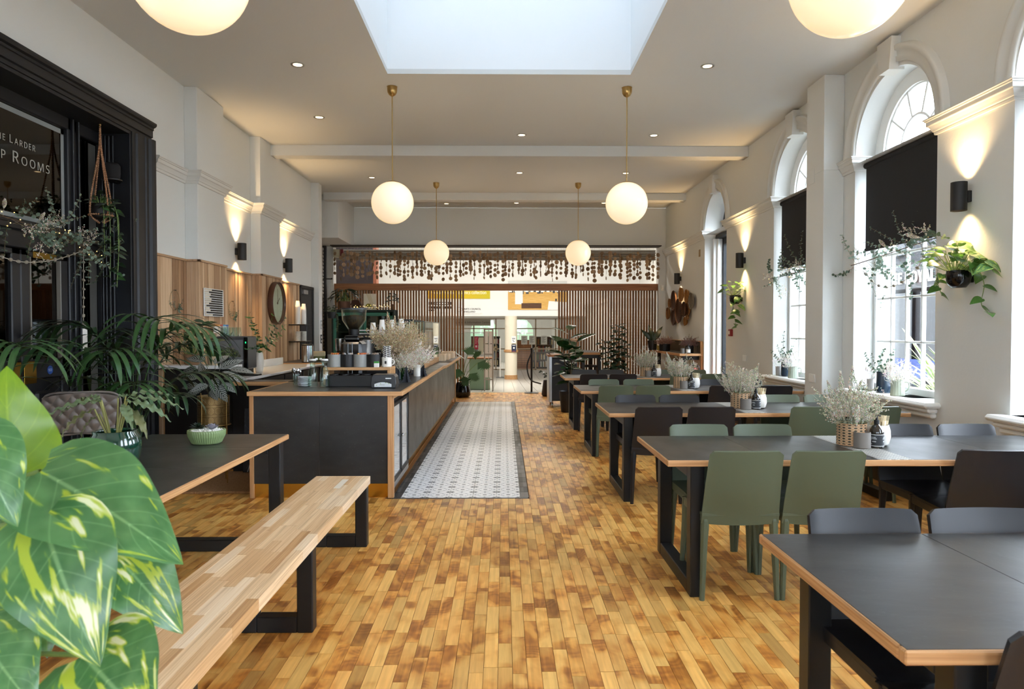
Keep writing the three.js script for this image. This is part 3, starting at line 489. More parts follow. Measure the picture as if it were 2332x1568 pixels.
// ---------------------------------------------------------------- lobby and library beyond the screen (floor ramps down 0.43 m)
{
  const yF = -0.43, tileT = dataTex(256, 256, [0.52, 0.52], (u, v) => { const e = Math.min((u * 2) % 1, (v * 2) % 1); const c = e < 0.03 ? 120 : 205 + 16 * fbm(u, v, 8, 8, 3, 9) + (((u * 2 | 0) + (v * 2 | 0)) % 2) * 5; return [c, c * 0.985, c * 0.95]; });
  const tile = std({ map: tileT, roughness: 0.22 });
  const ramp = toWall(ext(poly([[15.85, -0.4], [15.85, 0], [26, yF], [40, yF], [40, -0.7], [15.85, -0.7]]), 9.6), -4.6);
  struct('floor_lobby', boxUV(ramp, 'z'), tile);
  struct('threshold', bd(-3.7, 3.4, -0.05, 0.004, 15.8, 15.93, 0.003), colour('#c9c0a9', 0.35));
  const wall = colour('#eeede8', 0.8), W = (n, g, m = wall) => struct(n, g, m);
  W('wall_lobby', [bd(-4.6, 5.0, 1.9, 4.6, 26, 26.3, 0), bd(-4.9, -4.6, -0.6, 4.6, 15.65, 40, 0), bd(5.0, 5.3, -0.6, 4.6, 15.65, 40, 0), bd(-4.9, -3.88, 0, 4.6, 15.4, 15.65, 0), bd(3.53, 5.3, -0.6, 4.6, 15.45, 15.65, 0), bd(-4.6, 5.0, 1.9, 2.0, 26.3, 32, 0), bd(-4.9, 5.3, -0.6, 4.6, 40, 40.3, 0)]);
  W('ceiling_lobby', [bd(-4.9, 5.3, 4.6, 4.8, 15.4, 40.3, 0)]);
  W('wall_panel', bd(-4.6, -3.3, -0.1, 4.6, 18.0, 18.3, 0), colour('#2a1813', 0.5)); W('wall_panel', bd(-3.3, -3.22, -0.1, 4.6, 17.95, 18.3, 0), colour('#9a5636', 0.5));
  W('wall_panel', [bd(3.0, 5.0, -0.6, 2.3, 20, 26, 0), bd(2.96, 3.0, 2.2, 2.3, 20, 26, 0)], colour('#d9d6cd', 0.7));
  { const sh = thing('lobby_shutter', 'white ribbed shutter behind the right slats', 'shutter'); for (let k = 0; k < 26; k++) part(sh, 'slat', bd(3.05, 4.3, -0.2 + k * 0.085, -0.128 + k * 0.085, 19.8, 19.86, 0.012), colour('#e6e3da', 0.5)); }
  const col = struct('column', [cyl(0.225, 0.225, 2.33, 0.27, yF, -26.1, 40)], colour('#ece4d0', 0.6));
  part(col, 'rail_band', lathe([[0.225, 0], [0.26, 0.01], [0.27, 0.05], [0.26, 0.1], [0.225, 0.11]], 36, 0.27, 0.56, -26.1), M.oak); part(col, 'base_band', cyl(0.24, 0.24, 0.16, 0.27, yF, -26.1, 36), M.oak);
  // lamps in the lobby
  const glow = std({ color: '#ffffff', emissive: '#ffffff', emissiveIntensity: 3 });
  for (const [x, d, w, l] of [[-1.5, 21.5, 2.4, 0.5], [1.8, 21.5, 2.4, 0.5], [0, 17.8, 2.4, 0.4], [0.2, 36, 4, 0.4], [-2.6, 34, 2.4, 0.4], [2.4, 34, 2.4, 0.4]]) {
    const deep = d > 30, y = deep ? 3.6 : 4.58;
    single('ceiling_light_panel', `flat white light panel on the ceiling ${deep ? 'inside the library' : 'of the lobby'}`, 'ceiling light', bd(x - w / 2, x + w / 2, y, y + 0.02, d - l / 2, d + l / 2), glow, [0, 0, 0], 0, deep ? 'library light panels' : 'lobby light panels');
    const a = new THREE.RectAreaLight('#fff6ea', deep ? 18 : 34, w, l); a.position.set(x, y - 0.01, -d); a.lookAt(x, 0, -d); scene.add(a);
  }
  // glazed library front
  const front = struct('window_library'); front.name = 'window_8'; const K = colour('#b9a68e', 0.5);
  for (const x of [-2.6, -1.35, -0.35, 0.12, 1.45, 2.35, 3.0]) part(front, 'mullion', bd(x - 0.03, x + 0.03, yF, 1.9, 31.95, 32.05), K);
  for (const y of [yF, 1.42, 0.5, 1.86]) part(front, 'rail', bd(-2.6, 3.0, y, y + (y > 1.5 ? 0.05 : 0.05), 31.95, 32.05), K);
  for (const [a, b] of [[-2.6, -1.35], [-1.35, -0.35], [0.12, 1.45], [1.45, 2.35], [2.35, 3.0]]) part(front, 'pane', bd(a + 0.03, b - 0.03, yF + 0.05, 1.86, 32, 32.005, 0), M.pane);
  // signs on the white wall
  const flat = (name, label, cat, x0, x1, y0, y1, d, w, h, draw, rough = 0.7) => { const g = bd(x0, x1, y0, y1, d - 0.012, d, 0); const P = g.attributes.position, uv = g.attributes.uv; for (let i = 0; i < P.count; i++) uv.setXY(i, (P.getX(i) - x0) / (x1 - x0), (P.getY(i) - y0) / (y1 - y0)); return single(name, label, cat, g, std({ map: canvasTex(w, h, draw), roughness: rough })); };
  const on = (px, d) => (px - 1147) / FOCAL * d, up = (py, d) => 1.42 + (749 - py) / FOCAL * d;
  const rect = (a, b, c, e, d) => [on(a, d), on(b, d), up(e, d), up(c, d), d];
  flat('banner', 'yellow banner with white lettering on the lobby wall', 'banner', ...rect(976, 1116, 650, 680, 25.98), 560, 120, (c, w, h) => { const g = c.createLinearGradient(0, 0, w, 0); g.addColorStop(0, '#e8b018'); g.addColorStop(1, '#c9bb22'); c.fillStyle = g; c.fillRect(0, 0, w, h); c.fillStyle = '#fff'; c.font = '38px sans-serif'; c.textAlign = 'right'; c.fillText('welcome to the ceramics collection', 528, 78, 500); });
  flat('logo_panel', 'white panel reading arts council england', 'sign', ...rect(1040, 1096, 694, 714, 25.98), 256, 92, (c, w, h) => { c.fillStyle = '#e9e9e6'; c.fillRect(0, 0, w, h); c.fillStyle = '#222'; c.font = 'bold 25px sans-serif'; c.fillText('ARTS COUNCIL', 76, 52); c.fillText('ENGLAND', 76, 80); c.strokeStyle = '#555'; c.lineWidth = 3; c.beginPath(); c.arc(34, 48, 24, 0, 7); c.stroke(); });
  flat('notice_strip', 'black and white notice strips on the lobby wall', 'sign', ...rect(976, 1030, 686, 711, 25.98), 256, 120, (c, w, h) => { c.fillStyle = '#f2f2f0'; c.fillRect(0, 0, w, h); c.fillStyle = '#1c1c1c'; c.fillRect(4, 6, 248, 32); for (let k = 0; k < 5; k++) c.fillRect(4 + k * 50, 54, 44, 26); c.fillRect(4, 88, 60, 18); c.fillStyle = '#fff'; for (let k = 0; k < 9; k++) c.fillRect(14 + k * 26, 14, 15, 16); });
  flat('photo_poster', 'large photo poster of a gallery hall with pale timber floor', 'poster', ...rect(1157, 1291, 640, 705, 25.98), 536, 260, (c, w, h) => {
    c.fillStyle = '#cfd0cc'; c.fillRect(0, 0, w, 110); c.fillStyle = '#d6a95c'; c.fillRect(0, 96, w, h); for (let k = 0; k < 60; k++) { c.fillStyle = k % 2 ? '#c8994c' : '#e0b871'; c.fillRect((k * 97) % w, 100 + (k * 37) % 150, 60, 4); }
    c.fillStyle = '#40434a'; for (let k = 0; k < 16; k++) c.fillRect((k * 71 + 20) % w, 50 + (k * 13) % 30, 12 + (k % 4) * 7, 40); c.fillStyle = '#f2f2f0'; for (let k = 0; k < 9; k++) c.fillRect((k * 97 + 60) % w, 40, 26, 60);
    c.fillStyle = '#ececea'; c.fillRect(64, 70, 70, 140); c.beginPath(); c.moveTo(370, 180); c.lineTo(w, 190); c.lineTo(w, h); c.lineTo(360, h); c.fill(); c.fillStyle = '#3a2417'; c.fillRect(122, 200, 182, 48); c.strokeStyle = '#7a5133'; c.lineWidth = 4; for (let k = 0; k < 4; k++) { c.beginPath(); c.moveTo(122, 208 + k * 11); c.bezierCurveTo(180, 200 + k * 11, 240, 222 + k * 11, 304, 208 + k * 11); c.stroke(); } c.fillStyle = '#26262a'; c.fillRect(430, 160, 14, 20); c.fillRect(428, 176, 4, 14); c.fillRect(442, 176, 4, 14);
  });
  flat('library_sign', 'beige sign reading library and information centre', 'sign', ...rect(1036, 1117, 727, 741, 31.9), 512, 90, (c, w, h) => { c.fillStyle = '#a89e90'; c.fillRect(0, 0, w, h); c.fillStyle = '#2c2a28'; c.font = '40px sans-serif'; c.textAlign = 'center'; c.fillText('Library & Information Centre', w / 2, 58, 490); });
  for (const [a, l] of [[1187, 'white paper notice on library glass nearest the column'], [1205, 'white paper notice in the middle of the library glass'], [1232, 'white paper notice on library glass behind the rubber plant']]) flat('paper_notice', l, 'notice', ...rect(a, a + 14, 764, 784, 31.9), 64, 90, (c, w, h) => { c.fillStyle = '#ecebe4'; c.fillRect(0, 0, w, h); c.fillStyle = '#777'; for (let k = 0; k < 8; k++) c.fillRect(10, 12 + k * 8, 40 - (k % 3) * 8, 3); }).userData.group = undefined;
  flat('phone_sign', 'white sign with a phone symbol on the round column', 'sign', ...rect(1164.5, 1175, 765, 781, 25.84), 64, 100, (c, w, h) => { c.fillStyle = '#f2f2f2'; c.fillRect(0, 0, w, h); c.fillStyle = '#26324c'; c.fillRect(8, 26, 48, 6); c.fillRect(12, 38, 40, 6); c.lineWidth = 7; c.strokeStyle = '#26324c'; c.beginPath(); c.arc(40, 60, 16, 1.2, 3.6); c.stroke(); });
  flat('dark_sign', 'navy notice below the phone sign on the column', 'sign', ...rect(1165, 1175.5, 784, 801, 25.84), 64, 100, (c, w, h) => { c.fillStyle = '#1f2c48'; c.fillRect(0, 0, w, h); c.fillStyle = '#fff'; c.beginPath(); c.arc(32, 46, 12, 0, 7); c.fill(); c.fillRect(10, 10, 44, 6); c.fillStyle = '#9a3c4c'; c.fillRect(10, 86, 44, 6); });
  flat('red_poster', 'tall red poster on the library counter screen', 'poster', ...rect(1080.5, 1089, 766, 795, 30.9), 48, 160, (c, w, h) => { c.fillStyle = '#c02a44'; c.fillRect(0, 0, w, h); c.fillStyle = '#f4d8da'; for (let k = 0; k < 6; k++) c.fillRect(8, 14 + k * 14, 32 - k % 3 * 6, 4); c.fillRect(12, 110, 22, 26); });
  flat('cream_chart', 'cream paper chart beside the red poster', 'poster', ...rect(1090, 1101, 768, 806, 30.9), 64, 200, (c, w, h) => { c.fillStyle = '#e6dcc0'; c.fillRect(0, 0, w, h); c.fillStyle = '#c4b896'; for (let k = 0; k < 12; k++) c.fillRect(6, 12 + k * 15, 52, 3); });
  // interior of the library
  struct('library_arch_wall', bd(-4.6, 5.0, yF, 3.7, 39.6, 40, 0), colour('#b9bab4', 0.8));
  for (const x of [0.9, -1.1]) { const w = thing('arched_window', x > 0 ? 'distant arched window right of the column' : 'distant arched window left of the column', 'window', [x, 0.55, -39.58]); part(w, 'pane', ext((() => { const s = new THREE.Shape(); s.moveTo(-0.75, 0); s.lineTo(0.75, 0); s.lineTo(0.75, 0.7); s.absarc(0, 0.7, 0.75, 0, PI, false); s.lineTo(-0.75, 0); return s; })(), 0.02), std({ color: '#9fc0a0', emissive: '#b8d8c0', emissiveIntensity: 0.7 })); part(w, 'frame', [bc(0.06, 1.5, 0.05, 0, 0, 0.03), bc(1.5, 0.06, 0.05, 0, 0.62, 0.03)], M.white); }  // daylight is painted into these panes as a pale green glow
  const shelf = (x, d, w, label) => { const s = thing('bookshelf', label, 'bookshelf', [x, yF, -d]); part(s, 'carcass', [bc(0.03, 1.5, 0.3, -w / 2), bc(0.03, 1.5, 0.3, w / 2), bc(w, 1.5, 0.02, 0, 0, -0.14), ...[0.05, 0.4, 0.75, 1.1, 1.47].map((y) => bc(w, 0.03, 0.3, 0, y))], colour('#5b5a55', 0.6)); for (const y of [0.08, 0.43, 0.78, 1.13]) { let q = -w / 2 + 0.03; while (q < w / 2 - 0.08) { const t = rr(0.03, 0.07); part(s, 'book', bc(t * 0.9, rr(0.2, 0.28), 0.2, q + t / 2, y, 0), colour(pick(['#7a2f2a', '#2f4f6a', '#c9b98a', '#d8d8d0', '#35593a', '#222222', '#8a6a2a']), 0.7)); q += t; } } };
  shelf(1.85, 33.2, 1.0, 'grey bookshelf behind the right library glass'); shelf(-0.9, 35, 1.4, 'grey bookshelf behind the library doorway');
  const cab = thing('slatted_cabinet', 'brown cabinet front of horizontal slats behind the library glass', 'cabinet', [0.78, yF, -32.6]); part(cab, 'carcass', bc(1.0, 1.35, 0.4, 0, 0, -0.1), colour('#4d2f1a', 0.6)); for (let k = 0; k < 13; k++) part(cab, 'slat', bc(1.0, 0.085, 0.03, 0, 0.02 + k * 0.1, 0.12), M.warmOak);
  const scr = thing('perspex_screen', 'clear upright counter screen in the library doorway', 'screen', [on(1075, 31), yF + 0.8, -31]); part(scr, 'sheet', bc(1.5, 0.9, 0.01), M.glass); part(scr, 'edge', [bc(1.5, 0.02, 0.03, 0, 0.9), bc(0.02, 0.9, 0.03, -0.75), bc(0.02, 0.9, 0.03, 0.75)], M.white);
  const desk = thing('library_counter', 'white library counter below the clear screen', 'counter', [on(1075, 31.2), yF, -31.2]); part(desk, 'body', bc(1.8, 0.78, 0.5), colour('#d9d6cc', 0.6)); part(desk, 'top', bc(1.9, 0.04, 0.6, 0, 0.78), M.white);
  // poster stand and green glass desk just past the screen
  const st = thing('poster_stand', 'tall grey metal poster frame with white sheets beside the walkway', 'display stand', [on(1113, 16.5), -0.03, -16.5], -0.25);
  part(st, 'frame', [bc(0.03, 1.46, 0.03, -0.1), bc(0.03, 1.46, 0.03, 0.1), bc(0.23, 0.03, 0.03, 0, 1.43), bc(0.23, 0.03, 0.03, 0, 0.26), bc(0.23, 0.03, 0.03, 0, 0.85), bc(0.012, 1.4, 0.02, 0, 0.03)], colour('#a7a196', 0.45));
  for (const x of [-0.048, 0.048]) for (const [y, h] of [[0.32, 0.4], [0.88, 0.22], [1.12, 0.28]]) part(st, 'paper_sheet', bc(0.07, h, 0.004, x, y, 0.012), M.paper);
  const gd = thing('glass_desk', 'green glass fronted desk with brown top past the slat screen', 'desk', [on(1093, 17.3), -0.06, -17.3]); part(gd, 'glass_front', bc(0.5, 0.74, 0.02, 0, 0.02, 0.2), colour('#7f9c80', 0.15)); part(gd, 'body', bc(0.48, 0.74, 0.38), colour('#4a6450', 0.5)); part(gd, 'top', bc(0.6, 0.035, 0.5, 0, 0.76), M.warmOak);
  const sg = thing('security_gate', 'pale security gate leaning in the library doorway', 'gate', [on(1139, 27), yF, -27]); part(sg, 'panel', bc(0.05, 1.5, 0.35), M.ceramic); part(sg, 'foot', bc(0.3, 0.03, 0.4), colour('#777777', 0.5));
}
// ---------------------------------------------------------------- chairs
// a thin shell over f(s, t), s in -1..1, t in 0..1
function shell(f, nu, nv, th) {
  const P = [], e = 1e-3, A = [], B = [];
  for (let j = 0; j <= nv; j++) for (let i = 0; i <= nu; i++) {
    const s = -1 + 2 * i / nu, t = j / nv, p = V3(...f(s, t)), n = V3(...f(Math.min(1, s + e), t)).sub(V3(...f(Math.max(-1, s - e), t))).cross(V3(...f(s, Math.min(1, t + e))).sub(V3(...f(s, Math.max(0, t - e))))).normalize();
    A.push(p.clone().addScaledVector(n, th / 2)); B.push(p.clone().addScaledVector(n, -th / 2));
  }
  const idx = (flip) => { const r = []; for (let j = 0; j < nv; j++) for (let i = 0; i < nu; i++) { const a = j * (nu + 1) + i, b = a + 1, c = a + nu + 2, d = a + nu + 1; flip ? r.push(a, c, b, a, d, c) : r.push(a, b, c, a, c, d); } return r; };
  const face = (pts, flip) => { const g = new THREE.BufferGeometry(); g.setAttribute('position', new THREE.Float32BufferAttribute(pts.flatMap((p) => [p.x, p.y, p.z]), 3)); g.setIndex(idx(flip)); g.computeVertexNormals(); return clean(g); };
  const rim = [], N = nu + 1; for (let i = 0; i < nu; i++) rim.push([i, i + 1]); for (let j = 0; j < nv; j++) rim.push([j * N + nu, (j + 1) * N + nu]); for (let i = nu; i > 0; i--) rim.push([nv * N + i, nv * N + i - 1]); for (let j = nv; j > 0; j--) rim.push([j * N, (j - 1) * N]);
  const q = []; for (const [a, b] of rim) for (const p of [A[a], B[a], B[b], A[a], B[b], A[b]]) q.push(p.x, p.y, p.z);
  const g = new THREE.BufferGeometry(); g.setAttribute('position', new THREE.Float32BufferAttribute(q, 3)); g.computeVertexNormals();
  return merge([face(A, false), face(B, true), clean(g)]);
}
const chairGeo = (() => {
  const corner = (s) => 1 - 0.05 * sstep(0.84, 1, Math.abs(s)) ** 2;
  const back = shell((s, t) => { const y = 0.405 + 0.395 * t * corner(s) - 0.012 * (1 - t) * (1 - s * s), w = lerp(0.204, 0.188, t); return [s * w, y, 0.192 + 0.098 * Math.pow(t, 1.25) + 0.024 * (1 - s * s) * sstep(0, 0.5, t)]; }, 18, 14, 0.014);
  const seat = shell((s, t) => [s * lerp(0.196, 0.203, t), 0.452 - 0.014 * (1 - s * s) * Math.sin(PI * clamp(t * 1.05)) - 0.016 * (1 - sstep(0, 0.14, t)), -0.22 + 0.43 * t], 12, 12, 0.014);
  const skirt = [bd(-0.2, -0.182, 0.405, 0.45, -0.2, 0.205, 0.006), bd(0.182, 0.2, 0.405, 0.45, -0.2, 0.205, 0.006), bd(-0.19, 0.19, 0.4, 0.446, 0.19, 0.21, 0.006)];
  const leg = (sx, rear) => { // tapered square-section leg with a flared shoulder
    const pts = rear ? [[0.44, 0.181, 0.186, 0.014], [0.415, 0.181, 0.185, 0.0215], [0.37, 0.1825, 0.185, 0.0215], [0.3, 0.186, 0.188, 0.0185], [0, 0.198, 0.2, 0.0135]] : [[0.45, 0.178, -0.19, 0.026], [0.41, 0.179, -0.192, 0.026], [0.36, 0.183, -0.196, 0.021], [0.3, 0.186, -0.2, 0.0185], [0, 0.2, -0.222, 0.0125]];
    const pos = [], ring = pts.map(([y, x, z, r]) => [...Array(8)].map((_, k) => { const a = (k + 0.5) * PI / 4, m = r / Math.max(Math.abs(Math.cos(a)), Math.abs(Math.sin(a))) * 0.96; return [sx * x + Math.cos(a) * m, y, z + Math.sin(a) * m]; }));
    for (let j = 0; j < ring.length - 1; j++) for (let k = 0; k < 8; k++) { const a = ring[j][k], b = ring[j][(k + 1) % 8], c = ring[j + 1][(k + 1) % 8], d = ring[j + 1][k]; pos.push(...a, ...b, ...c, ...a, ...c, ...d); }
    const last = ring[ring.length - 1]; for (let k = 1; k < 7; k++) pos.push(...last[0], ...last[k], ...last[k + 1]);
    const g = new THREE.BufferGeometry(); g.setAttribute('position', new THREE.Float32BufferAttribute(pos, 3)); g.computeVertexNormals(); return clean(g);
  };
  return { back, seat: merge([seat, ...skirt]), legs: [leg(-1, true), leg(1, true), leg(-1, false), leg(1, false)] };
})();
function makeChair(m) {
  const o = thing('dining_chair', 'x', 'chair'); part(o, 'backrest', chairGeo.back, m); part(o, 'seat', chairGeo.seat, m); chairGeo.legs.forEach((g) => part(o, 'leg', g, m)); return o;
}
const protoChair = {};
function chair(col, x, d, turn, label, group) {
  const p = [x, 0, -d]; if (protoChair[col]) return copyOf(protoChair[col], p, turn, label, group);
  const o = protoChair[col] = makeChair(col === 'green' ? M.chairGreen : M.chairBlack); o.position.set(...p); o.rotation.y = turn; o.userData.label = label; o.userData.group = group; return o;
}
// ---------------------------------------------------------------- slate tables
const latticeTex = canvasTex(256, 256, (c, w) => { c.fillStyle = '#6f706e'; c.fillRect(0, 0, w, w); c.strokeStyle = '#c7c5bd'; c.lineWidth = 5; for (let k = -2; k < 8; k++) for (let j = -2; j < 8; j++) { const x = k * 32 + (j % 2 ? 16 : 0), y = j * 32; c.beginPath(); c.moveTo(x, y - 22); c.bezierCurveTo(x + 18, y - 10, x + 18, y + 10, x, y + 22); c.bezierCurveTo(x - 18, y + 10, x - 18, y - 10, x, y - 22); c.stroke(); } });
latticeTex.wrapS = latticeTex.wrapT = THREE.RepeatWrapping; latticeTex.repeat.set(1 / 0.18, 1 / 0.18);
const latticeMat = std({ map: latticeTex, roughness: 0.45 });
const TH = 0.735;
function slateTable(x0, x1, d0, d1, label, group, cuts, strip) {
  const o = thing('slate_table', label, 'table', [0, 0, 0], 0, group), e = 0.007;
  const alongX = x1 - x0 > d1 - d0;
  for (const g of [boxUV(bd(x0, x1, TH - 0.034, TH - 0.001, d0, d0 + 0.03, 0.004), 'x', rnd()), boxUV(bd(x0, x1, TH - 0.034, TH - 0.001, d1 - 0.03, d1, 0.004), 'x', rnd()), boxUV(bd(x0, x0 + 0.03, TH - 0.034, TH - 0.001, d0 + 0.03, d1 - 0.03, 0.004), 'z', rnd()), boxUV(bd(x1 - 0.03, x1, TH - 0.034, TH - 0.001, d0 + 0.03, d1 - 0.03, 0.004), 'z', rnd())]) part(o, 'edge_band', g, M.oak);
  part(o, 'top_core', bd(x0 + 0.028, x1 - 0.028, TH - 0.03, TH - 0.004, d0 + 0.028, d1 - 0.028, 0), M.black);
  for (let k = 0; k < cuts.length - 1; k++) {
    const a = cuts[k] + (k ? 0.0008 : e), b = cuts[k + 1] - (k === cuts.length - 2 ? e : 0.0008), isStrip = strip === k;
    const g = alongX ? bd(a, b, TH - 0.006, TH + (isStrip ? 0.0004 : 0), d0 + e, d1 - e, 0.0008, 'z') : bd(x0 + e, x1 - e, TH - 0.006, TH, a, b, 0.0008, 'x');
    part(o, isStrip ? 'patterned_strip' : 'slate_panel', boxUV(g, pick(['x', 'z']), isStrip ? 0 : rnd() * 2, isStrip ? 0 : rnd() * 2), isStrip ? latticeMat : M.slateTop);
  }
  const S = 0.075, fr = (c0) => { // one steel frame across the short side
    const B = (a0, a1, y0, y1, b0, b1) => alongX ? bd(a0, a1, y0, y1, b0, b1, 0.004) : bd(b0, b1, y0, y1, a0, a1, 0.004);
    const s0 = alongX ? d0 + 0.035 : x0 + 0.02, s1 = alongX ? d1 - 0.02 : x1 - 0.02;
    part(o, 'leg', B(c0, c0 + S, 0, TH - 0.034, s0, s0 + S), M.steel); part(o, 'leg', B(c0, c0 + S, 0, TH - 0.034, s1 - S, s1), M.steel);
    part(o, 'foot_rail', B(c0 + 0.001, c0 + S - 0.001, 0, S, s0 + S, s1 - S), M.steel); part(o, 'top_rail', B(c0 + 0.001, c0 + S - 0.001, TH - 0.034 - S, TH - 0.0341, s0 + S, s1 - S), M.steel);
  };
  const L0 = alongX ? x0 : d0, L1 = alongX ? x1 : d1; fr(L0 + (alongX ? 0.13 : 0.16)); fr(L1 - (alongX ? 0.13 : 0.05) - S);
  return o;
}
const ROW = [[1.482, 2.348], [3.668, 4.516], [5.737, 6.59], [7.81, 8.66], [9.88, 10.70]], ORD = ['fifth', 'fourth', 'third', 'second', 'first'];
ROW.forEach(([a, b], k) => slateTable(0.856, 3.34, a, b, `long slate topped table with oak edge and steel frames, ${ORD[k]} from the slat screen`, 'long dining tables', [0.856, 1.40, 1.975, 2.155, 2.75, 3.34], 2));
{
  const POS = ['aisle end', 'second from aisle', 'third from aisle', 'window end'];
  const seats = (k, facing, col, xs, top) => xs.forEach(([i, x, turn = 0, dd = 0]) => {
    const lab = `${col} plastic chair ${facing ? 'facing' : 'backing onto'} slat screen, ${POS[i]}, ${ORD[k]} table from screen`;
    chair(col, x, (facing ? top + 0.29 : top - 0.29) + dd, (facing ? 0 : PI) + turn, lab, 'moulded dining chairs');
  });
  seats(0, true, 'black', [[0, 1.225]], 1.425); seats(0, false, 'black', [[0, 1.235], [1, 1.65]], 2.405);
  seats(1, true, 'green', [[0, 1.237], [1, 1.66]], 3.575); seats(1, true, 'black', [[2, 2.56, -0.1, 0.02]], 3.57); seats(1, false, 'green', [[0, 1.265], [1, 1.68]], 4.565); seats(1, false, 'black', [[2, 2.6], [3, 3.01]], 4.56);
  seats(2, true, 'black', [[0, 1.24], [1, 1.665]], 5.62); seats(2, true, 'green', [[2, 2.49], [3, 2.99, 0.04]], 5.62); seats(2, false, 'black', [[0, 1.238], [1, 1.65]], 6.625); seats(2, false, 'green', [[2, 2.6], [3, 3.02]], 6.63);
  seats(3, true, 'green', [[0, 1.235], [1, 1.645]], 7.74); seats(3, true, 'black', [[2, 2.45], [3, 2.99]], 7.73); seats(3, false, 'green', [[0, 1.235], [1, 1.665]], 8.7); seats(3, false, 'black', [[2, 2.6], [3, 3.0]], 8.7);
  seats(4, true, 'black', [[0, 1.245], [1, 1.65]], 9.74); seats(4, true, 'green', [[2, 2.5], [3, 2.93]], 9.76); seats(4, false, 'black', [[0, 1.23], [1, 1.64]], 10.75); seats(4, false, 'green', [[2, 2.45], [3, 2.9]], 10.75);
}
slateTable(-2.3, -1.405, 1.55, 4.63, 'slate topped table with oak edge holding the green pots, beside the bench', null, [1.55, 2.2, 2.87, 3.5, 4.1, 4.63], -1);
// ---------------------------------------------------------------- bench of glued oak staves
{
  const b = thing('oak_bench', 'long oak block bench on black steel frames beside the slate table', 'bench', [0, 0, 0]);
  const x0 = -1.238, x1 = -0.882, d0 = 1.86, d1 = 4.665, n = 8, w = (x1 - x0) / n, tones = ['#ffffff', '#f3e6d4', '#e6d3ba', '#d8bf9f', '#fff8ec'].map((c) => std({ map: paleOakTex, color: c, roughness: 0.42 }));
  part(b, 'seat_core', boxUV(bd(x0 + 0.002, x1 - 0.002, 0.402, 0.44, d0 + 0.002, d1 - 0.002, 0.002), 'z'), tones[2]);
  for (let k = 0; k < n; k++) { let d = d0; while (d < d1 - 0.01) { let e = Math.min(d1, d + rr(0.22, 0.62)); if (d1 - e < 0.12) e = d1; part(b, 'stave', boxUV(bd(x0 + k * w + 0.0002, x0 + (k + 1) * w - 0.0002, 0.4, 0.45, d + 0.0002, e - 0.0002, 0.0008), 'z', rnd() * 2, rnd() * 2), pick(tones)); d = e; } }
  part(b, 'pale_inlay', bd(-1.04, -1.0, 0.4502, 0.4506, 4.3, 4.56, 0), colour('#e8dfcf', 0.5), 'pale inlaid strip');
  for (const d of [4.585, 3.285, 1.985]) { part(b, 'leg', bd(x0 + 0.008, x0 + 0.083, 0, 0.4, d, d + 0.07, 0.005), M.steel); part(b, 'leg', bd(x1 - 0.085, x1 - 0.01, 0, 0.4, d, d + 0.07, 0.005), M.steel); part(b, 'foot_rail', bd(x0 + 0.083, x1 - 0.085, 0, 0.075, d + 0.001, d + 0.069, 0.004), M.steel); part(b, 'top_rail', bd(x0 + 0.083, x1 - 0.085, 0.34, 0.4, d + 0.001, d + 0.069, 0.004), M.steel); }
}
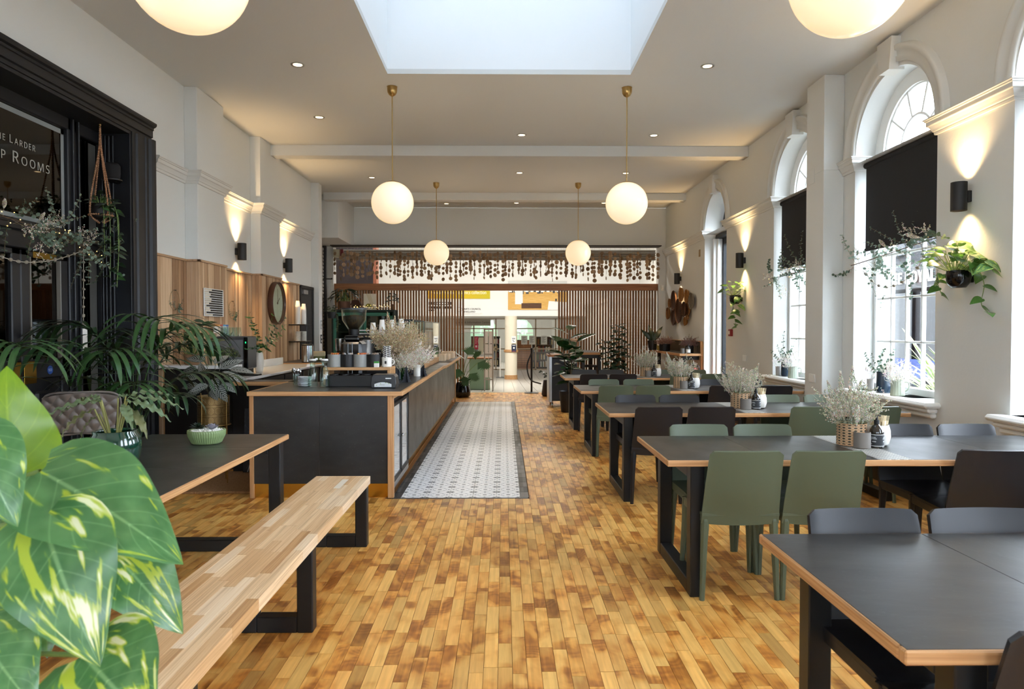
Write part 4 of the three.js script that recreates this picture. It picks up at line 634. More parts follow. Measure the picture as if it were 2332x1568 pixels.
// ---------------------------------------------------------------- the bar
const BT = 0.90;
{
  const bar = thing('bar_counter', 'slate clad bar counter with oak edged top and brass plinth', 'bar counter', [0, 0, 0]);
  const xi = -1.78, B = colour('#121315', 0.6);
  part(bar, 'carcass', bd(-2.11, -1.45, 0.118, 0.862, 5.965, 6.95, 0), B); part(bar, 'carcass', [bd(xi + 0.03, -0.97, 0.118, 0.848, 7.07, 13.72, 0)], B);
  // tops: peninsula and long run, then the slightly lower far run
  const oakU = (x0, x1, y0, y1, d0, d1, gr) => boxUV(bd(x0, x1, y0, y1, d0, d1, 0.003), gr, rnd(), rnd());
  for (const g of [oakU(-2.135, -0.84, BT - 0.036, BT - 0.0005, 5.885, 5.91, 'x'), oakU(-0.865, -0.84, BT - 0.036, BT - 0.0005, 5.91, 10.19, 'z'), oakU(-2.135, -2.11, BT - 0.036, BT - 0.0005, 5.91, 6.975, 'z'), oakU(-2.135, xi, BT - 0.036, BT - 0.0005, 6.975, 7.0, 'x')]) part(bar, 'edge_band', g, M.oak);
  for (const g of [oakU(-0.86, -0.835, BT - 0.05, BT - 0.0145, 10.192, 13.725, 'z'), oakU(xi, -0.835, BT - 0.05, BT - 0.0145, 13.725, 13.75, 'x')]) part(bar, 'edge_band', g, M.oak);
  for (const [a, b, c, d, y] of [[-2.11, -1.5, 5.91, 6.975, BT], [-1.4985, -0.865, 5.91, 6.975, BT], [xi, -0.865, 6.9765, 8.0, BT], [xi, -0.865, 8.0015, 9.1, BT], [xi, -0.865, 9.1015, 10.19, BT], [xi, -0.86, 10.192, 11.4, BT - 0.014], [xi, -0.86, 11.4015, 12.5, BT - 0.014], [xi, -0.86, 12.5015, 13.725, BT - 0.014]]) part(bar, 'slate_panel', boxUV(bd(a, b, y - 0.034, y, c, d, 0.0008), 'x', rnd() * 2, rnd() * 2), M.slateTop);
  // front face
  part(bar, 'post', boxUV(bd(-2.132, -2.098, 0, BT - 0.0365, 5.93, 5.97), 'y', 0.2), M.oak); part(bar, 'post', boxUV(bd(-0.975, -0.925, 0, BT - 0.0365, 5.925, 5.968), 'y', 0.5), M.oak);
  part(bar, 'slate_panel', boxUV(bd(-2.098, -1.5505, 0.12, BT - 0.037, 5.943, 5.964, 0.001), 'y', 0.3, 0.2), M.slate); part(bar, 'slate_panel', boxUV(bd(-1.549, -0.975, 0.12, BT - 0.037, 5.943, 5.964, 0.001), 'y', 1.1, 0.7), M.slate);
  part(bar, 'plinth', bd(-2.098, -0.975, 0, 0.118, 5.955, 5.965, 0.001), M.goldPlinth, 'brass plinth'); part(bar, 'plinth', bd(-1.0, -0.985, 0, 0.118, 7.06, 13.72, 0.001), M.goldPlinth, 'brass plinth');
  // inner return beside the doormat
  part(bar, 'slate_panel', boxUV(bd(-2.128, -2.111, 0.0, BT - 0.037, 5.97, 6.97, 0.001), 'y'), M.slate);
  const longSlate = std({ map: slateTex, color: '#c9b9a6', roughnessMap: slateRough, roughness: 0.95, bumpMap: slateBump, bumpScale: 0.002 });
  for (let k = 0, d = 7.065; d < 13.7; k++) { const e = Math.min(13.72, d + 0.605); part(bar, 'slate_panel', boxUV(bd(-0.968, -0.948, 0.118, (d > 10.1 ? BT - 0.051 : BT - 0.037), d, e - 0.0015, 0.001), 'y', rnd() * 2, rnd() * 2), longSlate); d = e; }
  part(bar, 'post', bd(-0.972, -0.93, 0, BT - 0.051, 13.72, 13.745), M.oak);
  const f = thing('bottle_fridge', 'black framed glass door fridge built into the bar front', 'fridge', [0, 0, 0]);
  part(f, 'housing', [bd(-1.4, -0.965, 0.06, 0.82, 5.99, 6.03, 0.002), bd(-1.4, -0.965, 0.06, 0.82, 6.98, 7.02, 0.002), bd(-1.4, -0.965, 0.78, 0.83, 5.99, 7.02, 0.002), bd(-1.4, -0.965, 0.03, 0.09, 5.99, 7.02, 0.002), bd(-1.42, -1.4, 0.03, 0.83, 5.99, 7.02, 0)], M.black);
  for (const [a, b] of [[6.03, 6.5], [6.5, 6.98]]) { const dr = part(f, 'door', [bd(-0.965, -0.94, 0.1, 0.78, a + 0.002, a + 0.04), bd(-0.965, -0.94, 0.1, 0.78, b - 0.04, b - 0.002), bd(-0.965, -0.94, 0.1, 0.14, a, b), bd(-0.965, -0.94, 0.75, 0.78, a, b)], M.black); part(dr, 'pane', bd(-0.952, -0.948, 0.14, 0.75, a + 0.04, b - 0.04, 0), phy({ color: '#c5ccd2', roughness: 0.04, metalness: 0.4, transmission: 0.35, thickness: 0 })); part(dr, 'knob', ball(0.012, -0.93, 0.45, -(a < 6.3 ? b - 0.02 : a + 0.02), 12, 8), M.chrome); }
  part(f, 'shelf', bd(-1.39, -0.98, 0.42, 0.43, 6.03, 6.98), M.brushed); part(f, 'kick_grille', bd(-0.965, -0.945, 0.045, 0.095, 6.0, 7.0, 0.002), M.brushed); part(f, 'oak_rail', bd(-0.97, -0.93, 0.83, 0.862, 5.99, 7.05), M.oak);
}
// back counter, raised end panel and hatch
{
  const c = thing('back_counter', 'white topped back counter along the oak clad wall', 'counter', [0, 0, 0]);
  part(c, 'worktop', bd(-3.30, -2.72, BT - 0.03, BT, 7.305, 10.62, 0.004), colour('#d6d8d8', 0.2)); for (const g of [bd(-3.309, -3.296, BT, BT + 0.1, 7.77, 8.5, 0.002), bd(-3.309, -3.296, BT, BT + 0.1, 9.76, 10.6, 0.002), bd(-3.44, -3.31, BT, BT + 0.1, 9.73, 9.742, 0.002)]) part(c, 'upstand', g, M.white);
  part(c, 'worktop', bd(-3.445, -3.3, BT - 0.03, BT, 8.52, 9.735, 0.004), colour('#d6d8d8', 0.2));
  part(c, 'cabinet', bd(-3.28, -2.76, 0.1, BT - 0.031, 7.32, 10.6, 0.003), M.black); for (const d of [8.1, 8.9, 9.7]) part(c, 'drawer_front', bd(-2.76, -2.74, 0.55, 0.85, d, d + 0.75, 0.004), M.steel);
  const k = thing('service_counter', 'dark topped oak edged counter beside the black service door', 'counter', [0, 0, 0]);
  part(k, 'worktop', bd(-3.44, -2.72, 0.87, 0.91, 10.63, 12.0, 0.004), M.slateTop); part(k, 'edge_band', boxUV(bd(-3.44, -2.72, 0.85, 0.912, 10.622, 10.65, 0.003), 'x'), M.oak); part(k, 'cabinet', bd(-3.44, -2.76, 0, 0.849, 10.66, 11.98, 0.003), M.black);
  const e = thing('end_panel', 'black half height panel with white cap closing the back counter', 'panel wall', [0, 0, 0]);
  part(e, 'panel', bd(-3.44, -3.045, 0, 1.02, 7.2, 7.3, 0.002), colour('#15171a', 0.45)); part(e, 'panel', bd(-3.043, -2.735, 0, 1.02, 7.2, 7.3, 0.002), colour('#15171a', 0.45)); part(e, 'cap', bd(-3.45, -2.71, 1.02, 1.056, 7.1, 7.36, 0.004), colour('#dfe1e1', 0.25)); part(e, 'edge_strip', bd(-3.462, -3.442, 0, 1.02, 7.19, 7.3, 0.002), M.oak);
  const h = thing('hatch_counter', 'short oak edged counter flap between bar and end panel', 'counter', [0, 0, 0]);
  part(h, 'top', boxUV(bd(-2.7, -2.14, BT - 0.012, BT, 7.04, 7.3, 0.001), 'x'), M.slateTop); part(h, 'edge_band', boxUV(bd(-2.7, -2.14, BT - 0.04, BT - 0.001, 7.02, 7.04, 0.002), 'x'), M.oak); part(h, 'front_panel', bd(-2.7, -2.14, 0, BT - 0.04, 7.06, 7.09, 0.002), M.black);
}
// things on the bar
const T = (n, l, c, x, d, y = BT, turn = 0, group) => thing(n, l, c, [x, y, -d], turn, group);
{
  const carafe = T('water_carafe', 'clear plastic carafe with white lid beside the plate stack', 'carafe', -1.714, 6.36, BT, 0, 'water carafes');
  part(carafe, 'body', lathe([[0, 0.003], [0.04, 0.003], [0.043, 0.012], [0.042, 0.1], [0.036, 0.15], [0.024, 0.18], [0.023, 0.195], [0.03, 0.235], [0.028, 0.235], [0.021, 0.196], [0.022, 0.18], [0.034, 0.148], [0.04, 0.1], [0.041, 0.014], [0, 0.008]], 26), M.glass);
  part(carafe, 'lid', [lathe([[0, 0.235], [0.032, 0.235], [0.032, 0.252], [0, 0.254]], 22), bc(0.022, 0.018, 0.016, 0.034, 0.242, 0, 0.004)], M.white);
  copyOf(carafe, [-1.608, BT, -6.36], PI, 'clear plastic carafe with white lid beside the black cup box', 'water carafes');
  const ps = ['lowest', 'second', 'third', 'fourth', 'fifth', 'topmost'], sg = lathe([[0, 0.0], [0.045, 0.0], [0.06, 0.013], [0.062, 0.018], [0.058, 0.016], [0.044, 0.005], [0, 0.004]], 28);
  for (let k = 0; k < 6; k++) single('saucer', `grey white saucer, ${ps[k]} of the stack on the bar`, 'saucer', sg, colour('#c9ccd0', 0.3), [-1.805, BT + k * 0.0145, -6.42], 0, 'saucer stack');
  const jar = T('cutlery_glass', 'clear tumbler of spoons on the bar beside the saucers', 'cutlery holder', -1.915, 6.55); part(jar, 'tumbler', lathe([[0, 0.002], [0.032, 0.002], [0.037, 0.1], [0.035, 0.1], [0.031, 0.006], [0, 0.006]], 22), M.glass);
  for (let k = 0; k < 9; k++) { const s = T('spoon', 'steel spoon standing in the tumbler on the bar', 'spoon', -1.915, 6.55, BT + 0.008, 0, 'spoons in the tumbler'); const a = k * 0.7, l = rr(0.1, 0.12); part(s, 'handle', rod([Math.cos(a) * 0.016, 0, Math.sin(a) * 0.016], [Math.cos(a) * 0.03, l, Math.sin(a) * 0.03], 0.002), M.chrome); part(s, 'bowl', xf(ball(0.014, 0, 0, 0, 10, 8), { s: [1, 1.5, 0.45], p: [Math.cos(a) * 0.032, l + 0.016, Math.sin(a) * 0.032], r: [0, a, 0] }), M.chrome); }
  const tray = T('cup_box', 'long black open box holding black espresso cups', 'box', -1.355, 6.57);
  part(tray, 'box', [bc(0.51, 0.1, 0.012, 0, 0, 0.165), bc(0.51, 0.1, 0.012, 0, 0, -0.165), bc(0.012, 0.1, 0.32, -0.249), bc(0.012, 0.1, 0.32, 0.249), bc(0.5, 0.01, 0.32)], M.black);
  const cup = lathe([[0, 0], [0.022, 0], [0.026, 0.006], [0.037, 0.045], [0.039, 0.052], [0.036, 0.052], [0.024, 0.008], [0, 0.007]], 20); const sau = lathe([[0, 0.0], [0.04, 0.003], [0.055, 0.009], [0.04, 0.006], [0, 0.004]], 20);
  for (let k = 0; k < 5; k++) for (let j = 0; j < 2; j++) { const c = T('espresso_cup', 'black espresso cup on a saucer in the black box', 'cup', -1.56 + k * 0.1, 6.49 + j * 0.1, BT + 0.052, 0, 'black espresso cups'); part(c, 'cup', cup, M.blackGloss); part(c, 'saucer', sau, M.blackGloss); part(c, 'handle', xf(clean(new THREE.TorusGeometry(0.014, 0.003, 6, 14)), { p: [0.038, 0.03, 0], r: [0, k, 0] }), M.blackGloss); }
  const ris = T('oak_riser', 'low oak riser shelf on the bar above the cup box', 'riser', -1.355, 6.68); part(ris, 'shelf', boxUV(bc(0.62, 0.026, 0.3, 0, 0.14, 0), 'x'), M.oak); part(ris, 'side', bc(0.03, 0.14, 0.3, 0.295, 0, 0), M.oak); part(ris, 'side', bc(0.03, 0.14, 0.3, -0.295, 0, 0), M.oak);
  const RY = BT + 0.166;
  ['#9b9e9b', '#17181b', '#9b9e9b', '#17181b'].forEach((c, k) => { const o = T('hex_tub', `${k % 2 ? 'black' : 'grey'} six sided tub of snack packets ${['at the carafe end of', 'second from the carafe end on', 'third from the carafe end on', 'beside the straws on'][k]} the riser`, 'tub', -1.582 + k * 0.121, 6.64, RY, 0, 'snack tubs'); part(o, 'tub', [clean(new THREE.CylinderGeometry(0.069, 0.069, 0.118, 6, 1, true).translate(0, 0.059, 0)), clean(new THREE.CylinderGeometry(0.069, 0.069, 0.004, 6).translate(0, 0.002, 0))], std({ color: c, roughness: 0.5, side: THREE.DoubleSide })); for (let j = 0; j < 7; j++) part(o, 'snack_packet', xf(bc(0.03, 0.07, 0.01), { p: [rr(-0.04, 0.04), 0.062, rr(-0.03, 0.03)], r: [rr(-0.3, 0.3), rr(0, 3), rr(-0.4, 0.4)] }), colour(k % 2 ? pick(['#c9ced6', '#8f7b6a', '#b9aca0']) : pick(['#d98a3a', '#c9622e', '#e0a75a']), 0.4)); });
  const pk = T('tea_packet', 'small green and white packet at the riser edge', 'packet', -1.18, 6.57, RY); part(pk, 'carton', bc(0.045, 0.05, 0.03), M.white); part(pk, 'band', bc(0.0455, 0.018, 0.0305, 0, 0.036), colour('#3d9a3a', 0.5));
  const mug = T('straw_mug', 'white enamel mug of straws on the riser', 'mug', -1.1, 6.66, RY); part(mug, 'body', lathe([[0, 0], [0.046, 0], [0.048, 0.004], [0.048, 0.09], [0.045, 0.09], [0.045, 0.006], [0, 0.006]], 28), std({ color: '#e6e4dd', roughness: 0.3 })); part(mug, 'handle', xf(clean(new THREE.TorusGeometry(0.025, 0.005, 8, 18, PI)), { p: [0.046, 0.045, 0], r: [0, 0, -PI / 2] }), M.ceramic); part(mug, 'print', bd(-0.012, 0.006, 0.03, 0.056, -0.0498, -0.0485, 0), M.black, 'black square mark');
  const stripe = canvasTex(32, 256, (c) => { c.fillStyle = '#f2f0ea'; c.fillRect(0, 0, 32, 256); c.strokeStyle = '#16171a'; c.lineWidth = 9; for (let k = -3; k < 14; k++) { c.beginPath(); c.moveTo(-4, k * 24); c.lineTo(36, k * 24 + 32); c.stroke(); } }); stripe.wrapS = stripe.wrapT = THREE.RepeatWrapping; const sm = std({ map: stripe, roughness: 0.6 }), sgeo = clean(new THREE.CylinderGeometry(0.0055, 0.0055, 0.19, 8, 1).translate(0, 0.095, 0));
  for (let k = 0; k < 22; k++) { const a = k * 2.399, r = 0.034 * Math.sqrt(k / 22); single('paper_straw', 'black and white striped paper straw standing in the mug', 'straw', sgeo, sm, [-1.1 + Math.cos(a) * r, RY + 0.008, -6.66 + Math.sin(a) * r], k, 'striped straws'); }
  const nap = T('napkin_dispenser', 'black napkin dispenser with pale label on the bar corner', 'napkin dispenser', -1.058, 6.31); part(nap, 'body', xf(ext(poly([[-0.1, 0], [0.1, 0], [0.106, 0.03], [0.1, 0.09], [0.085, 0.108], [-0.085, 0.108], [-0.1, 0.09], [-0.106, 0.03]]), 0.17, { bevelEnabled: true, bevelSize: 0.006, bevelThickness: 0.008, bevelSegments: 3 }), { p: [0, 0.006, -0.085] }), std({ color: '#202226', roughness: 0.3 })); 
  { const g = bd(-0.078, 0.072, 0.012, 0.062, -0.0985, -0.0935, 0.0015); const P = g.attributes.position, uv = g.attributes.uv; for (let i = 0; i < P.count; i++) uv.setXY(i, (P.getX(i) + 0.078) / 0.15, (P.getY(i) - 0.012) / 0.05); part(nap, 'label', g, std({ roughness: 0.5, map: canvasTex(300, 100, (c, w, h) => { c.fillStyle = '#202226'; c.fillRect(0, 0, w, h); c.fillStyle = '#d9dde0'; c.beginPath(); c.moveTo(0, 100); c.lineTo(0, 50); c.quadraticCurveTo(150, -20, 300, 50); c.lineTo(300, 100); c.fill(); c.fillStyle = '#7fae3c'; for (const [x, y] of [[40, 70], [200, 25], [250, 40], [110, 40]]) { c.beginPath(); c.ellipse(x, y, 10, 5, 0.6, 0, 7); c.fill(); } c.fillStyle = '#555'; c.fillRect(90, 60, 90, 6); }) }), 'pale label with green leaves'); part(nap, 'mark', bd(0.02, 0.07, 0.083, 0.092, -0.0985, -0.0935, 0), M.white); }
  // folded paper trees
  const treeS = () => { const p = [[0, 0.16]]; for (let k = 0; k < 5; k++) { p.push([0.012 + k * 0.009, 0.13 - k * 0.029]); p.push([0.006 + k * 0.0075, 0.125 - k * 0.029]); } p.push([0.058, 0]); const l = p.slice(1).reverse().map((q) => [-q[0], q[1]]); return poly([...p, ...l]); };
  const tg = ext(treeS(), 0.004); const navy = colour('#1d222c', 0.7);
  for (const [x, d, s, l] of [[-1.02, 6.72, 0.8, 'smallest dark paper tree behind the napkin dispenser'], [-0.955, 6.93, 1, 'dark paper tree in front of the green vase'], [-0.895, 7.83, 1.05, 'dark paper tree beside the white flower pot']]) { const o = T('paper_tree', l, 'paper tree', x, d, BT, 0.5, 'paper trees'); o.scale.setScalar(s); part(o, 'fin', tg, navy); part(o, 'fin', tg, navy).rotation.y = PI / 2; }
}
// grinder, funnel, espresso machine, take-away cups, display case
{
  const g = T('coffee_grinder', 'tall black coffee grinder with clear bean hopper', 'coffee grinder', -1.53, 7.25);
  part(g, 'body', [bc(0.21, 0.4, 0.3, 0, 0, 0, 0.03), bc(0.15, 0.05, 0.26, 0, 0.4, 0, 0.015)], M.blackGloss); for (const x of [-0.03, 0.012]) part(g, 'trim', bc(0.007, 0.36, 0.006, x, 0.02, 0.152), colour('#6d7074', 0.3, 1)); part(g, 'name_plate', bc(0.07, 0.03, 0.002, 0, 0.24, 0.157), colour('#33363b', 0.4)); part(g, 'neck', [cyl(0.05, 0.055, 0.08, 0, 0.44, 0, 24), bc(0.13, 0.012, 0.2, 0, 0.445, 0.03)], M.black);
  part(g, 'hopper', lathe([[0.045, 0.5], [0.06, 0.52], [0.118, 0.61], [0.126, 0.72], [0.122, 0.72], [0.114, 0.612], [0.056, 0.526], [0.043, 0.5]], 36), M.glass); part(g, 'beans', lathe([[0, 0.51], [0.04, 0.515], [0.105, 0.612], [0.108, 0.655], [0, 0.668]], 30), std({ color: '#2b1a12', roughness: 0.6, bumpMap: slateBump, bumpScale: 0.01 })); part(g, 'lid', [cyl(0.131, 0.131, 0.014, 0, 0.72, 0, 36)], colour('#3a3d41', 0.4));
  const f = T('steel_funnel', 'steel doser funnel beside the grinder', 'funnel', -1.71, 7.45, BT); part(f, 'cup', lathe([[0.02, 0.25], [0.035, 0.28], [0.055, 0.3], [0.062, 0.42], [0.06, 0.42], [0.05, 0.3]], 26), M.chrome); part(f, 'spout', rod([-0.055, 0.2, 0], [0, 0.29, 0], 0.008), M.black); part(f, 'stand', [cyl(0.012, 0.012, 0.27, 0, 0, 0), cyl(0.06, 0.06, 0.01)], M.black);
  const e = T('espresso_machine', 'steel and black espresso machine behind the flowers', 'espresso machine', -1.36, 8.25);
  part(e, 'body', [bc(0.62, 0.3, 0.45, 0, 0.16, 0, 0.02), bc(0.6, 0.05, 0.42, 0, 0, 0, 0.01)], M.black); part(e, 'side_panel', xf(ext(poly([[-0.25, 0], [0.25, 0], [0.2, 0.46], [-0.12, 0.46], [-0.26, 0.2]]), 0.02), { p: [-0.32, 0.02, 0], r: [0, PI / 2, 0] }), M.chrome); part(e, 'side_panel', xf(ext(poly([[-0.25, 0], [0.25, 0], [0.2, 0.46], [-0.12, 0.46], [-0.26, 0.2]]), 0.02), { p: [0.3, 0.02, 0], r: [0, PI / 2, 0] }), M.chrome); part(e, 'back_panel', bc(0.58, 0.2, 0.01, 0, 0.2, 0.231), M.chrome); part(e, 'cup_rail', bc(0.6, 0.012, 0.012, 0, 0.5, 0.2), M.chrome); part(e, 'cup_rail', bc(0.6, 0.012, 0.012, 0, 0.5, -0.2), M.chrome); part(e, 'top_tray', bc(0.6, 0.012, 0.42, 0, 0.462), M.brushed);
  const cg = lathe([[0, 0.1], [0.026, 0.1], [0.037, 0.004], [0.039, 0.0], [0.036, 0.0], [0.024, 0.096], [0, 0.097]], 22), ring = ['left', 'second', 'third', 'right'];
  [[-1.52, 3], [-1.415, 6], [-1.3, 6], [-1.19, 7]].forEach(([x, n], k) => { for (let j = 0; j < n; j++) single('paper_cup', `white paper cup in an upside down stack on the espresso machine`, 'paper cup', cg, M.white, [x, BT + 0.474 + j * 0.011, -8.25], 0, 'upturned paper cups'); });
  const c = T('display_case', 'glass food display case with wooden base on the bar', 'display case', -1.3, 10.45, BT - 0.007);
  part(c, 'base', boxUV(bc(0.5, 0.08, 2.08), 'z'), M.oak); part(c, 'glass_side', bc(0.006, 0.54, 2.06, 0.245, 0.08), M.glass); part(c, 'glass_side', bc(0.006, 0.54, 2.06, -0.245, 0.08), M.glass); part(c, 'glass_end', bc(0.48, 0.54, 0.006, 0, 0.08, 1.03), M.glass); part(c, 'glass_end', bc(0.48, 0.54, 0.006, 0, 0.08, -1.03), M.glass); for (const y of [0.26, 0.44]) part(c, 'shelf', bc(0.44, 0.006, 2.0, 0, y), M.glass); part(c, 'top', bc(0.5, 0.008, 2.08, 0, 0.62), M.glass); part(c, 'top_frame', bc(0.34, 0.03, 0.9, -0.08, 0.628, 0.55), M.black); for (const x of [-0.244, 0.244]) for (const z of [-1.03, 0, 1.03]) part(c, 'corner_trim', bc(0.008, 0.55, 0.008, x, 0.08, z, 0.001), colour('#3c4a46', 0.2)); for (const x of [-0.246, 0.246]) part(c, 'top_trim', bc(0.008, 0.01, 2.08, x, 0.624, 0, 0.001), colour('#3c4a46', 0.2)); part(c, 'top_trim', bc(0.5, 0.01, 0.008, 0, 0.624, 1.034, 0.001), colour('#3c4a46', 0.2)); part(c, 'steel_back', bc(0.22, 0.42, 0.3, -0.02, 0.1, 0.62, 0.01), M.brushed); part(c, 'dark_back', bc(0.14, 0.5, 0.3, -0.16, 0.09, 0.86), M.black);
  for (const [x, y, d, col] of [[-1.2, 0.09, 9.9, '#a8703a'], [-1.2, 0.09, 10.4, '#c99a5a'], [-1.22, 0.27, 10.1, '#b9854a'], [-1.22, 0.27, 10.9, '#8a5a2e']]) { const o = T('cake', `baked cake ${y > 0.2 ? 'on the middle shelf' : 'on the base'} of the display case`, 'cake', x, d, BT + y - 0.007, 0, 'cakes in the display'); part(o, 'plate', cyl(0.1, 0.1, 0.008), M.ceramic); part(o, 'sponge', lathe([[0, 0.008], [0.08, 0.008], [0.084, 0.05], [0.07, 0.062], [0, 0.066]], 24), colour(col, 0.8)); }
  const box = (x, d, w, l, h, lab) => { const o = T('wooden_tray', lab, 'tray', x, d, BT - 0.014); part(o, 'tray', [bc(w, h, 0.012, 0, 0, l / 2), bc(w, h, 0.012, 0, 0, -l / 2), bc(0.012, h, l, w / 2), bc(0.012, h, l, -w / 2), bc(w, 0.012, l)], M.paleOak); };
  box(-1.1, 12.0, 0.22, 0.34, 0.11, 'open wooden tray beside the display case'); box(-1.06, 12.55, 0.2, 0.5, 0.09, 'long low wooden tray between two wooden trays'); box(-1.03, 13.15, 0.22, 0.42, 0.12, 'open wooden tray near the bar end');
}
// things along the oak clad wall
const lathe0 = lathe([[0, 0.1], [0.028, 0.1], [0.04, 0.004], [0.042, 0], [0.038, 0], [0.026, 0.097], [0, 0.097]], 16), lid0 = lathe([[0, 0.012], [0.036, 0.012], [0.044, 0.002], [0.044, 0], [0.03, 0.004], [0, 0.004]], 16);
{
  const m = T('hot_water_machine', 'black glass sided bean machine on the back counter', 'coffee machine', -3.05, 8.1);
  part(m, 'body', bc(0.36, 0.37, 0.3, 0, 0.07, 0, 0.012), colour('#4a4b4e', 0.25)); part(m, 'glass_front', bc(0.3, 0.3, 0.006, -0.02, 0.1, 0.154), std({ color: '#6f7174', roughness: 0.08 })); part(m, 'control_strip', bc(0.045, 0.36, 0.02, 0.165, 0.07, 0.152), M.blackGloss); part(m, 'indicator_light', bc(0.012, 0.02, 0.004, 0.165, 0.36, 0.164), std({ color: '#1f9a5a', emissive: '#22ee88', emissiveIntensity: 1.2 }), 'green indicator'); part(m, 'drip_tray', bc(0.2, 0.02, 0.14, 0.22, 0, 0.16, 0.006), M.blackGloss); part(m, 'stand', bc(0.3, 0.07, 0.26, 0, 0, 0), M.black);
  for (let k = 0; k < 5; k++) single('water_glass', 'upturned clear tumbler on top of the bean machine', 'glass', lathe([[0, 0.1], [0.026, 0.1], [0.034, 0], [0.032, 0], [0.024, 0.097], [0, 0.097]], 18), M.glass, [-3.16 + (k % 3) * 0.08, BT + 0.441, -8.04 - Math.floor(k / 3) * 0.09], 0, 'tumblers on the machine');
  const wb = (y, d, l, lab) => { const s = T('bracket_shelf', lab, 'shelf', XL + 0.16, d, y); part(s, 'board', bd(0.0, 0.17, 0, 0.015, -l / 2, l / 2), M.black); part(s, 'lip', bd(0.165, 0.17, 0.0, 0.05, -l / 2, l / 2), M.black); };
  wb(1.3, 8.12, 0.36, 'upper black bracket shelf with picture jars'); wb(1.08, 8.12, 0.36, 'lower black bracket shelf with tea cartons');
  for (let k = 0; k < 4; k++) { const o = T('spread_jar', `glass jar with a white label, ${['first', 'second', 'third', 'fourth'][k]} from the entrance on the bracket shelf`, 'jar', XL + 0.245, 7.99 + k * 0.082, 1.316, 0, 'labelled jars'); part(o, 'jar', cyl(0.034, 0.034, 0.14, 0, 0, 0, 20), colour(['#b9a58a', '#8f8578', '#a8b4ba', '#7d8896'][k], 0.3)); part(o, 'label', bc(0.05, 0.075, 0.003, 0, 0.06, 0.034), M.paper); part(o, 'lid', cyl(0.035, 0.035, 0.015, 0, 0.14, 0, 20), colour(['#d28a2e', '#b8423a', '#3c8fc0', '#3c5f9a'][k], 0.4)); }
  for (let k = 0; k < 3; k++) { const o = T('tea_carton', `${['lime green', 'white', 'pale pink'][k]} tea carton on the lower bracket shelf`, 'carton', XL + 0.24, 8.0 + k * 0.1, 1.096, 0, 'tea cartons'); part(o, 'carton', bc(0.06, 0.11, 0.08), colour(['#9ad02a', '#e8e4e0', '#d9c9c6'][k], 0.6)); part(o, 'panel', bc(0.03, 0.04, 0.002, 0.008, 0.05, 0.041), M.black); }
  const u = T('insulated_flask', 'tall steel and black drinks flask on the dark counter', 'flask', -3.0, 10.85, 0.91); part(u, 'body', lathe([[0, 0], [0.085, 0], [0.088, 0.01], [0.088, 0.26], [0.08, 0.28], [0, 0.285]], 30), M.black); part(u, 'steel_side', lathe([[0.089, 0.012], [0.0895, 0.012], [0.0895, 0.258], [0.089, 0.258]], 30), M.chrome); part(u, 'pump', [cyl(0.03, 0.03, 0.03, 0, 0.285), bc(0.08, 0.02, 0.03, 0.03, 0.31)], M.black);
  const bk = T('green_basket', 'green felt basket with cream rim on the dark counter', 'basket', -2.98, 11.35, 0.91); part(bk, 'tub', lathe([[0, 0], [0.1, 0], [0.115, 0.02], [0.118, 0.1], [0.11, 0.1], [0, 0.02]], 26), colour('#6f7a52', 0.9)); part(bk, 'rim', lathe([[0.119, 0.08], [0.126, 0.1], [0.122, 0.15], [0.108, 0.155], [0.108, 0.09]], 26), colour('#cfc4a4', 0.95));
  for (const [y, n, h] of [[1.5, 3, 0.011], [1.23, 3, 0.011]]) { const s = T('cup_shelf', y > 1.4 ? 'upper black wall shelf for paper cups' : 'lower black wall shelf for paper bowls', 'shelf', XL + 0.03, 11.55, y); part(s, 'board', bd(0, 0.26, -0.02, 0, -0.2, 0.2), M.black); for (let k = 0; k < n; k++) for (let j = 0; j < (y > 1.4 ? 26 - k * 4 : 12); j++) single(y > 1.4 ? 'paper_cup' : 'paper_bowl', y > 1.4 ? 'white paper cup in a nested tower on the upper wall shelf' : 'white paper bowl in a stack on the lower wall shelf', y > 1.4 ? 'paper cup' : 'paper bowl', y > 1.4 ? lathe0 : lid0, M.paper, [XL + 0.16 + (k % 2) * 0.06, y + j * (y > 1.4 ? 0.011 : 0.013), -(11.42 + k * 0.12)], 0, y > 1.4 ? 'cup towers' : 'paper bowls'); }  // the stacks on the lower shelf are takeaway cup lids
}
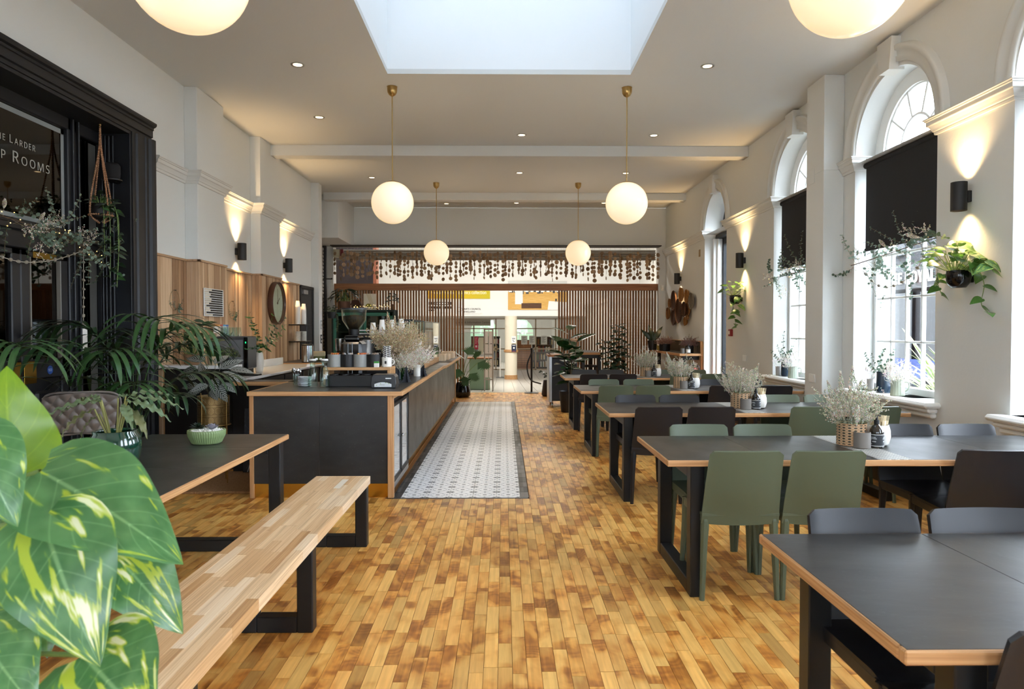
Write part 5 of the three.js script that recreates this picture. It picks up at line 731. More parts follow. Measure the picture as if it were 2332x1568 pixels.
// ---------------------------------------------------------------- leaves and plants
// a leaf lies along +z from its stalk, top side +y
function leafGeo(L, W, { prof = 'ovate', droop = 0.12, fold = 0.12, wave = 0, waves = 5, nu = 6, nv = 10, cup = 0, tipCurl = 0 } = {}) {
  const P = [], uv = [], idx = [], wf = { ovate: (v) => Math.pow(Math.sin(PI * Math.pow(v, 0.72)), 0.85), heart: (v) => Math.pow(Math.sin(PI * Math.pow(clamp(v * 0.985 + 0.015), 0.52)), 0.9), lance: (v) => Math.pow(Math.sin(PI * Math.pow(v, 0.8)), 1.1), strap: (v) => Math.pow(Math.sin(PI * clamp(v * 0.93 + 0.07)), 0.45), round: (v) => Math.sqrt(Math.max(0, 1 - (2 * v - 1) ** 2)), wedge: (v) => v < 0.75 ? 0.35 + 0.65 * v / 0.75 : Math.sqrt(Math.max(0, 1 - ((v - 0.75) / 0.25) ** 2)) }[prof];
  for (let j = 0; j <= nv; j++) for (let i = 0; i <= nu; i++) {
    const v = j / nv, s = -1 + 2 * i / nu, w = wf(v) * W / 2, back = prof === 'heart' ? -0.09 * L * Math.max(0, Math.abs(s) - 0.25) * (1 - sstep(0, 0.35, v)) : 0;
    const a = droop * 2 * v, z = L * (droop ? Math.sin(a) / (2 * droop) : v), y0 = -L * (droop ? (1 - Math.cos(a)) / (2 * droop) : 0);
    P.push(s * w, y0 + fold * Math.abs(s) * w + cup * s * s * w + wave * Math.sin(v * waves * 2 * PI + (s > 0 ? 0.6 : 0)) * s * s * W - tipCurl * L * v ** 4, z + back); uv.push(0.5 + s * 0.5, v);
  }
  for (let j = 0; j < nv; j++) for (let i = 0; i < nu; i++) { const a = j * (nu + 1) + i; idx.push(a, a + nu + 1, a + 1, a + 1, a + nu + 1, a + nu + 2); }
  const g = new THREE.BufferGeometry(); g.setAttribute('position', new THREE.Float32BufferAttribute(P, 3)); g.setAttribute('uv', new THREE.Float32BufferAttribute(uv, 2)); g.setIndex(idx); g.computeVertexNormals(); return clean(g);
}
const leafTex = (fn, w = 128, h = 256) => { const t = dataTex(w, h, [1, 1], fn); t.wrapS = t.wrapT = THREE.ClampToEdgeWrapping; return t; };
const leafM = (map, roughness = 0.35, extra = {}) => phy({ map, roughness, side: THREE.DoubleSide, transmission: 0.25, thickness: 0, ...extra });
const vein = (u, v, n, slope) => { const s = Math.abs(u - 0.5) * 2, q = (v * n - s * slope) % 1, k = Math.abs(((q + 1) % 1) - 0.5) * 2; return { s, line: sstep(0.86, 1, k), mid: 1 - sstep(0.015, 0.05, s), band: k }; };
const plainLeaf = (dark, light, seedN, n = 9) => leafTex((u, v) => { const k = vein(u, v, n, 2.2), m = fbm(u, v, 5, 8, 3, seedN); let c = mix3(dark, light, 0.25 + 0.5 * m); c = mix3(c, light, 0.45 * k.line + 0.7 * k.mid); return c; });
const variegated = (amount, seedN) => leafTex((u, v) => { const k = vein(u, v, 8, 2.4), s = (u - 0.5) * 2, m = fbm(u * 1.0, v - 0.35 * Math.abs(s) + 1, 16, 5, 3, seedN), big = fbm(u, v, 3, 3, 2, seedN + 9); let c = mix3([58, 108, 58], [106, 154, 96], fbm(u, v, 6, 9, 3, seedN + 4)); c = mix3(c, [140, 182, 124], 0.5 * k.line + 0.8 * k.mid); c = mix3(c, [176, 196, 62], sstep(0.6 - amount * 0.2, 0.68 - amount * 0.2, m)); return mix3(c, [232, 236, 196], sstep(0.66 - amount * 0.2, 0.78 - amount * 0.2, m) * sstep(0.4, 0.62, big + amount * 0.15)); });
const LM = {
  pothosA: leafM(variegated(0.05, 201), 0.3), pothosB: leafM(variegated(0.42, 221), 0.3), pothosC: leafM(variegated(-0.4, 241), 0.28), pothosD: leafM(variegated(0.3, 261), 0.3),
  palm: leafM(plainLeaf([36, 72, 36], [76, 118, 66], 271, 3), 0.32), palmDark: leafM(plainLeaf([24, 54, 32], [54, 90, 54], 281, 3), 0.35),
  rubber: leafM(plainLeaf([24, 54, 30], [60, 100, 54], 291, 11), 0.22), wallPothos: leafM(plainLeaf([42, 86, 36], [104, 146, 64], 301, 6), 0.3), dark: leafM(plainLeaf([14, 34, 22], [36, 62, 38], 311, 7), 0.4),
  calathea: leafM(leafTex((u, v) => { const k = vein(u, v, 8, 2.6); const m = fbm(u, v, 6, 10, 2, 321); let c = k.band > 0.5 ? mix3([22, 32, 28], [38, 52, 44], m) : mix3([176, 182, 176], [214, 216, 210], m); c = k.s > 0.86 ? mix3([44, 66, 50], c, 0.3) : c; return mix3(c, [36, 50, 40], k.mid); }), 0.4),
  ruffle: leafM(plainLeaf([72, 98, 66], [132, 152, 112], 331, 10), 0.35), ruffleUnder: leafM(plainLeaf([96, 104, 62], [140, 140, 92], 341, 8), 0.5),
  euca: leafM(plainLeaf([92, 116, 100], [150, 168, 150], 351, 4), 0.6), eucaDark: leafM(plainLeaf([58, 80, 64], [104, 126, 104], 361, 4), 0.55),
  phormium: leafM(leafTex((u, v) => { const s = Math.abs(u - 0.5) * 2; return s > 0.62 ? [222, 216, 150] : mix3([92, 124, 66], [126, 154, 90], fbm(u, v, 20, 3, 2, 371)); }, 64, 64), 0.45),
};
const stemM = colour('#6f8a48', 0.5), barkM = colour('#5b4634', 0.8), twigM = colour('#7b6a4a', 0.8);
const addLeaf = (parent, g, m, p, dir, up, roll = 0, s = 1, name = 'leaf') => { const o = part(parent, name, g, m); orient(o, p, dir, up, roll); o.scale.setScalar(s); return o; };
const potProf = (r0, r1, h, t = 0.006) => [[0, 0], [r0, 0], [r0 + 0.004, 0.004], [r1, h], [r1 - t, h], [r0, t * 1.5], [0, t * 1.5]];
const soilDisc = (o, r, y) => part(o, 'soil', cyl(r, r, 0.01, 0, y, 0, 20), M.soil);

// foreground pothos on a pedestal at the left edge
{
  const o = thing('pothos_plant', 'large variegated pothos with broad heart shaped leaves beside the bench', 'potted plant', [-1.12, 0, -1.2]);
  part(o, 'pedestal', [bc(0.26, 0.68, 0.26, 0, 0, 0, 0.01)], M.steel); part(o, 'pot', lathe(potProf(0.1, 0.13, 0.2), 30, 0, 0.68, 0), colour('#a5583a', 0.7)); soilDisc(o, 0.118, 0.85);
  const rel = (p) => [p[0] + 1.12, p[1], p[2] + 1.2];
  const put = (b, t, w, m, up, opt = {}) => { const B = rel(b), T_ = rel(t), dir = T_.map((v, i) => v - B[i]), L = Math.hypot(...dir); addLeaf(o, leafGeo(L * 1.04, w, { prof: 'heart', droop: 0.16, fold: 0.1, wave: 0.012, waves: 3, nu: 14, nv: 22, tipCurl: 0.03, ...opt }), m, B, dir, up, opt.roll || 0); return B; };
  const root = [0, 0.86, 0], stalk = (B, r = 0.0042) => { const m1 = [lerp(root[0], B[0], 0.35), Math.max(root[1], B[1]) * 0.5 + root[1] * 0.5 - 0.02, lerp(root[2], B[2], 0.4)]; part(o, 'petiole', tube([root, m1, [lerp(m1[0], B[0], 0.6), lerp(m1[1], B[1], 0.8), lerp(m1[2], B[2], 0.6)], B], r, 8, 18), stemM); };
  stalk(put([-0.77, 1.184, -1.18], [-0.519, 1.08, -1.12], 0.2, LM.pothosC, [0.25, 0.75, 0.65]));
  stalk(put([-0.73, 1.124, -1.12], [-0.604, 0.942, -1.02], 0.185, LM.pothosB, [0.1, 0.55, 0.9], { fold: 0.06 }));
  stalk(put([-0.671, 1.031, -1.22], [-0.546, 0.912, -1.2], 0.125, LM.pothosD, [0.45, 0.55, 0.75], { fold: 0.2 }));
  stalk(put([-0.898, 1.158, -1.3], [-0.9, 1.345, -1.27], 0.165, leafM(plainLeaf([92, 138, 18], [150, 184, 40], 381, 5), 0.35), [0.35, 0.15, 0.9], { droop: 0.25 }));  // backlight painted into this leaf as bright yellow-green
  stalk(put([-0.789, 1.27, -1.05], [-0.706, 1.145, -1.02], 0.11, LM.pothosC, [0.35, 0.5, 0.8]));
  stalk(put([-0.656, 0.912, -1.1], [-0.521, 0.852, -1.02], 0.19, LM.pothosB, [0.0, 0.75, 0.7], { fold: 0.16 }));
  stalk(put([-0.787, 0.976, -1.05], [-0.677, 0.89, -1.0], 0.14, LM.pothosC, [0.1, 0.7, 0.75]));
  put([-0.837, 1.115, -1.2], [-0.77, 1.07, -1.15], 0.06, LM.pothosC, [0.2, 0.6, 0.8]); put([-0.876, 1.057, -1.3], [-0.8, 0.89, -1.25], 0.095, LM.wallPothos, [0.5, 0.3, 0.8]);
  put([-0.87, 0.891, -1.35], [-0.845, 0.82, -1.3], 0.06, LM.wallPothos, [0.3, 0.4, 0.8]); put([-0.846, 0.93, -1.3], [-0.77, 0.83, -1.3], 0.085, LM.rubber, [0.2, 0.5, 0.8]); put([-0.925, 1.118, -1.35], [-0.86, 1.03, -1.3], 0.08, LM.wallPothos, [0.3, 0.5, 0.8]); put([-0.75, 1.14, -1.24], [-0.66, 1.09, -1.2], 0.08, LM.pothosC, [0, 0.9, 0.4]);
  for (const q of [[-0.8, 0.99, -1.22], [-0.79, 0.89, -1.16]]) stalk(rel(q), 0.0036);
}
// kentia fronds: upright stalk arching over, long drooping leaflets
const frondGeo = (H, reach, leafL, n) => {
  const list = [], pts = []; for (let k = 0; k <= 10; k++) { const t = k / 10; pts.push([0, H * Math.sin(t * 1.75) / Math.sin(1.5708), reach * Math.pow(t, 2.1)]); }
  list.push(tube(pts, 0.0055, 5, 16)); const C = new THREE.CatmullRomCurve3(pts.map((q) => V3(...q)));
  for (let k = 0; k < n; k++) { const t = 0.5 + 0.5 * k / (n - 1), p = C.getPoint(t), tan = C.getTangent(t), l = leafL * (0.7 + 0.3 * Math.sin(PI * (k + 1.5) / (n + 2))); for (const s of [-1, 1]) { const dir = V3(s * (1 - 0.45 * k / n), 0.25, 0).addScaledVector(tan, 0.35 + 0.75 * k / n); list.push(place(leafGeo(l, 0.036, { prof: 'strap', droop: rr(0.5, 0.85), fold: 0.3, nu: 2, nv: 8, tipCurl: 0.06 }), [p.x, p.y, p.z], [dir.x, dir.y, dir.z], [0, 1, 0], 0)); } }
  return merge(list);
};
{
  const fronds = [frondGeo(1.12, 0.5, 0.46, 9), frondGeo(0.98, 0.62, 0.44, 9), frondGeo(0.75, 0.6, 0.36, 8)];
  const palm = (x, d, label, list) => { const o = thing('kentia_palm', label, 'potted plant', [x, 0, -d], 0, 'kentia palms'); part(o, 'pot', lathe(potProf(0.14, 0.17, 0.32), 28), M.steel); soilDisc(o, 0.15, 0.27); for (const [k, a, s, m] of list) { const f = part(o, 'frond', fronds[k], m ? LM.palmDark : LM.palm); f.position.set(Math.sin(a) * 0.03, 0.27, Math.cos(a) * 0.03); f.rotation.set(0, a, 0); f.scale.setScalar(s); } };
  palm(-3.0, 5.75, 'kentia palm with arching fronds between the quilted chair and black panel', [[1, 0.25, 1.02, 0], [0, 1.5, 1.05, 0], [0, -1.4, 1.06, 1], [0, 0.8, 1.1, 0], [1, 2.6, 1.05, 1], [1, -0.6, 1.06, 1], [2, 0.5, 1.0, 0], [2, 1.9, 1.05, 1], [2, -1.9, 1.0, 1], [2, 1.15, 0.85, 1], [0, 3.6, 1.0, 1]]);
  palm(-3.16, 4.4, 'kentia palm beside the black entrance doors', [[0, 0.9, 0.95, 0], [2, 1.4, 0.6, 1], [2, 0.5, 0.7, 0]]);
}
// ruffled calathea in the glossy green pot
{
  const o = thing('ruffled_calathea', 'wavy leaved calathea in a glossy dark green pot on the slate table', 'potted plant', [-1.944, TH, -3.55]);
  const glaze = phy({ color: '#0d3a2c', roughness: 0.12, clearcoat: 1, clearcoatRoughness: 0.05 });
  part(o, 'pot', lathe([[0, 0], [0.085, 0], [0.1, 0.012], [0.116, 0.06], [0.12, 0.11], [0.112, 0.15], [0.1, 0.168], [0.102, 0.178], [0.096, 0.18], [0.092, 0.165], [0.11, 0.11], [0.08, 0.012], [0, 0.012]], 44), glaze); soilDisc(o, 0.09, 0.14);
  const g = leafGeo(0.27, 0.056, { prof: 'lance', wave: 0.16, waves: 6, droop: 0.4, nu: 6, nv: 30 }), g2 = leafGeo(0.2, 0.05, { prof: 'lance', wave: 0.17, waves: 5, droop: 0.5, nu: 6, nv: 24 });
  for (const [bx, h, bz, ang, lift, k, m] of [[-0.05, 0.2, 0.01, 3.0, 0.1, 0, 0], [-0.045, 0.215, 0.03, 3.5, 0.05, 0, 0], [-0.055, 0.165, 0.05, 3.9, -0.25, 1, 1], [0.05, 0.22, 0.0, 0.25, 0.15, 0, 0], [0.055, 0.21, 0.03, -0.25, 0.0, 0, 0], [0.05, 0.19, 0.05, -0.9, -0.1, 1, 0], [-0.03, 0.21, 0.05, 3.75, 0.1, 0, 0], [0.06, 0.17, 0.02, -0.5, -0.45, 1, 1], [0.0, 0.22, -0.03, 1.5, 0.3, 1, 0], [-0.06, 0.21, -0.02, 2.6, 0.25, 0, 0], [0.03, 0.23, -0.03, 0.9, 0.3, 0, 0], [-0.06, 0.13, 0.0, 3.3, -0.6, 1, 1]]) {
    const b = [bx * 1.3, 0.15 + h * 0.85, bz]; part(o, 'petiole', tube([[bx * 0.4, 0.14, bz * 0.4], [bx * 0.8, 0.14 + h * 0.45, bz * 0.8], b], 0.004, 6, 10), colour('#8f8f52', 0.6)); addLeaf(o, k ? g2 : g, m ? LM.ruffleUnder : LM.ruffle, b, [Math.cos(ang), lift, -Math.sin(ang)], [0, 1, 0.25]);
  }
}
// silver calathea in the pierced brass pot on a stand
{
  const brassT = canvasTex(512, 256, (c, w, h) => { c.fillStyle = '#a48a5e'; c.fillRect(0, 0, w, h); c.fillStyle = '#3f3322'; for (let y = 0; y < h; y += 8) for (let x = 0; x < w; x += 8) { c.beginPath(); c.arc(x + (y / 8 % 2) * 4, y, 2.1, 0, 7); c.fill(); } c.strokeStyle = '#c6ad7c'; for (let y = 0; y < 3; y++) for (let x = 0; x < 7; x++) { const X = x * 73 + 36, Y = y * 85 + 42; c.fillStyle = '#8d744b'; c.beginPath(); c.arc(X, Y, 26, 0, 7); c.fill(); c.lineWidth = 4; for (const r of [8, 17, 26]) { c.beginPath(); c.arc(X, Y, r, 0, 7); c.stroke(); } } c.fillStyle = '#c6ad7c'; for (let y = 0; y < 4; y++) c.fillRect(0, y * 84, w, 5); }); brassT.wrapS = THREE.RepeatWrapping; brassT.repeat.set(2, 1);
  const o = thing('silver_calathea', 'silver striped calathea in a pierced brass pot on a brass stand', 'potted plant', [-2.66, 0, -6.5]);
  const pot = new THREE.CylinderGeometry(0.138, 0.138, 0.262, 44, 1, true).translate(0, 0.68, 0); part(o, 'pot', clean(pot), std({ map: brassT, metalness: 0.85, roughness: 0.38, bumpMap: brassT, bumpScale: 0.003, side: THREE.DoubleSide })); part(o, 'pot_base', cyl(0.136, 0.136, 0.008, 0, 0.549, 0, 36), M.brass); soilDisc(o, 0.13, 0.76);
  for (let k = 0; k < 4; k++) { const a = k * PI / 2 + 0.35; part(o, 'stand_leg', rod([Math.cos(a) * 0.152, 0, Math.sin(a) * 0.152], [Math.cos(a) * 0.146, 0.83, Math.sin(a) * 0.146], 0.006), M.brass); } part(o, 'stand_ring', xf(clean(new THREE.TorusGeometry(0.147, 0.005, 6, 40)), { p: [0, 0.545, 0], r: [PI / 2, 0, 0] }), M.brass);
  const g = leafGeo(0.22, 0.1, { prof: 'ovate', droop: 0.22, fold: 0.1, nu: 8, nv: 14 }), g2 = leafGeo(0.17, 0.085, { prof: 'ovate', droop: 0.25, fold: 0.14, nu: 8, nv: 12 });
  for (const [x, y, z, a, lift, k, up] of [[0.07, 1.06, 0.02, 0.35, 0.55, 0, 0.5], [0.1, 1.03, 0.06, -0.15, -0.3, 0, 0.7], [-0.14, 1.06, 0.02, 3.0, -0.15, 0, 0.6], [-0.07, 1.13, 0, 2.95, 0.25, 0, 0.6], [-0.03, 1.0, 0.1, -1.57, 0.75, 1, 0.2], [0.05, 0.98, 0.1, -1.2, -0.55, 0, 0.4], [0.11, 0.98, 0.04, -0.1, 0.05, 0, 0.6], [-0.12, 0.97, 0.06, 3.05, 0.15, 1, 0.6], [-0.1, 0.91, 0.08, 3.2, 0.0, 1, 0.5], [0.0, 0.92, 0.12, -2.2, -0.2, 1, 0.35], [-0.05, 0.89, 0.12, -2.4, -0.35, 1, 0.4], [0.07, 0.92, 0.12, -0.7, -0.7, 0, 0.45], [0.11, 0.93, 0.08, -0.4, -0.35, 1, 0.6], [0.14, 1.05, -0.03, 0.1, 0.0, 0, 0.7], [-0.16, 1.0, 0, 3.2, 0.2, 1, 0.7], [0.0, 1.1, -0.05, 1.3, 0.6, 0, 0.5], [0.04, 0.88, 0.13, -1.0, -0.4, 1, 0.4]]) { part(o, 'petiole', tube([[x * 0.2, 0.76, z * 0.2], [x * 0.5, (0.76 + y) / 2 + 0.03, z * 0.5], [x, y, z]], 0.0028, 5, 8), colour('#5a5a48', 0.6)); addLeaf(o, k ? g2 : g, LM.calathea, [x, y, z], [Math.cos(a), lift, -Math.sin(a)], [0, up, 1.1 - up]); }
}
// bushy helper: leaves thrown over a half dome on short stalks
function bush(o, { n, r, h, y0, g, m, spread = 1, stem = stemM, up = 0.8, droop = 0, pick: pk, cx = 0, cz = 0 }) {
  for (let k = 0; k < n; k++) { const a = k * 2.399 + rr(-0.2, 0.2), t = (k + 0.5) / n, rad = r * Math.sqrt(t) * spread, y = y0 + h * (1 - 0.75 * t) * rr(0.8, 1.1), p = [cx + Math.cos(a) * rad * 0.75, y, cz + Math.sin(a) * rad * 0.75]; if (stem) part(o, 'stalk', rod([cx + Math.cos(a) * rad * 0.15, y0, cz + Math.sin(a) * rad * 0.15], p, 0.003, 0.002, 5), stem); addLeaf(o, Array.isArray(g) ? pick(g) : g, Array.isArray(m) ? pick(m) : m, p, [Math.cos(a), rr(-0.3, 0.5) - droop, Math.sin(a)], [0, up, 0.4], rr(-0.3, 0.3), rr(0.8, 1.15)); }
}
{
  const o = thing('prayer_plant', 'dark leafy prayer plant in a terracotta pot on the white cap', 'potted plant', [-3.17, 1.056, -7.22]); part(o, 'pot', lathe(potProf(0.06, 0.08, 0.11), 24), colour('#8a6a4c', 0.8)); soilDisc(o, 0.07, 0.09); bush(o, { n: 34, r: 0.26, h: 0.34, y0: 0.1, g: [leafGeo(0.17, 0.06, { prof: 'lance', droop: 0.3 }), leafGeo(0.14, 0.055, { droop: 0.4 })], m: [LM.palmDark, LM.rubber, LM.palmDark] });
  const v = thing('trailing_ivy', 'small variegated ivy in a pot beside the prayer plant', 'potted plant', [-2.93, 1.056, -7.18]); part(v, 'pot', lathe(potProf(0.05, 0.065, 0.09), 22), colour('#b9a587', 0.8)); soilDisc(v, 0.055, 0.07); bush(v, { n: 46, r: 0.15, h: 0.1, y0: 0.08, g: leafGeo(0.045, 0.034, {}), m: [LM.euca, LM.pothosB, LM.wallPothos], droop: 0.3 });
  const w = thing('berry_plant', 'dark bead leaved plant drooping over the white cap', 'potted plant', [-2.79, 1.056, -7.2]); part(w, 'pot', lathe(potProf(0.05, 0.06, 0.09), 22), M.black); soilDisc(w, 0.05, 0.07); bush(w, { n: 60, r: 0.13, h: 0.12, y0: 0.06, g: leafGeo(0.03, 0.026, { prof: 'round' }), m: LM.dark, droop: 0.4 });
}
// succulent bowl
{
  const o = thing('succulent_bowl', 'ribbed pale green bowl of succulents and white gravel on the slate table', 'planter', [-1.786, TH, -4.26]);
  const rib = []; for (let k = 0; k <= 60; k++) rib.push(0); const bowl = lathe([[0, 0], [0.075, 0], [0.085, 0.006], [0.104, 0.045], [0.108, 0.068], [0.107, 0.082], [0.1, 0.082], [0.098, 0.06], [0, 0.055]], 96);
  { const P = bowl.attributes.position; for (let i = 0; i < P.count; i++) { const x = P.getX(i), z = P.getZ(i), r = Math.hypot(x, z), y = P.getY(i); if (r > 0.078 && y < 0.07 && y > 0.004) { const k = 1 + 0.012 * Math.cos(Math.atan2(z, x) * 48); P.setX(i, x * k); P.setZ(i, z * k); } } bowl.computeVertexNormals(); } part(o, 'bowl', bowl, colour('#7f9463', 0.45));
  const peb = []; const ig = new THREE.IcosahedronGeometry(0.006, 0); for (let k = 0; k < 260; k++) { const a = rnd() * 7, r = 0.094 * Math.sqrt(rnd()); peb.push(xf(ig.clone(), { p: [Math.cos(a) * r, 0.066 + rr(0, 0.01) + 0.014 * (1 - r / 0.094), Math.sin(a) * r], r: [rnd() * 6, rnd() * 6, 0], s: rr(0.7, 1.4) })); } part(o, 'gravel', merge(peb), colour('#e6e8e4', 0.7)).userData.kind = 'stuff';
  const sp = leafGeo(0.055, 0.014, { prof: 'lance', droop: 0.05, fold: 0.5, nu: 4, nv: 6 }), ro = leafGeo(0.046, 0.026, { prof: 'wedge', droop: -0.2, fold: 0.2, nu: 4, nv: 6 });
  for (let k = 0; k < 30; k++) { const a = k * 2.399, t = k / 30; addLeaf(o, sp, LM.dark, [-0.052, 0.085, 0], [Math.cos(a) * (0.3 + t), 1.15 - t, Math.sin(a) * (0.3 + t)], [0, 1, 0.2], 0, 0.8 + 0.3 * t); }
  for (let k = 0; k < 24; k++) { const a = k * 2.399, t = k / 24; addLeaf(o, ro, colourLeaf(), [0.04, 0.085, 0.02], [Math.cos(a) * (0.25 + t), 0.95 - t * 0.75, Math.sin(a) * (0.25 + t)], [0, 1, 0], 0, 0.75 + 0.4 * t); }
  function colourLeaf() { return leafMat('#8d8a94', 0.5); }
}
// trailing vine: leaves along a curve
function vine(o, pts, n, g, m, r = 0.0028, name = 'vine') { part(o, name, tube(pts, r, 5, pts.length * 6), stemM); const C = new THREE.CatmullRomCurve3(pts.map((q) => V3(...q))); for (let k = 0; k < n; k++) { const t = (k + 0.7) / n, p = C.getPoint(Math.min(1, t)), a = k * 2.4; addLeaf(o, Array.isArray(g) ? pick(g) : g, Array.isArray(m) ? pick(m) : m, [p.x, p.y, p.z], [Math.cos(a) * 0.9, -0.35 + rr(-0.2, 0.3), Math.sin(a) * 0.6 + 0.3], [0, 0.8, 0.6], 0, rr(0.8, 1.15)); } }
// hanging pot in a bead hanger by the entrance
{
  const o = thing('hanging_planter', 'trailing plant in a wooden bead hanger by the black entrance', 'hanging plant', [-3.55, 2.39, -6.3]); const bead = new THREE.SphereGeometry(0.0085, 8, 6), wood = colour('#a87d5c', 0.6), beads = [];
  part(o, 'hook', [cyl(0.012, 0.012, 0.03, 0, 0.83, 0, 12), ball(0.011, 0, 0.825, 0)], M.brass); part(o, 'pot', lathe([[0, 0.0], [0.07, 0], [0.085, 0.02], [0.088, 0.1], [0.08, 0.13], [0.074, 0.13], [0.08, 0.1], [0, 0.02]], 28), M.black); soilDisc(o, 0.075, 0.11);
  for (let k = 0; k < 4; k++) { const a = k * PI / 2 + 0.5, c = Math.cos(a), s = Math.sin(a), st = []; const pts = [[0, 0.82, 0], [c * 0.01, 0.62, s * 0.01], [c * 0.095, 0.12, s * 0.095], [c * 0.09, 0.02, s * 0.09], [c * 0.03, -0.03, s * 0.03]]; const C = new THREE.CatmullRomCurve3(pts.map((q) => V3(...q))); for (let j = 0; j <= 56; j++) { const p = C.getPointAt(j / 56); st.push(clean(bead.clone().translate(p.x, p.y, p.z))); } part(o, 'bead_strand', merge(st), wood).userData.kind = 'stuff'; }
  const ring = []; for (let j = 0; j < 30; j++) { const a = j / 30 * 2 * PI; ring.push(clean(bead.clone().translate(Math.cos(a) * 0.094, 0.03, Math.sin(a) * 0.094))); } part(o, 'bead_ring', merge(ring), wood).userData.kind = 'stuff';
  const g = [leafGeo(0.075, 0.045, { prof: 'heart' }), leafGeo(0.06, 0.036, { prof: 'heart' })], m = [LM.eucaDark, LM.dark, LM.palm];
  bush(o, { n: 22, r: 0.14, h: 0.12, y0: 0.1, g, m }); for (const [x, z, l] of [[0.09, 0.05, 0.52], [0.12, 0.0, 0.6], [0.1, -0.05, 0.45], [0.07, 0.09, 0.35], [0.14, 0.04, 0.56]]) vine(o, [[x * 0.5, 0.12, z * 0.5], [x, 0.1, z], [x * 1.25, -l * 0.45, z * 1.2], [x * 1.1, -l, z]], 15, g, m);
}
// pothos in wall pots on the window side
{
  const g = [leafGeo(0.125, 0.085, { prof: 'heart', droop: 0.3 }), leafGeo(0.1, 0.07, { prof: 'heart', droop: 0.25 })];
  const wallPot = (d, y, label, vines, nB) => { const o = thing('wall_pothos', label, 'wall plant', [XR - 0.1, y, -d], 0, 'wall hung pothos'); part(o, 'pot', lathe([[0, -0.07], [0.05, -0.068], [0.078, -0.03], [0.088, 0.02], [0.082, 0.06], [0.076, 0.06], [0.08, 0.02], [0, -0.05]], 28), M.blackGloss); part(o, 'bracket', bd(0.08, 0.1, -0.03, 0.03, -0.03, 0.03), M.black); soilDisc(o, 0.074, 0.04); bush(o, { n: nB, r: 0.26, h: 0.2, y0: 0.05, g, m: [LM.wallPothos, LM.wallPothos, LM.pothosA], cx: -0.03 }); for (const v of vines) vine(o, v[0], v[1], g, [LM.wallPothos, LM.wallPothos, LM.pothosA]); };
  wallPot(5.3, 1.8, 'trailing pothos in a black wall pot between the windows', [[[[0, 0.05, 0.04], [0, 0.06, 0.2], [0.03, -0.05, 0.24], [0.04, -0.2, 0.2], [0.03, -0.27, 0.3]], 7], [[[0, 0.05, 0], [-0.05, 0.2, 0.05], [-0.03, 0.28, 0.02]], 5], [[[0, 0.05, 0.05], [0.02, 0.12, 0.25], [0.04, 0.02, 0.33]], 6], [[[0, 0.05, -0.05], [-0.05, 0.02, -0.18], [0.0, -0.12, -0.2]], 6]], 32);
  wallPot(10.44, 1.86, 'trailing pothos in a black wall pot above the red call point', [[[[0, 0.05, 0], [-0.04, -0.1, 0.03], [-0.02, -0.3, 0.05], [0, -0.42, 0.06]], 8], [[[0, 0.05, 0.03], [0, 0.0, 0.15], [0.02, -0.2, 0.1]], 5]], 22);
}
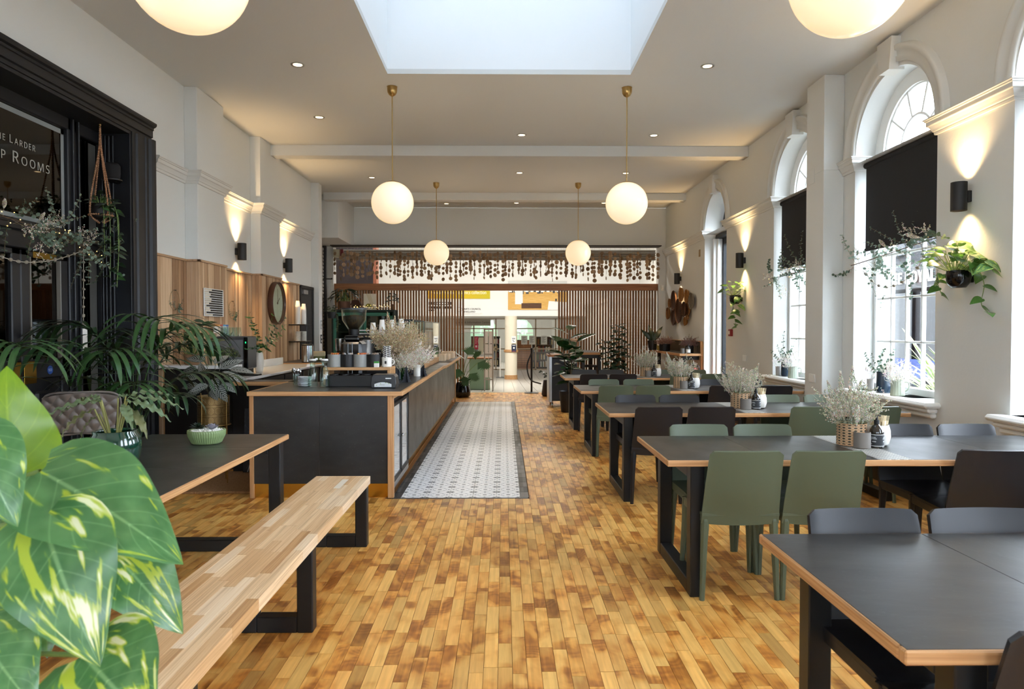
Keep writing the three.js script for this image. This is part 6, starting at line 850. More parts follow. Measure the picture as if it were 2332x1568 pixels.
// rubber plant, monstera, fiddle fig and aspidistra near the slat screen
{
  const rub = thing('rubber_plant', 'tall glossy rubber plant in a black pot at the end of the tables', 'potted plant', [1.12, 0, -12.1]); part(rub, 'pot', lathe(potProf(0.13, 0.17, 0.36), 28), M.black); soilDisc(rub, 0.155, 0.3);
  const g = [leafGeo(0.36, 0.19, { droop: 0.2, fold: 0.15 }), leafGeo(0.31, 0.165, { droop: 0.3, fold: 0.15 })];
  for (const [sx, sz, H] of [[0, 0, 1.35], [-0.12, 0.06, 1.12], [0.13, 0.04, 1.15], [0.04, 0.12, 0.85]]) { const C = [[0, 0.3, 0], [sx * 0.5, 0.3 + H * 0.4, sz * 0.5], [sx, 0.05 + H, sz]]; part(rub, 'stem', tube(C, 0.011, 6, 14), barkM); for (let k = 0; k < 11; k++) { const t = 0.28 + 0.72 * k / 10, a = k * 2.399 + sx * 9; addLeaf(rub, pick(g), LM.rubber, [lerp(0, sx, t), lerp(0.3, 0.05 + H, t), lerp(0, sz, t)], [Math.cos(a), -0.15 + t * 0.8, Math.sin(a)], [0, 1, 0.25], 0, rr(0.85, 1.1)); } }
  const mo = thing('monstera_plant', 'split leaf monstera in a round black pot at the bar end', 'potted plant', [-0.86, 0, -14.75]); part(mo, 'pot', lathe([[0, 0], [0.13, 0], [0.17, 0.05], [0.165, 0.16], [0.125, 0.31], [0.115, 0.31], [0.15, 0.16], [0, 0.05]], 30), M.blackGloss); soilDisc(mo, 0.11, 0.27);
  const monstera = (() => { const s = new THREE.Shape(); s.moveTo(0, 0); const R = 0.17, pts = []; for (let k = 0; k <= 12; k++) { const a = -1.9 + k * 3.8 / 12, rad = R * (1.05 - 0.12 * Math.cos(a)); pts.push([Math.sin(a) * rad, 0.16 + Math.cos(a) * rad]); if (k < 12) { const b = a + 3.8 / 24, q = R * (k > 3 && k < 8 ? 0.62 : 0.5); pts.push([Math.sin(b) * q, 0.16 + Math.cos(b) * q]); } } pts.forEach((p) => s.lineTo(...p)); s.closePath(); return xf(clean(new THREE.ShapeGeometry(s)), { r: [PI / 2, 0, 0] }); })();
  for (const [x, y, z, dx, dy, dz, s] of [[0.32, 0.72, 0.05, 0.9, -0.35, 0.35, 1], [0.0, 0.85, 0.1, -0.3, 0.2, 0.8, 0.9], [0.16, 0.5, 0.2, 0.7, -0.5, 0.5, 0.85], [-0.05, 0.6, 0.22, -0.3, -0.6, 0.7, 0.95], [0.1, 0.88, -0.1, 0.3, 0.5, -0.6, 0.9], [-0.1, 0.75, 0, -0.9, 0, 0.2, 0.8], [0.05, 0.45, 0.26, 0.2, -0.8, 0.5, 0.8], [0.22, 0.85, 0.05, 0.6, 0.3, 0.3, 0.75]]) { part(mo, 'petiole', tube([[0, 0.27, 0], [x * 0.4, y * 0.75, z * 0.4], [x, y, z]], 0.006, 5, 10), stemM); addLeaf(mo, monstera, pick([LM.rubber, LM.palm]), [x, y, z], [dx, dy, dz], [0.1, 0.7, 0.7], 0, s, 'split_leaf'); }
  const fi = thing('fiddle_fig', 'dark bushy fig with two upright stems in front of the right slats', 'potted plant', [2.15, 0, -13.4]); part(fi, 'pot', lathe(potProf(0.14, 0.17, 0.34), 24), M.black); soilDisc(fi, 0.15, 0.3); const fg = leafGeo(0.165, 0.13, { prof: 'wedge', droop: 0.5, fold: 0.2 });
  for (const [sx, H, n] of [[-0.24, 1.2, 34], [0.03, 1.5, 56], [0.14, 1.15, 26]]) { part(fi, 'stem', tube([[0, 0.3, 0], [sx * 0.7, 0.3 + (H - 0.3) * 0.4, 0], [sx, H, 0]], 0.01, 5, 10), barkM); for (let k = 0; k < n; k++) { const t = 0.2 + 0.8 * k / (n - 1), a = k * 2.399; addLeaf(fi, fg, LM.dark, [sx * t + Math.cos(a) * 0.03, 0.3 + (H - 0.3) * t, Math.sin(a) * 0.03], [Math.cos(a), -0.1 + t * 0.5, Math.sin(a)], [0, 1, 0.2], 0, rr(0.8, 1.1)); } }
  const as = thing('cast_iron_plant', 'broad dark leaved plant in a black pot beside the slat screen', 'potted plant', [3.1, 0.985, -14.7]); part(as, 'pot', lathe(potProf(0.08, 0.1, 0.2), 24), M.black); soilDisc(as, 0.09, 0.17); const ag = leafGeo(0.42, 0.09, { prof: 'lance', droop: 0.5, nv: 14 }); for (const [a, l] of [[0.6, 1.5], [2.6, 1.0], [1.8, 2.2], [3.4, 1.6], [-0.4, 1.0], [2.2, 2.6], [-1.2, 1.2], [4.2, 0.9]]) addLeaf(as, ag, LM.dark, [0, 0.17, 0], [Math.cos(a), l, Math.sin(a) * 0.6], [0, 0.3, 1], rr(-0.4, 0.4), rr(0.9, 1.15));
}
// ---------------------------------------------------------------- dried flowers
const dryM = std({ vertexColors: true, roughness: 0.9, side: THREE.DoubleSide });
const oct = new THREE.OctahedronGeometry(1, 0);
function dryStem(kind, L, cols) {
  const list = [], bend = rr(0.03, 0.12) * L, C = new THREE.CatmullRomCurve3([V3(0, 0, 0), V3(0, L * 0.5, bend * 0.3), V3(0, L, bend)]), c = () => pick(cols).map((v) => v * rr(0.8, 1.15));
  if (kind === 'blade') return tint(clean(place(leafGeo(L, 0.012, { prof: 'lance', droop: 0.25, fold: 0.3, nu: 2, nv: 8 }), [0, 0, 0], [0, 1, 0.05], [0, 0, 1])), cols[0]);
  list.push(tint(clean(new THREE.TubeGeometry(C, 6, 0.0011, 3)), cols[0]));
  const seedAt = (p, s, stretch) => list.push(tint(xf(clean(oct.clone()), { p: [p.x, p.y, p.z], r: [rr(-0.7, 0.7), rr(0, 6), rr(-0.7, 0.7)], s: [s, s * stretch, s] }), c()));
  if (kind === 'plume') for (let k = 0; k < 90; k++) { const t = 0.45 + 0.55 * k / 89, p = C.getPoint(t), r = 0.014 * Math.sin(PI * clamp((t - 0.46) / 0.56)), a = k * 2.4; p.x += Math.cos(a) * r; p.z += Math.sin(a) * r; seedAt(p, 0.0036, 2.2); }
  if (kind === 'spray') for (let b = 0; b < 9; b++) { const t = 0.45 + 0.5 * b / 8, p = C.getPoint(t), a = b * 2.4, l = 0.05 + 0.03 * rnd(), q = p.clone().add(V3(Math.cos(a) * l * 0.8, l * 0.7, Math.sin(a) * l * 0.8)); list.push(tint(rod(p.toArray(), q.toArray(), 0.0007, 0.0005, 3), cols[0])); for (let k = 0; k < 9; k++) seedAt(p.clone().lerp(q, 0.3 + 0.09 * k).add(V3(rr(-0.008, 0.008), rr(-0.006, 0.008), rr(-0.008, 0.008))), rr(0.003, 0.0058), 1.1); }
  if (kind === 'tail') for (let k = 0; k < 40; k++) { const t = 0.86 + 0.14 * k / 39, p = C.getPoint(t), r = 0.008 * Math.sin(PI * (k + 2) / 42), a = k * 2.4; p.x += Math.cos(a) * r; p.z += Math.sin(a) * r; seedAt(p, 0.0034, 1.8); }
  return merge(list);
}
const DRY = { sage: [[0.42, 0.42, 0.3], [0.55, 0.53, 0.42], [0.62, 0.57, 0.46], [0.36, 0.38, 0.26]], cream: [[0.55, 0.47, 0.33], [0.82, 0.78, 0.68], [0.88, 0.85, 0.78], [0.66, 0.56, 0.42]], straw: [[0.42, 0.33, 0.19], [0.66, 0.54, 0.32], [0.74, 0.66, 0.44], [0.5, 0.36, 0.2]], white: [[0.8, 0.76, 0.66], [0.92, 0.9, 0.85], [0.95, 0.93, 0.88], [0.85, 0.8, 0.72]], rust: [[0.2, 0.12, 0.1], [0.22, 0.12, 0.11], [0.28, 0.16, 0.14], [0.16, 0.09, 0.08]] };
const stemSet = (kinds, L, cols) => kinds.map((k) => dryStem(k, L * rr(0.85, 1.1), cols));
const setSage = stemSet(['plume', 'plume', 'spray', 'spray', 'spray', 'blade', 'plume', 'spray'], 0.36, DRY.sage), setSage2 = stemSet(['spray', 'plume', 'spray', 'plume'], 0.34, DRY.cream), setStraw = stemSet(['spray', 'plume', 'spray', 'spray'], 0.4, DRY.straw), setWhite = stemSet(['tail', 'tail', 'spray'], 0.3, DRY.white), setCream = stemSet(['spray', 'spray', 'plume'], 0.24, DRY.cream), setRust = stemSet(['spray', 'spray'], 0.16, DRY.rust);
function bouquet(o, sets, n, y, r, fan, s0 = 0.8, s1 = 1.1) { for (let k = 0; k < n; k++) { const a = k * 2.399, t = Math.sqrt((k + 0.5) / n), q = part(o, 'flower_stem', pick(sets), dryM); q.position.set(Math.cos(a) * r * t * 0.8, y, Math.sin(a) * r * t * 0.8); q.quaternion.setFromUnitVectors(V3(0, 1, 0), V3(Math.cos(a) * fan * t, 1, Math.sin(a) * fan * t).normalize()); q.rotateY(rnd() * 6); q.scale.setScalar(rr(s0, s1) * (1.08 - 0.22 * t)); } }
// ---------------------------------------------------------------- table centrepieces
const caneT = canvasTex(512, 256, (c, w, h) => { c.fillStyle = '#4a4636'; c.fillRect(0, 0, w, h); const S = 32; c.strokeStyle = '#cfa67e'; c.lineWidth = 4; for (let x = 0; x <= w; x += S) { for (const k of [-3, 3]) { c.beginPath(); c.moveTo(x + k, 0); c.lineTo(x + k, h); c.stroke(); } } for (let y = 0; y <= h; y += S) for (const k of [-3, 3]) { c.beginPath(); c.moveTo(0, y + k); c.lineTo(w, y + k); c.stroke(); } c.strokeStyle = '#dcb892'; c.lineWidth = 5; for (let k = -h; k <= w; k += S) { c.beginPath(); c.moveTo(k + 16, 0); c.lineTo(k + h + 16, h); c.stroke(); c.beginPath(); c.moveTo(k + 16, h); c.lineTo(k + h + 16, 0); c.stroke(); } c.fillStyle = '#c99f78'; c.fillRect(0, 0, w, 12); c.fillRect(0, h - 12, w, 12); });
const labelT = canvasTex(256, 128, (c, w, h) => { c.fillStyle = '#2b2e33'; c.fillRect(0, 0, w, h); c.fillStyle = '#d5d7d8'; c.fillRect(0, 0, w, 7); c.fillRect(0, h - 9, w, 7); for (const x of [64, 192]) { c.fillStyle = '#b9bcbf'; c.fillRect(x - 40, 28, 80, 9); c.fillRect(x - 46, 42, 92, 9); c.fillRect(x - 18, 56, 36, 3); c.fillRect(x - 42, 70, 22, 12); c.fillRect(x + 20, 70, 22, 12); c.beginPath(); c.ellipse(x, 76, 8, 14, 0, 0, 7); c.fill(); c.fillRect(x - 20, 98, 40, 9); } }); labelT.wrapS = THREE.RepeatWrapping;
const caneM = std({ map: caneT, roughness: 0.6, bumpMap: caneT, bumpScale: 0.002 }), labelM = std({ map: labelT, roughness: 0.5 }), amber = phy({ color: '#120b07', roughness: 0.06, clearcoat: 1 });
const centre = (k, dv) => {
  const tb = `on the ${ORD[k]} table from the slat screen`, G = (n) => `centrepiece ${n}`;
  const v = thing('cane_vase', `cane wrapped glass vase of dried grasses ${tb}`, 'vase', [2.055, TH, -dv], 0, 'cane vases');
  part(v, 'glass', lathe([[0, 0.004], [0.078, 0.004], [0.08, 0.008], [0.08, 0.155], [0.077, 0.155], [0.077, 0.01], [0, 0.008]], 32), M.glass); part(v, 'cane_wrap', clean(new THREE.CylinderGeometry(0.0825, 0.0825, 0.128, 40, 1, true).translate(0, 0.07, 0)), caneM);
  bouquet(v, [...setSage, ...setSage2], 44, 0.03, 0.05, 0.62);
  const c = thing('concrete_cup', `small grey concrete candle cup ${tb}`, 'candle cup', [2.068, TH + 0.0005, -(dv - 0.098)], 0, 'concrete cups'); part(c, 'cup', lathe([[0, 0], [0.043, 0], [0.046, 0.004], [0.046, 0.092], [0.041, 0.092], [0.04, 0.07], [0, 0.07]], 30), colour('#7d7872', 0.75)); part(c, 'wax', cyl(0.04, 0.04, 0.006, 0, 0.07, 0, 24), colour('#c7a68e', 0.6));
  const b = thing('pump_bottle', `dark amber pump bottle with printed label ${tb}`, 'pump bottle', [2.158, TH + 0.0005, -(dv - 0.085)], 0, 'pump bottles');
  part(b, 'bottle', lathe([[0, 0], [0.037, 0], [0.0395, 0.005], [0.0395, 0.085], [0.036, 0.105], [0.024, 0.124], [0.015, 0.132], [0.0135, 0.14], [0, 0.14]], 30), amber); part(b, 'label', clean(new THREE.CylinderGeometry(0.04, 0.04, 0.07, 30, 1, true).translate(0, 0.045, 0)), labelM); part(b, 'pump', [cyl(0.0145, 0.0145, 0.022, 0, 0.138, 0, 18), cyl(0.007, 0.007, 0.028, 0, 0.158, 0, 12), bc(0.012, 0.007, 0.05, 0, 0.184, 0.014, 0.002)], M.black);
  const w = thing('cutlery_pot', `white stoneware pot of wooden cutlery ${tb}`, 'pot', [2.205, TH + 0.0005, -(dv + 0.005)], 0, 'white cutlery pots'); part(w, 'pot', lathe([[0, 0], [0.055, 0], [0.068, 0.012], [0.077, 0.05], [0.075, 0.09], [0.066, 0.122], [0.062, 0.122], [0.07, 0.09], [0.06, 0.015], [0, 0.012]], 32), M.ceramic);
  const fork = merge([bc(0.009, 0.1, 0.0018), bc(0.02, 0.03, 0.0018, 0, 0.1), bc(0.004, 0.03, 0.0018, -0.008, 0.13), bc(0.004, 0.03, 0.0018, 0, 0.13), bc(0.004, 0.03, 0.0018, 0.008, 0.13)]), nap = merge([bc(0.05, 0.075, 0.002)]);
  const fm = colour('#d9c9a6', 0.7); for (let j = 0; j < 24; j++) { const a = j * 2.399, r = 0.045 * Math.sqrt(j / 24), f = single('wooden_fork', `pale wooden fork standing in the white pot ${tb}`, 'fork', fork, fm, [2.205 + Math.cos(a) * r, TH + 0.016, -(dv + 0.005) + Math.sin(a) * r], a, `wooden forks ${tb}`); f.rotation.set(Math.sin(a) * r * 3.5, a, -Math.cos(a) * r * 3.5); }
  const n = single('paper_napkin', `folded white napkin tucked in the cutlery pot ${tb}`, 'napkin', nap, M.white, [2.19, TH + 0.1, -(dv + 0.04)], 0.4); n.rotation.z = 0.2;
};
centre(1, 4.14); centre(2, 6.1); centre(3, 8.18); centre(4, 10.2);
// bouquets on the bar
{
  const vase = (x, d, lab, prof, m, sets, n, y, r, fan, s0, s1) => { const o = T('flower_vase', lab, 'vase', x, d, BT, 0, 'bar bouquets'); part(o, 'vase', lathe(prof, 28), m); bouquet(o, sets, n, y, r, fan, s0, s1); return o; };
  vase(-1.1, 7.28, 'tall bouquet of straw coloured dried twigs in a navy vase on the bar', [[0, 0], [0.05, 0], [0.055, 0.01], [0.058, 0.22], [0.054, 0.22], [0.05, 0.012], [0, 0.01]], colour('#252b38', 0.3), [...setStraw, ...setStraw, setSage2[0]], 80, 0.14, 0.045, 0.75, 0.95, 1.3);
  vase(-1.0, 7.15, 'green glass vase of pale dried flowers on the bar', [[0, 0.003], [0.036, 0.003], [0.042, 0.02], [0.04, 0.13], [0.036, 0.13], [0.038, 0.02], [0, 0.008]], M.greenGlass, setCream, 30, 0.06, 0.03, 0.9, 0.7, 1.0);
  vase(-0.954, 7.78, 'white ceramic pot of white dried flowers on the bar', [[0, 0], [0.036, 0], [0.038, 0.004], [0.04, 0.13], [0.036, 0.13], [0.034, 0.006], [0, 0.006]], M.ceramic, [...setCream, ...setWhite], 60, 0.07, 0.03, 0.95, 0.8, 1.15);
  vase(-1.06, 8.2, 'dark vase of brown dried blooms behind the white pot', [[0, 0], [0.045, 0], [0.05, 0.2], [0.046, 0.2], [0, 0.01]], colour('#2a3140', 0.3), [setStraw[0], setStraw[2], setCream[0]], 34, 0.12, 0.03, 0.7, 0.9, 1.2);
}
// ---------------------------------------------------------------- window sills: pots with eucalyptus and bunny tails
function sprig(L, n, lg, m, droop = 0.1) { const pts = [[0, 0, 0], [0, L * 0.5, L * droop], [0, L * 0.92, L * droop * 3]], list = [], C = new THREE.CatmullRomCurve3(pts.map((q) => V3(...q))); for (let k = 0; k < n; k++) { const t = 0.25 + 0.75 * k / (n - 1), p = C.getPoint(t); for (const s of [-1, 1]) list.push(place(lg, p.toArray(), [s * Math.cos(k * 1.3), 0.45, s * Math.sin(k * 1.3)], [0, 0.5, 1], 0, 1.05 - 0.5 * t)); } return { stem: tube(pts, 0.0016, 4, 8), leaves: merge(list) }; }
const eLeaf = leafGeo(0.042, 0.036, { prof: 'round', droop: 0.15, nu: 4, nv: 5 }), eSpr = [sprig(0.32, 8, eLeaf), sprig(0.28, 7, eLeaf, null, 0.2), sprig(0.36, 9, eLeaf, null, 0.3)];
const addSprig = (o, p, dir, s = 1, m = LM.euca) => { const k = pick(eSpr), a = part(o, 'sprig', k.leaves, m); a.quaternion.setFromUnitVectors(V3(0, 1, 0), V3(...dir).normalize()); a.position.set(...p); a.scale.setScalar(s); part(a, 'twig', k.stem, twigM); };
for (const [d, w] of [[6.62, 'near window'], [8.92, 'window behind pilaster']]) {
  const o = thing('navy_pot', `glossy navy pot of eucalyptus on the sill of the ${w}`, 'pot', [XR + 0.06, 0.82, -d], 0, 'navy sill pots'); part(o, 'pot', lathe([[0, 0], [0.062, 0], [0.07, 0.008], [0.066, 0.2], [0.06, 0.2], [0.06, 0.012], [0, 0.01]], 30), phy({ color: '#26384a', roughness: 0.12, clearcoat: 1 }));
  for (const q of [[-0.3, 1, 0.3], [0.1, 1, -0.2], [-0.1, 1, 0.5], [-0.2, 1, -0.6], [-0.9, 0.7, -0.4], [0.1, 1, 0.1], [-0.5, 0.9, 0.0], [-0.3, 0.8, -1.1]]) addSprig(o, [q[0] * 0.03, 0.15, q[2] * 0.03], q, rr(0.7, 0.95), pick([LM.euca, LM.eucaDark]));
  const j = thing('sage_jug', `ribbed sage green jug of white bunny tails on the sill of the ${w}`, 'jug', [XR + 0.02, 0.82, -(d - 0.3)], 0, 'sage jugs'); const body = lathe([[0, 0], [0.056, 0], [0.06, 0.006], [0.052, 0.14], [0.047, 0.14], [0.052, 0.01], [0, 0.01]], 48); { const P = body.attributes.position; for (let i = 0; i < P.count; i++) { const x = P.getX(i), z = P.getZ(i), k = 1 + 0.02 * Math.cos(Math.atan2(z, x) * 16); P.setX(i, x * k); P.setZ(i, z * k); } body.computeVertexNormals(); } part(j, 'body', body, colour('#a9b3a2', 0.4)); part(j, 'handle', tube([[0.05, 0.12, 0.0], [0.085, 0.12, 0.02], [0.09, 0.07, 0.02], [0.056, 0.03, 0.0]], 0.006, 8, 16), colour('#a9b3a2', 0.4)); bouquet(j, setWhite, 44, 0.03, 0.035, 0.55, 0.75, 1.0);
  const c = thing('grey_pot', `slim grey pot beside the navy pot on the sill of the ${w}`, 'pot', [XR + 0.02, 0.82, -(d + 0.17)]); part(c, 'pot', lathe([[0, 0], [0.03, 0], [0.034, 0.12], [0.03, 0.12], [0, 0.01]], 22), colour('#a8a49e', 0.7)); bouquet(c, setWhite, 12, 0.03, 0.015, 0.4, 0.6, 0.8);
}
// roller blinds
for (const [c, w] of [[6.42, 'near window'], [8.55, 'window behind the pilaster'], [4.2, 'window beside the near wall lamp']]) { const o = thing('roller_blind', `black roller blind half lowered over the ${w}`, 'blind', [XR + 0.07, 2.19, -c], 0, 'roller blinds'); part(o, 'cloth', bd(-0.001, 0.001, 0.02, 0.85, -0.59, 0.59, 0), M.blind); part(o, 'roller', xf(cyl(0.028, 0.028, 1.24, 0, -0.62, 0, 18), { p: [0.012, 0.85, 0], r: [PI / 2, 0, 0] }), M.blind); part(o, 'bottom_bar', bd(-0.008, 0.008, 0, 0.03, -0.6, 0.6, 0.004), M.blind); part(o, 'chain', rod([0, 0.85, 0.6], [0, -0.2, 0.6], 0.0015), M.white); }
// leafy garlands with fairy lights
const bulbM = std({ color: '#fff2cc', emissive: '#ffd27a', emissiveIntensity: 3 });
function garland(name, label, path, n, dens) {
  const o = thing(name, label, 'garland', [0, 0, 0]), C = new THREE.CatmullRomCurve3(path.map((q) => V3(...q))), w = part(o, 'cord', tube(path, 0.004, 5, path.length * 6), barkM);
  for (let k = 0; k < n; k++) { const p = C.getPoint((k + 0.5) / n), a = rnd() * 6; addSprig(o, [p.x + rr(-0.02, 0.02), p.y + rr(-0.03, 0.03), p.z], [rr(-0.8, 0.8), rr(-0.9, 0.7), rr(-0.8, 0.8)], rr(0.75, 1.15), pick([LM.euca, LM.eucaDark, LM.euca])); if (k % 2) { const q = part(o, 'dried_sprig', pick(setCream), dryM); q.position.copy(p); q.quaternion.setFromUnitVectors(V3(0, 1, 0), V3(rr(-1, 1), rr(-0.6, 0.9), rr(-1, 1)).normalize()); q.scale.setScalar(rr(0.7, 1.1)); } }
  for (let k = 0; k < dens; k++) { const p = C.getPoint(rnd()); part(o, 'fairy_light', ball(0.0042, p.x + rr(-0.05, 0.06), p.y + rr(-0.06, 0.06), p.z + rr(-0.04, 0.04), 8, 6), bulbM); }
  return o;
}
garland('window_garland', 'leafy garland with fairy lights under the blind of the near window', [[XR - 0.02, 2.06, -7.12], [XR + 0.04, 2.1, -6.8], [XR + 0.04, 2.13, -6.4], [XR + 0.04, 2.16, -6.0], [XR + 0.03, 2.17, -5.8]], 30, 16);
garland('window_garland', 'leafy garland with fairy lights under the blind behind the pilaster', [[XR - 0.02, 2.08, -9.27], [XR + 0.04, 2.1, -8.9], [XR + 0.04, 2.12, -8.5], [XR + 0.04, 2.13, -8.1]], 22, 12);
garland('entrance_garland', 'long leafy garland with fairy lights over the black entrance doors', [[xE + 0.1, 2.2, -4.7], [xE + 0.11, 2.24, -5.1], [xE + 0.11, 2.22, -5.5], [xE + 0.11, 2.2, -5.9], [xE + 0.1, 2.12, -6.25], [xE + 0.1, 2.06, -6.5]], 46, 26);
{
  const bead = (n, l, pts, k) => { const o = thing(n, l, 'garland', [0, 0, 0]); part(o, 'cord', tube(pts, 0.003, 5, 30), colour('#b8b0a0', 0.8)); const C = new THREE.CatmullRomCurve3(pts.map((q) => V3(...q))); for (let i = 0; i < k; i++) { const p = C.getPointAt((i + 0.5) / k); const q = part(o, 'shell_knot', xf(ball(0.012, 0, 0, 0, 8, 6), { s: [1, 1.2, 1.7] }), colour('#8d8576', 0.8)); q.position.copy(p); q.rotation.set(rnd(), rnd(), rnd()); } };
  bead('cord_garland', 'thin knotted cord swag below the entrance garland', [[xE + 0.1, 2.1, -6.2], [xE + 0.09, 1.98, -5.8], [xE + 0.09, 1.93, -5.4], [xE + 0.09, 1.98, -5.0]], 14); bead('cord_garland', 'thin knotted cord hanging beside the entrance side light', [[xE + 0.09, 2.12, -6.22], [xE + 0.08, 1.8, -6.23], [xE + 0.08, 1.42, -6.22]], 9); bead('cord_garland', 'thin knotted cord swag across the near window panes', [[XR + 0.05, 2.0, -7.02], [XR + 0.06, 1.84, -6.75], [XR + 0.06, 1.82, -6.45], [XR + 0.06, 1.92, -6.15], [XR + 0.05, 2.08, -5.95]], 9);
}
// ---------------------------------------------------------------- left wall decoration
{
  const sp = T('smart_speaker', 'small rounded black speaker on a bracket in the entrance reveal', 'speaker', -3.56, 6.5, 2.76); part(sp, 'body', lathe([[0, 0.02], [0.05, 0.02], [0.068, 0.035], [0.072, 0.08], [0.07, 0.14], [0.055, 0.162], [0, 0.166]], 28), colour('#16171a', 0.9)); part(sp, 'bracket', [cyl(0.085, 0.085, 0.012, 0, 0.006, 0, 24), bc(0.04, 0.02, 0.1, 0, 0, -0.07)], M.black);
  const v = thing('menu_board', 'slatted black and white menu board on the oak pilaster', 'menu board', [XL + 0.166, 1.565, -8.09]); part(v, 'backing', bd(0, 0.006, 0, 0.31, -0.26, 0.26, 0), M.black); for (const s of [-0.258, 0.258]) part(v, 'edge_strip', bd(0, 0.014, 0, 0.31, s - 0.003, s + 0.003, 0.001), M.white);
  for (let k = 0; k < 13; k++) part(v, 'rail', bd(0.004, 0.016, k * 0.0253, k * 0.0253 + 0.006, -0.26, 0.26, 0.001), M.white); for (let k = 0; k < 12; k++) { const l = [0.2, 0.03, 0.14, 0.12, 0.03, 0.1, 0.16, 0.17, 0.12, 0.15, 0.1, 0.18][k]; part(v, 'word_slip', bd(0.006, 0.009, k * 0.0253 + 0.008, k * 0.0253 + 0.023, -0.235, -0.235 + l, 0), colour('#d8cdb8', 0.6)); }
  const c = thing('wall_clock', 'large round clock with walnut rim on the oak pilaster', 'clock', [XL + 0.165, 1.795, -10.24]); const ax = (g) => xf(g, { r: [0, 0, -PI / 2] });
  part(c, 'rim', ax(lathe([[0.285, 0], [0.3, 0], [0.305, 0.01], [0.305, 0.075], [0.295, 0.08], [0.283, 0.07], [0.28, 0.03]], 56)), colour('#4a2a1c', 0.4)); part(c, 'dial', ax(cyl(0.283, 0.283, 0.02, 0, 0.012, 0, 56)), colour('#e8e2cf', 0.7)); part(c, 'glass', ax(cyl(0.28, 0.28, 0.002, 0, 0.064, 0, 48)), M.glass);
  part(c, 'hour_hand', xf(bc(0.003, 0.15, 0.012, 0, -0.02, 0, 0.001), { p: [0.045, 0, 0], r: [-0.95, 0, 0] }), M.black); part(c, 'minute_hand', xf(bc(0.003, 0.24, 0.007, 0, -0.03, 0, 0.001), { p: [0.05, 0, 0], r: [0.05, 0, 0] }), M.black); part(c, 'hub', ax(cyl(0.012, 0.012, 0.01, 0, 0.044, 0, 14)), M.black); for (let k = 0; k < 12; k++) { const a = k * PI / 6; part(c, 'hour_mark', xf(bc(0.001, 0.035, 0.004, 0, 0.22, 0, 0), { p: [0.033, 0, 0], r: [a, 0, 0] }), colour('#8a8272', 0.8)); }
  const wreath = (x, d, y, r, l) => { const o = thing('wire_wreath', l, 'wreath', [x, y, -d], 0, 'wire wreaths'); part(o, 'ring', xf(clean(new THREE.TorusGeometry(r, 0.0025, 5, 40)), { r: [0, PI / 2, 0] }), twigM); part(o, 'nail', bd(-0.01, 0.02, r - 0.004, r + 0.004, -0.004, 0.004, 0), M.black); for (let k = 0; k < 14; k++) { const a = PI * 0.5 + k * 0.19; const s = pick(eSpr), q = part(o, 'sprig', s.leaves, pick([LM.eucaDark, LM.euca])); q.position.set(0.01, Math.sin(-a + PI / 2) * r * 0 + Math.cos(a) * r, Math.sin(a) * -r); q.scale.setScalar(0.4); q.rotation.set(a + 1.6 + rr(-0.5, 0.5), 0, rr(0, 0.6)); } };
  wreath(XL + 0.04, 7.42, 1.72, 0.105, 'wire wreath with leaves on the cladding beside the entrance'); wreath(XL + 0.04, 8.98, 1.66, 0.11, 'wire wreath with leaves on the cladding between vent and clock'); wreath(XL + 0.04, 11.0, 1.68, 0.1, 'wire wreath with leaves on the cladding past the clock');
  const vs = T('branch_vase', 'white vase of green leafy branches on the back counter', 'vase', -2.93, 8.5); part(vs, 'vase', lathe([[0, 0], [0.035, 0], [0.05, 0.03], [0.058, 0.13], [0.045, 0.23], [0.035, 0.25], [0.03, 0.25], [0.05, 0.13], [0, 0.02]], 28), M.ceramic); const bl = [sprig(0.42, 9, leafGeo(0.08, 0.03, { prof: 'lance' }), null, 0.3), sprig(0.36, 8, leafGeo(0.06, 0.032, {}), null, 0.45)]; for (let k = 0; k < 11; k++) { const s = pick(bl), q = part(vs, 'branch', s.leaves, pick([LM.palm, LM.wallPothos, LM.rubber])); q.position.set(0, 0.2, 0); q.quaternion.setFromUnitVectors(V3(0, 1, 0), V3(rr(-0.7, 1), rr(0.4, 1.2), rr(-0.6, 0.6)).normalize()); part(q, 'twig', s.stem, stemM); }
  for (const [y, d] of [[1.42, 12.93], [1.16, 12.93]]) { const o = thing('wall_switch', y > 1.3 ? 'upper grey double switch plate on the pilaster' : 'lower dark switch plate on the pilaster', 'switch', [XL + 0.141, y, -d]); part(o, 'plate', bd(0, 0.008, 0, 0.16, -0.04, 0.04, 0.002), y > 1.3 ? M.brushed : M.black); part(o, 'rocker', bd(0.008, 0.014, 0.02, 0.06, -0.02, 0.02), M.white); part(o, 'rocker', bd(0.008, 0.014, 0.09, 0.13, -0.02, 0.02), M.white); }
  const hp = thing('hook_plant', 'small trailing plant hanging from a wall hook by the shutter', 'hanging plant', [XL + 0.3, 1.62, -13.1]); part(hp, 'pot', lathe(potProf(0.07, 0.09, 0.12), 20), M.black); part(hp, 'cord', [rod([0.08, 0.1, 0], [0, 0.72, 0], 0.002), rod([-0.08, 0.1, 0], [0, 0.72, 0], 0.002)], colour('#b8a888', 0.8)); part(hp, 'hook', [bd(-0.16, 0.01, 0.715, 0.735, -0.012, 0.012), ball(0.014, 0, 0.73, 0)], M.black); bush(hp, { n: 20, r: 0.14, h: 0.12, y0: 0.1, g: leafGeo(0.07, 0.05, { prof: 'heart' }), m: LM.dark }); vine(hp, [[0.08, 0.1, 0.03], [0.12, -0.05, 0.04], [0.1, -0.25, 0.05]], 9, leafGeo(0.06, 0.045, { prof: 'heart' }), LM.dark);
}
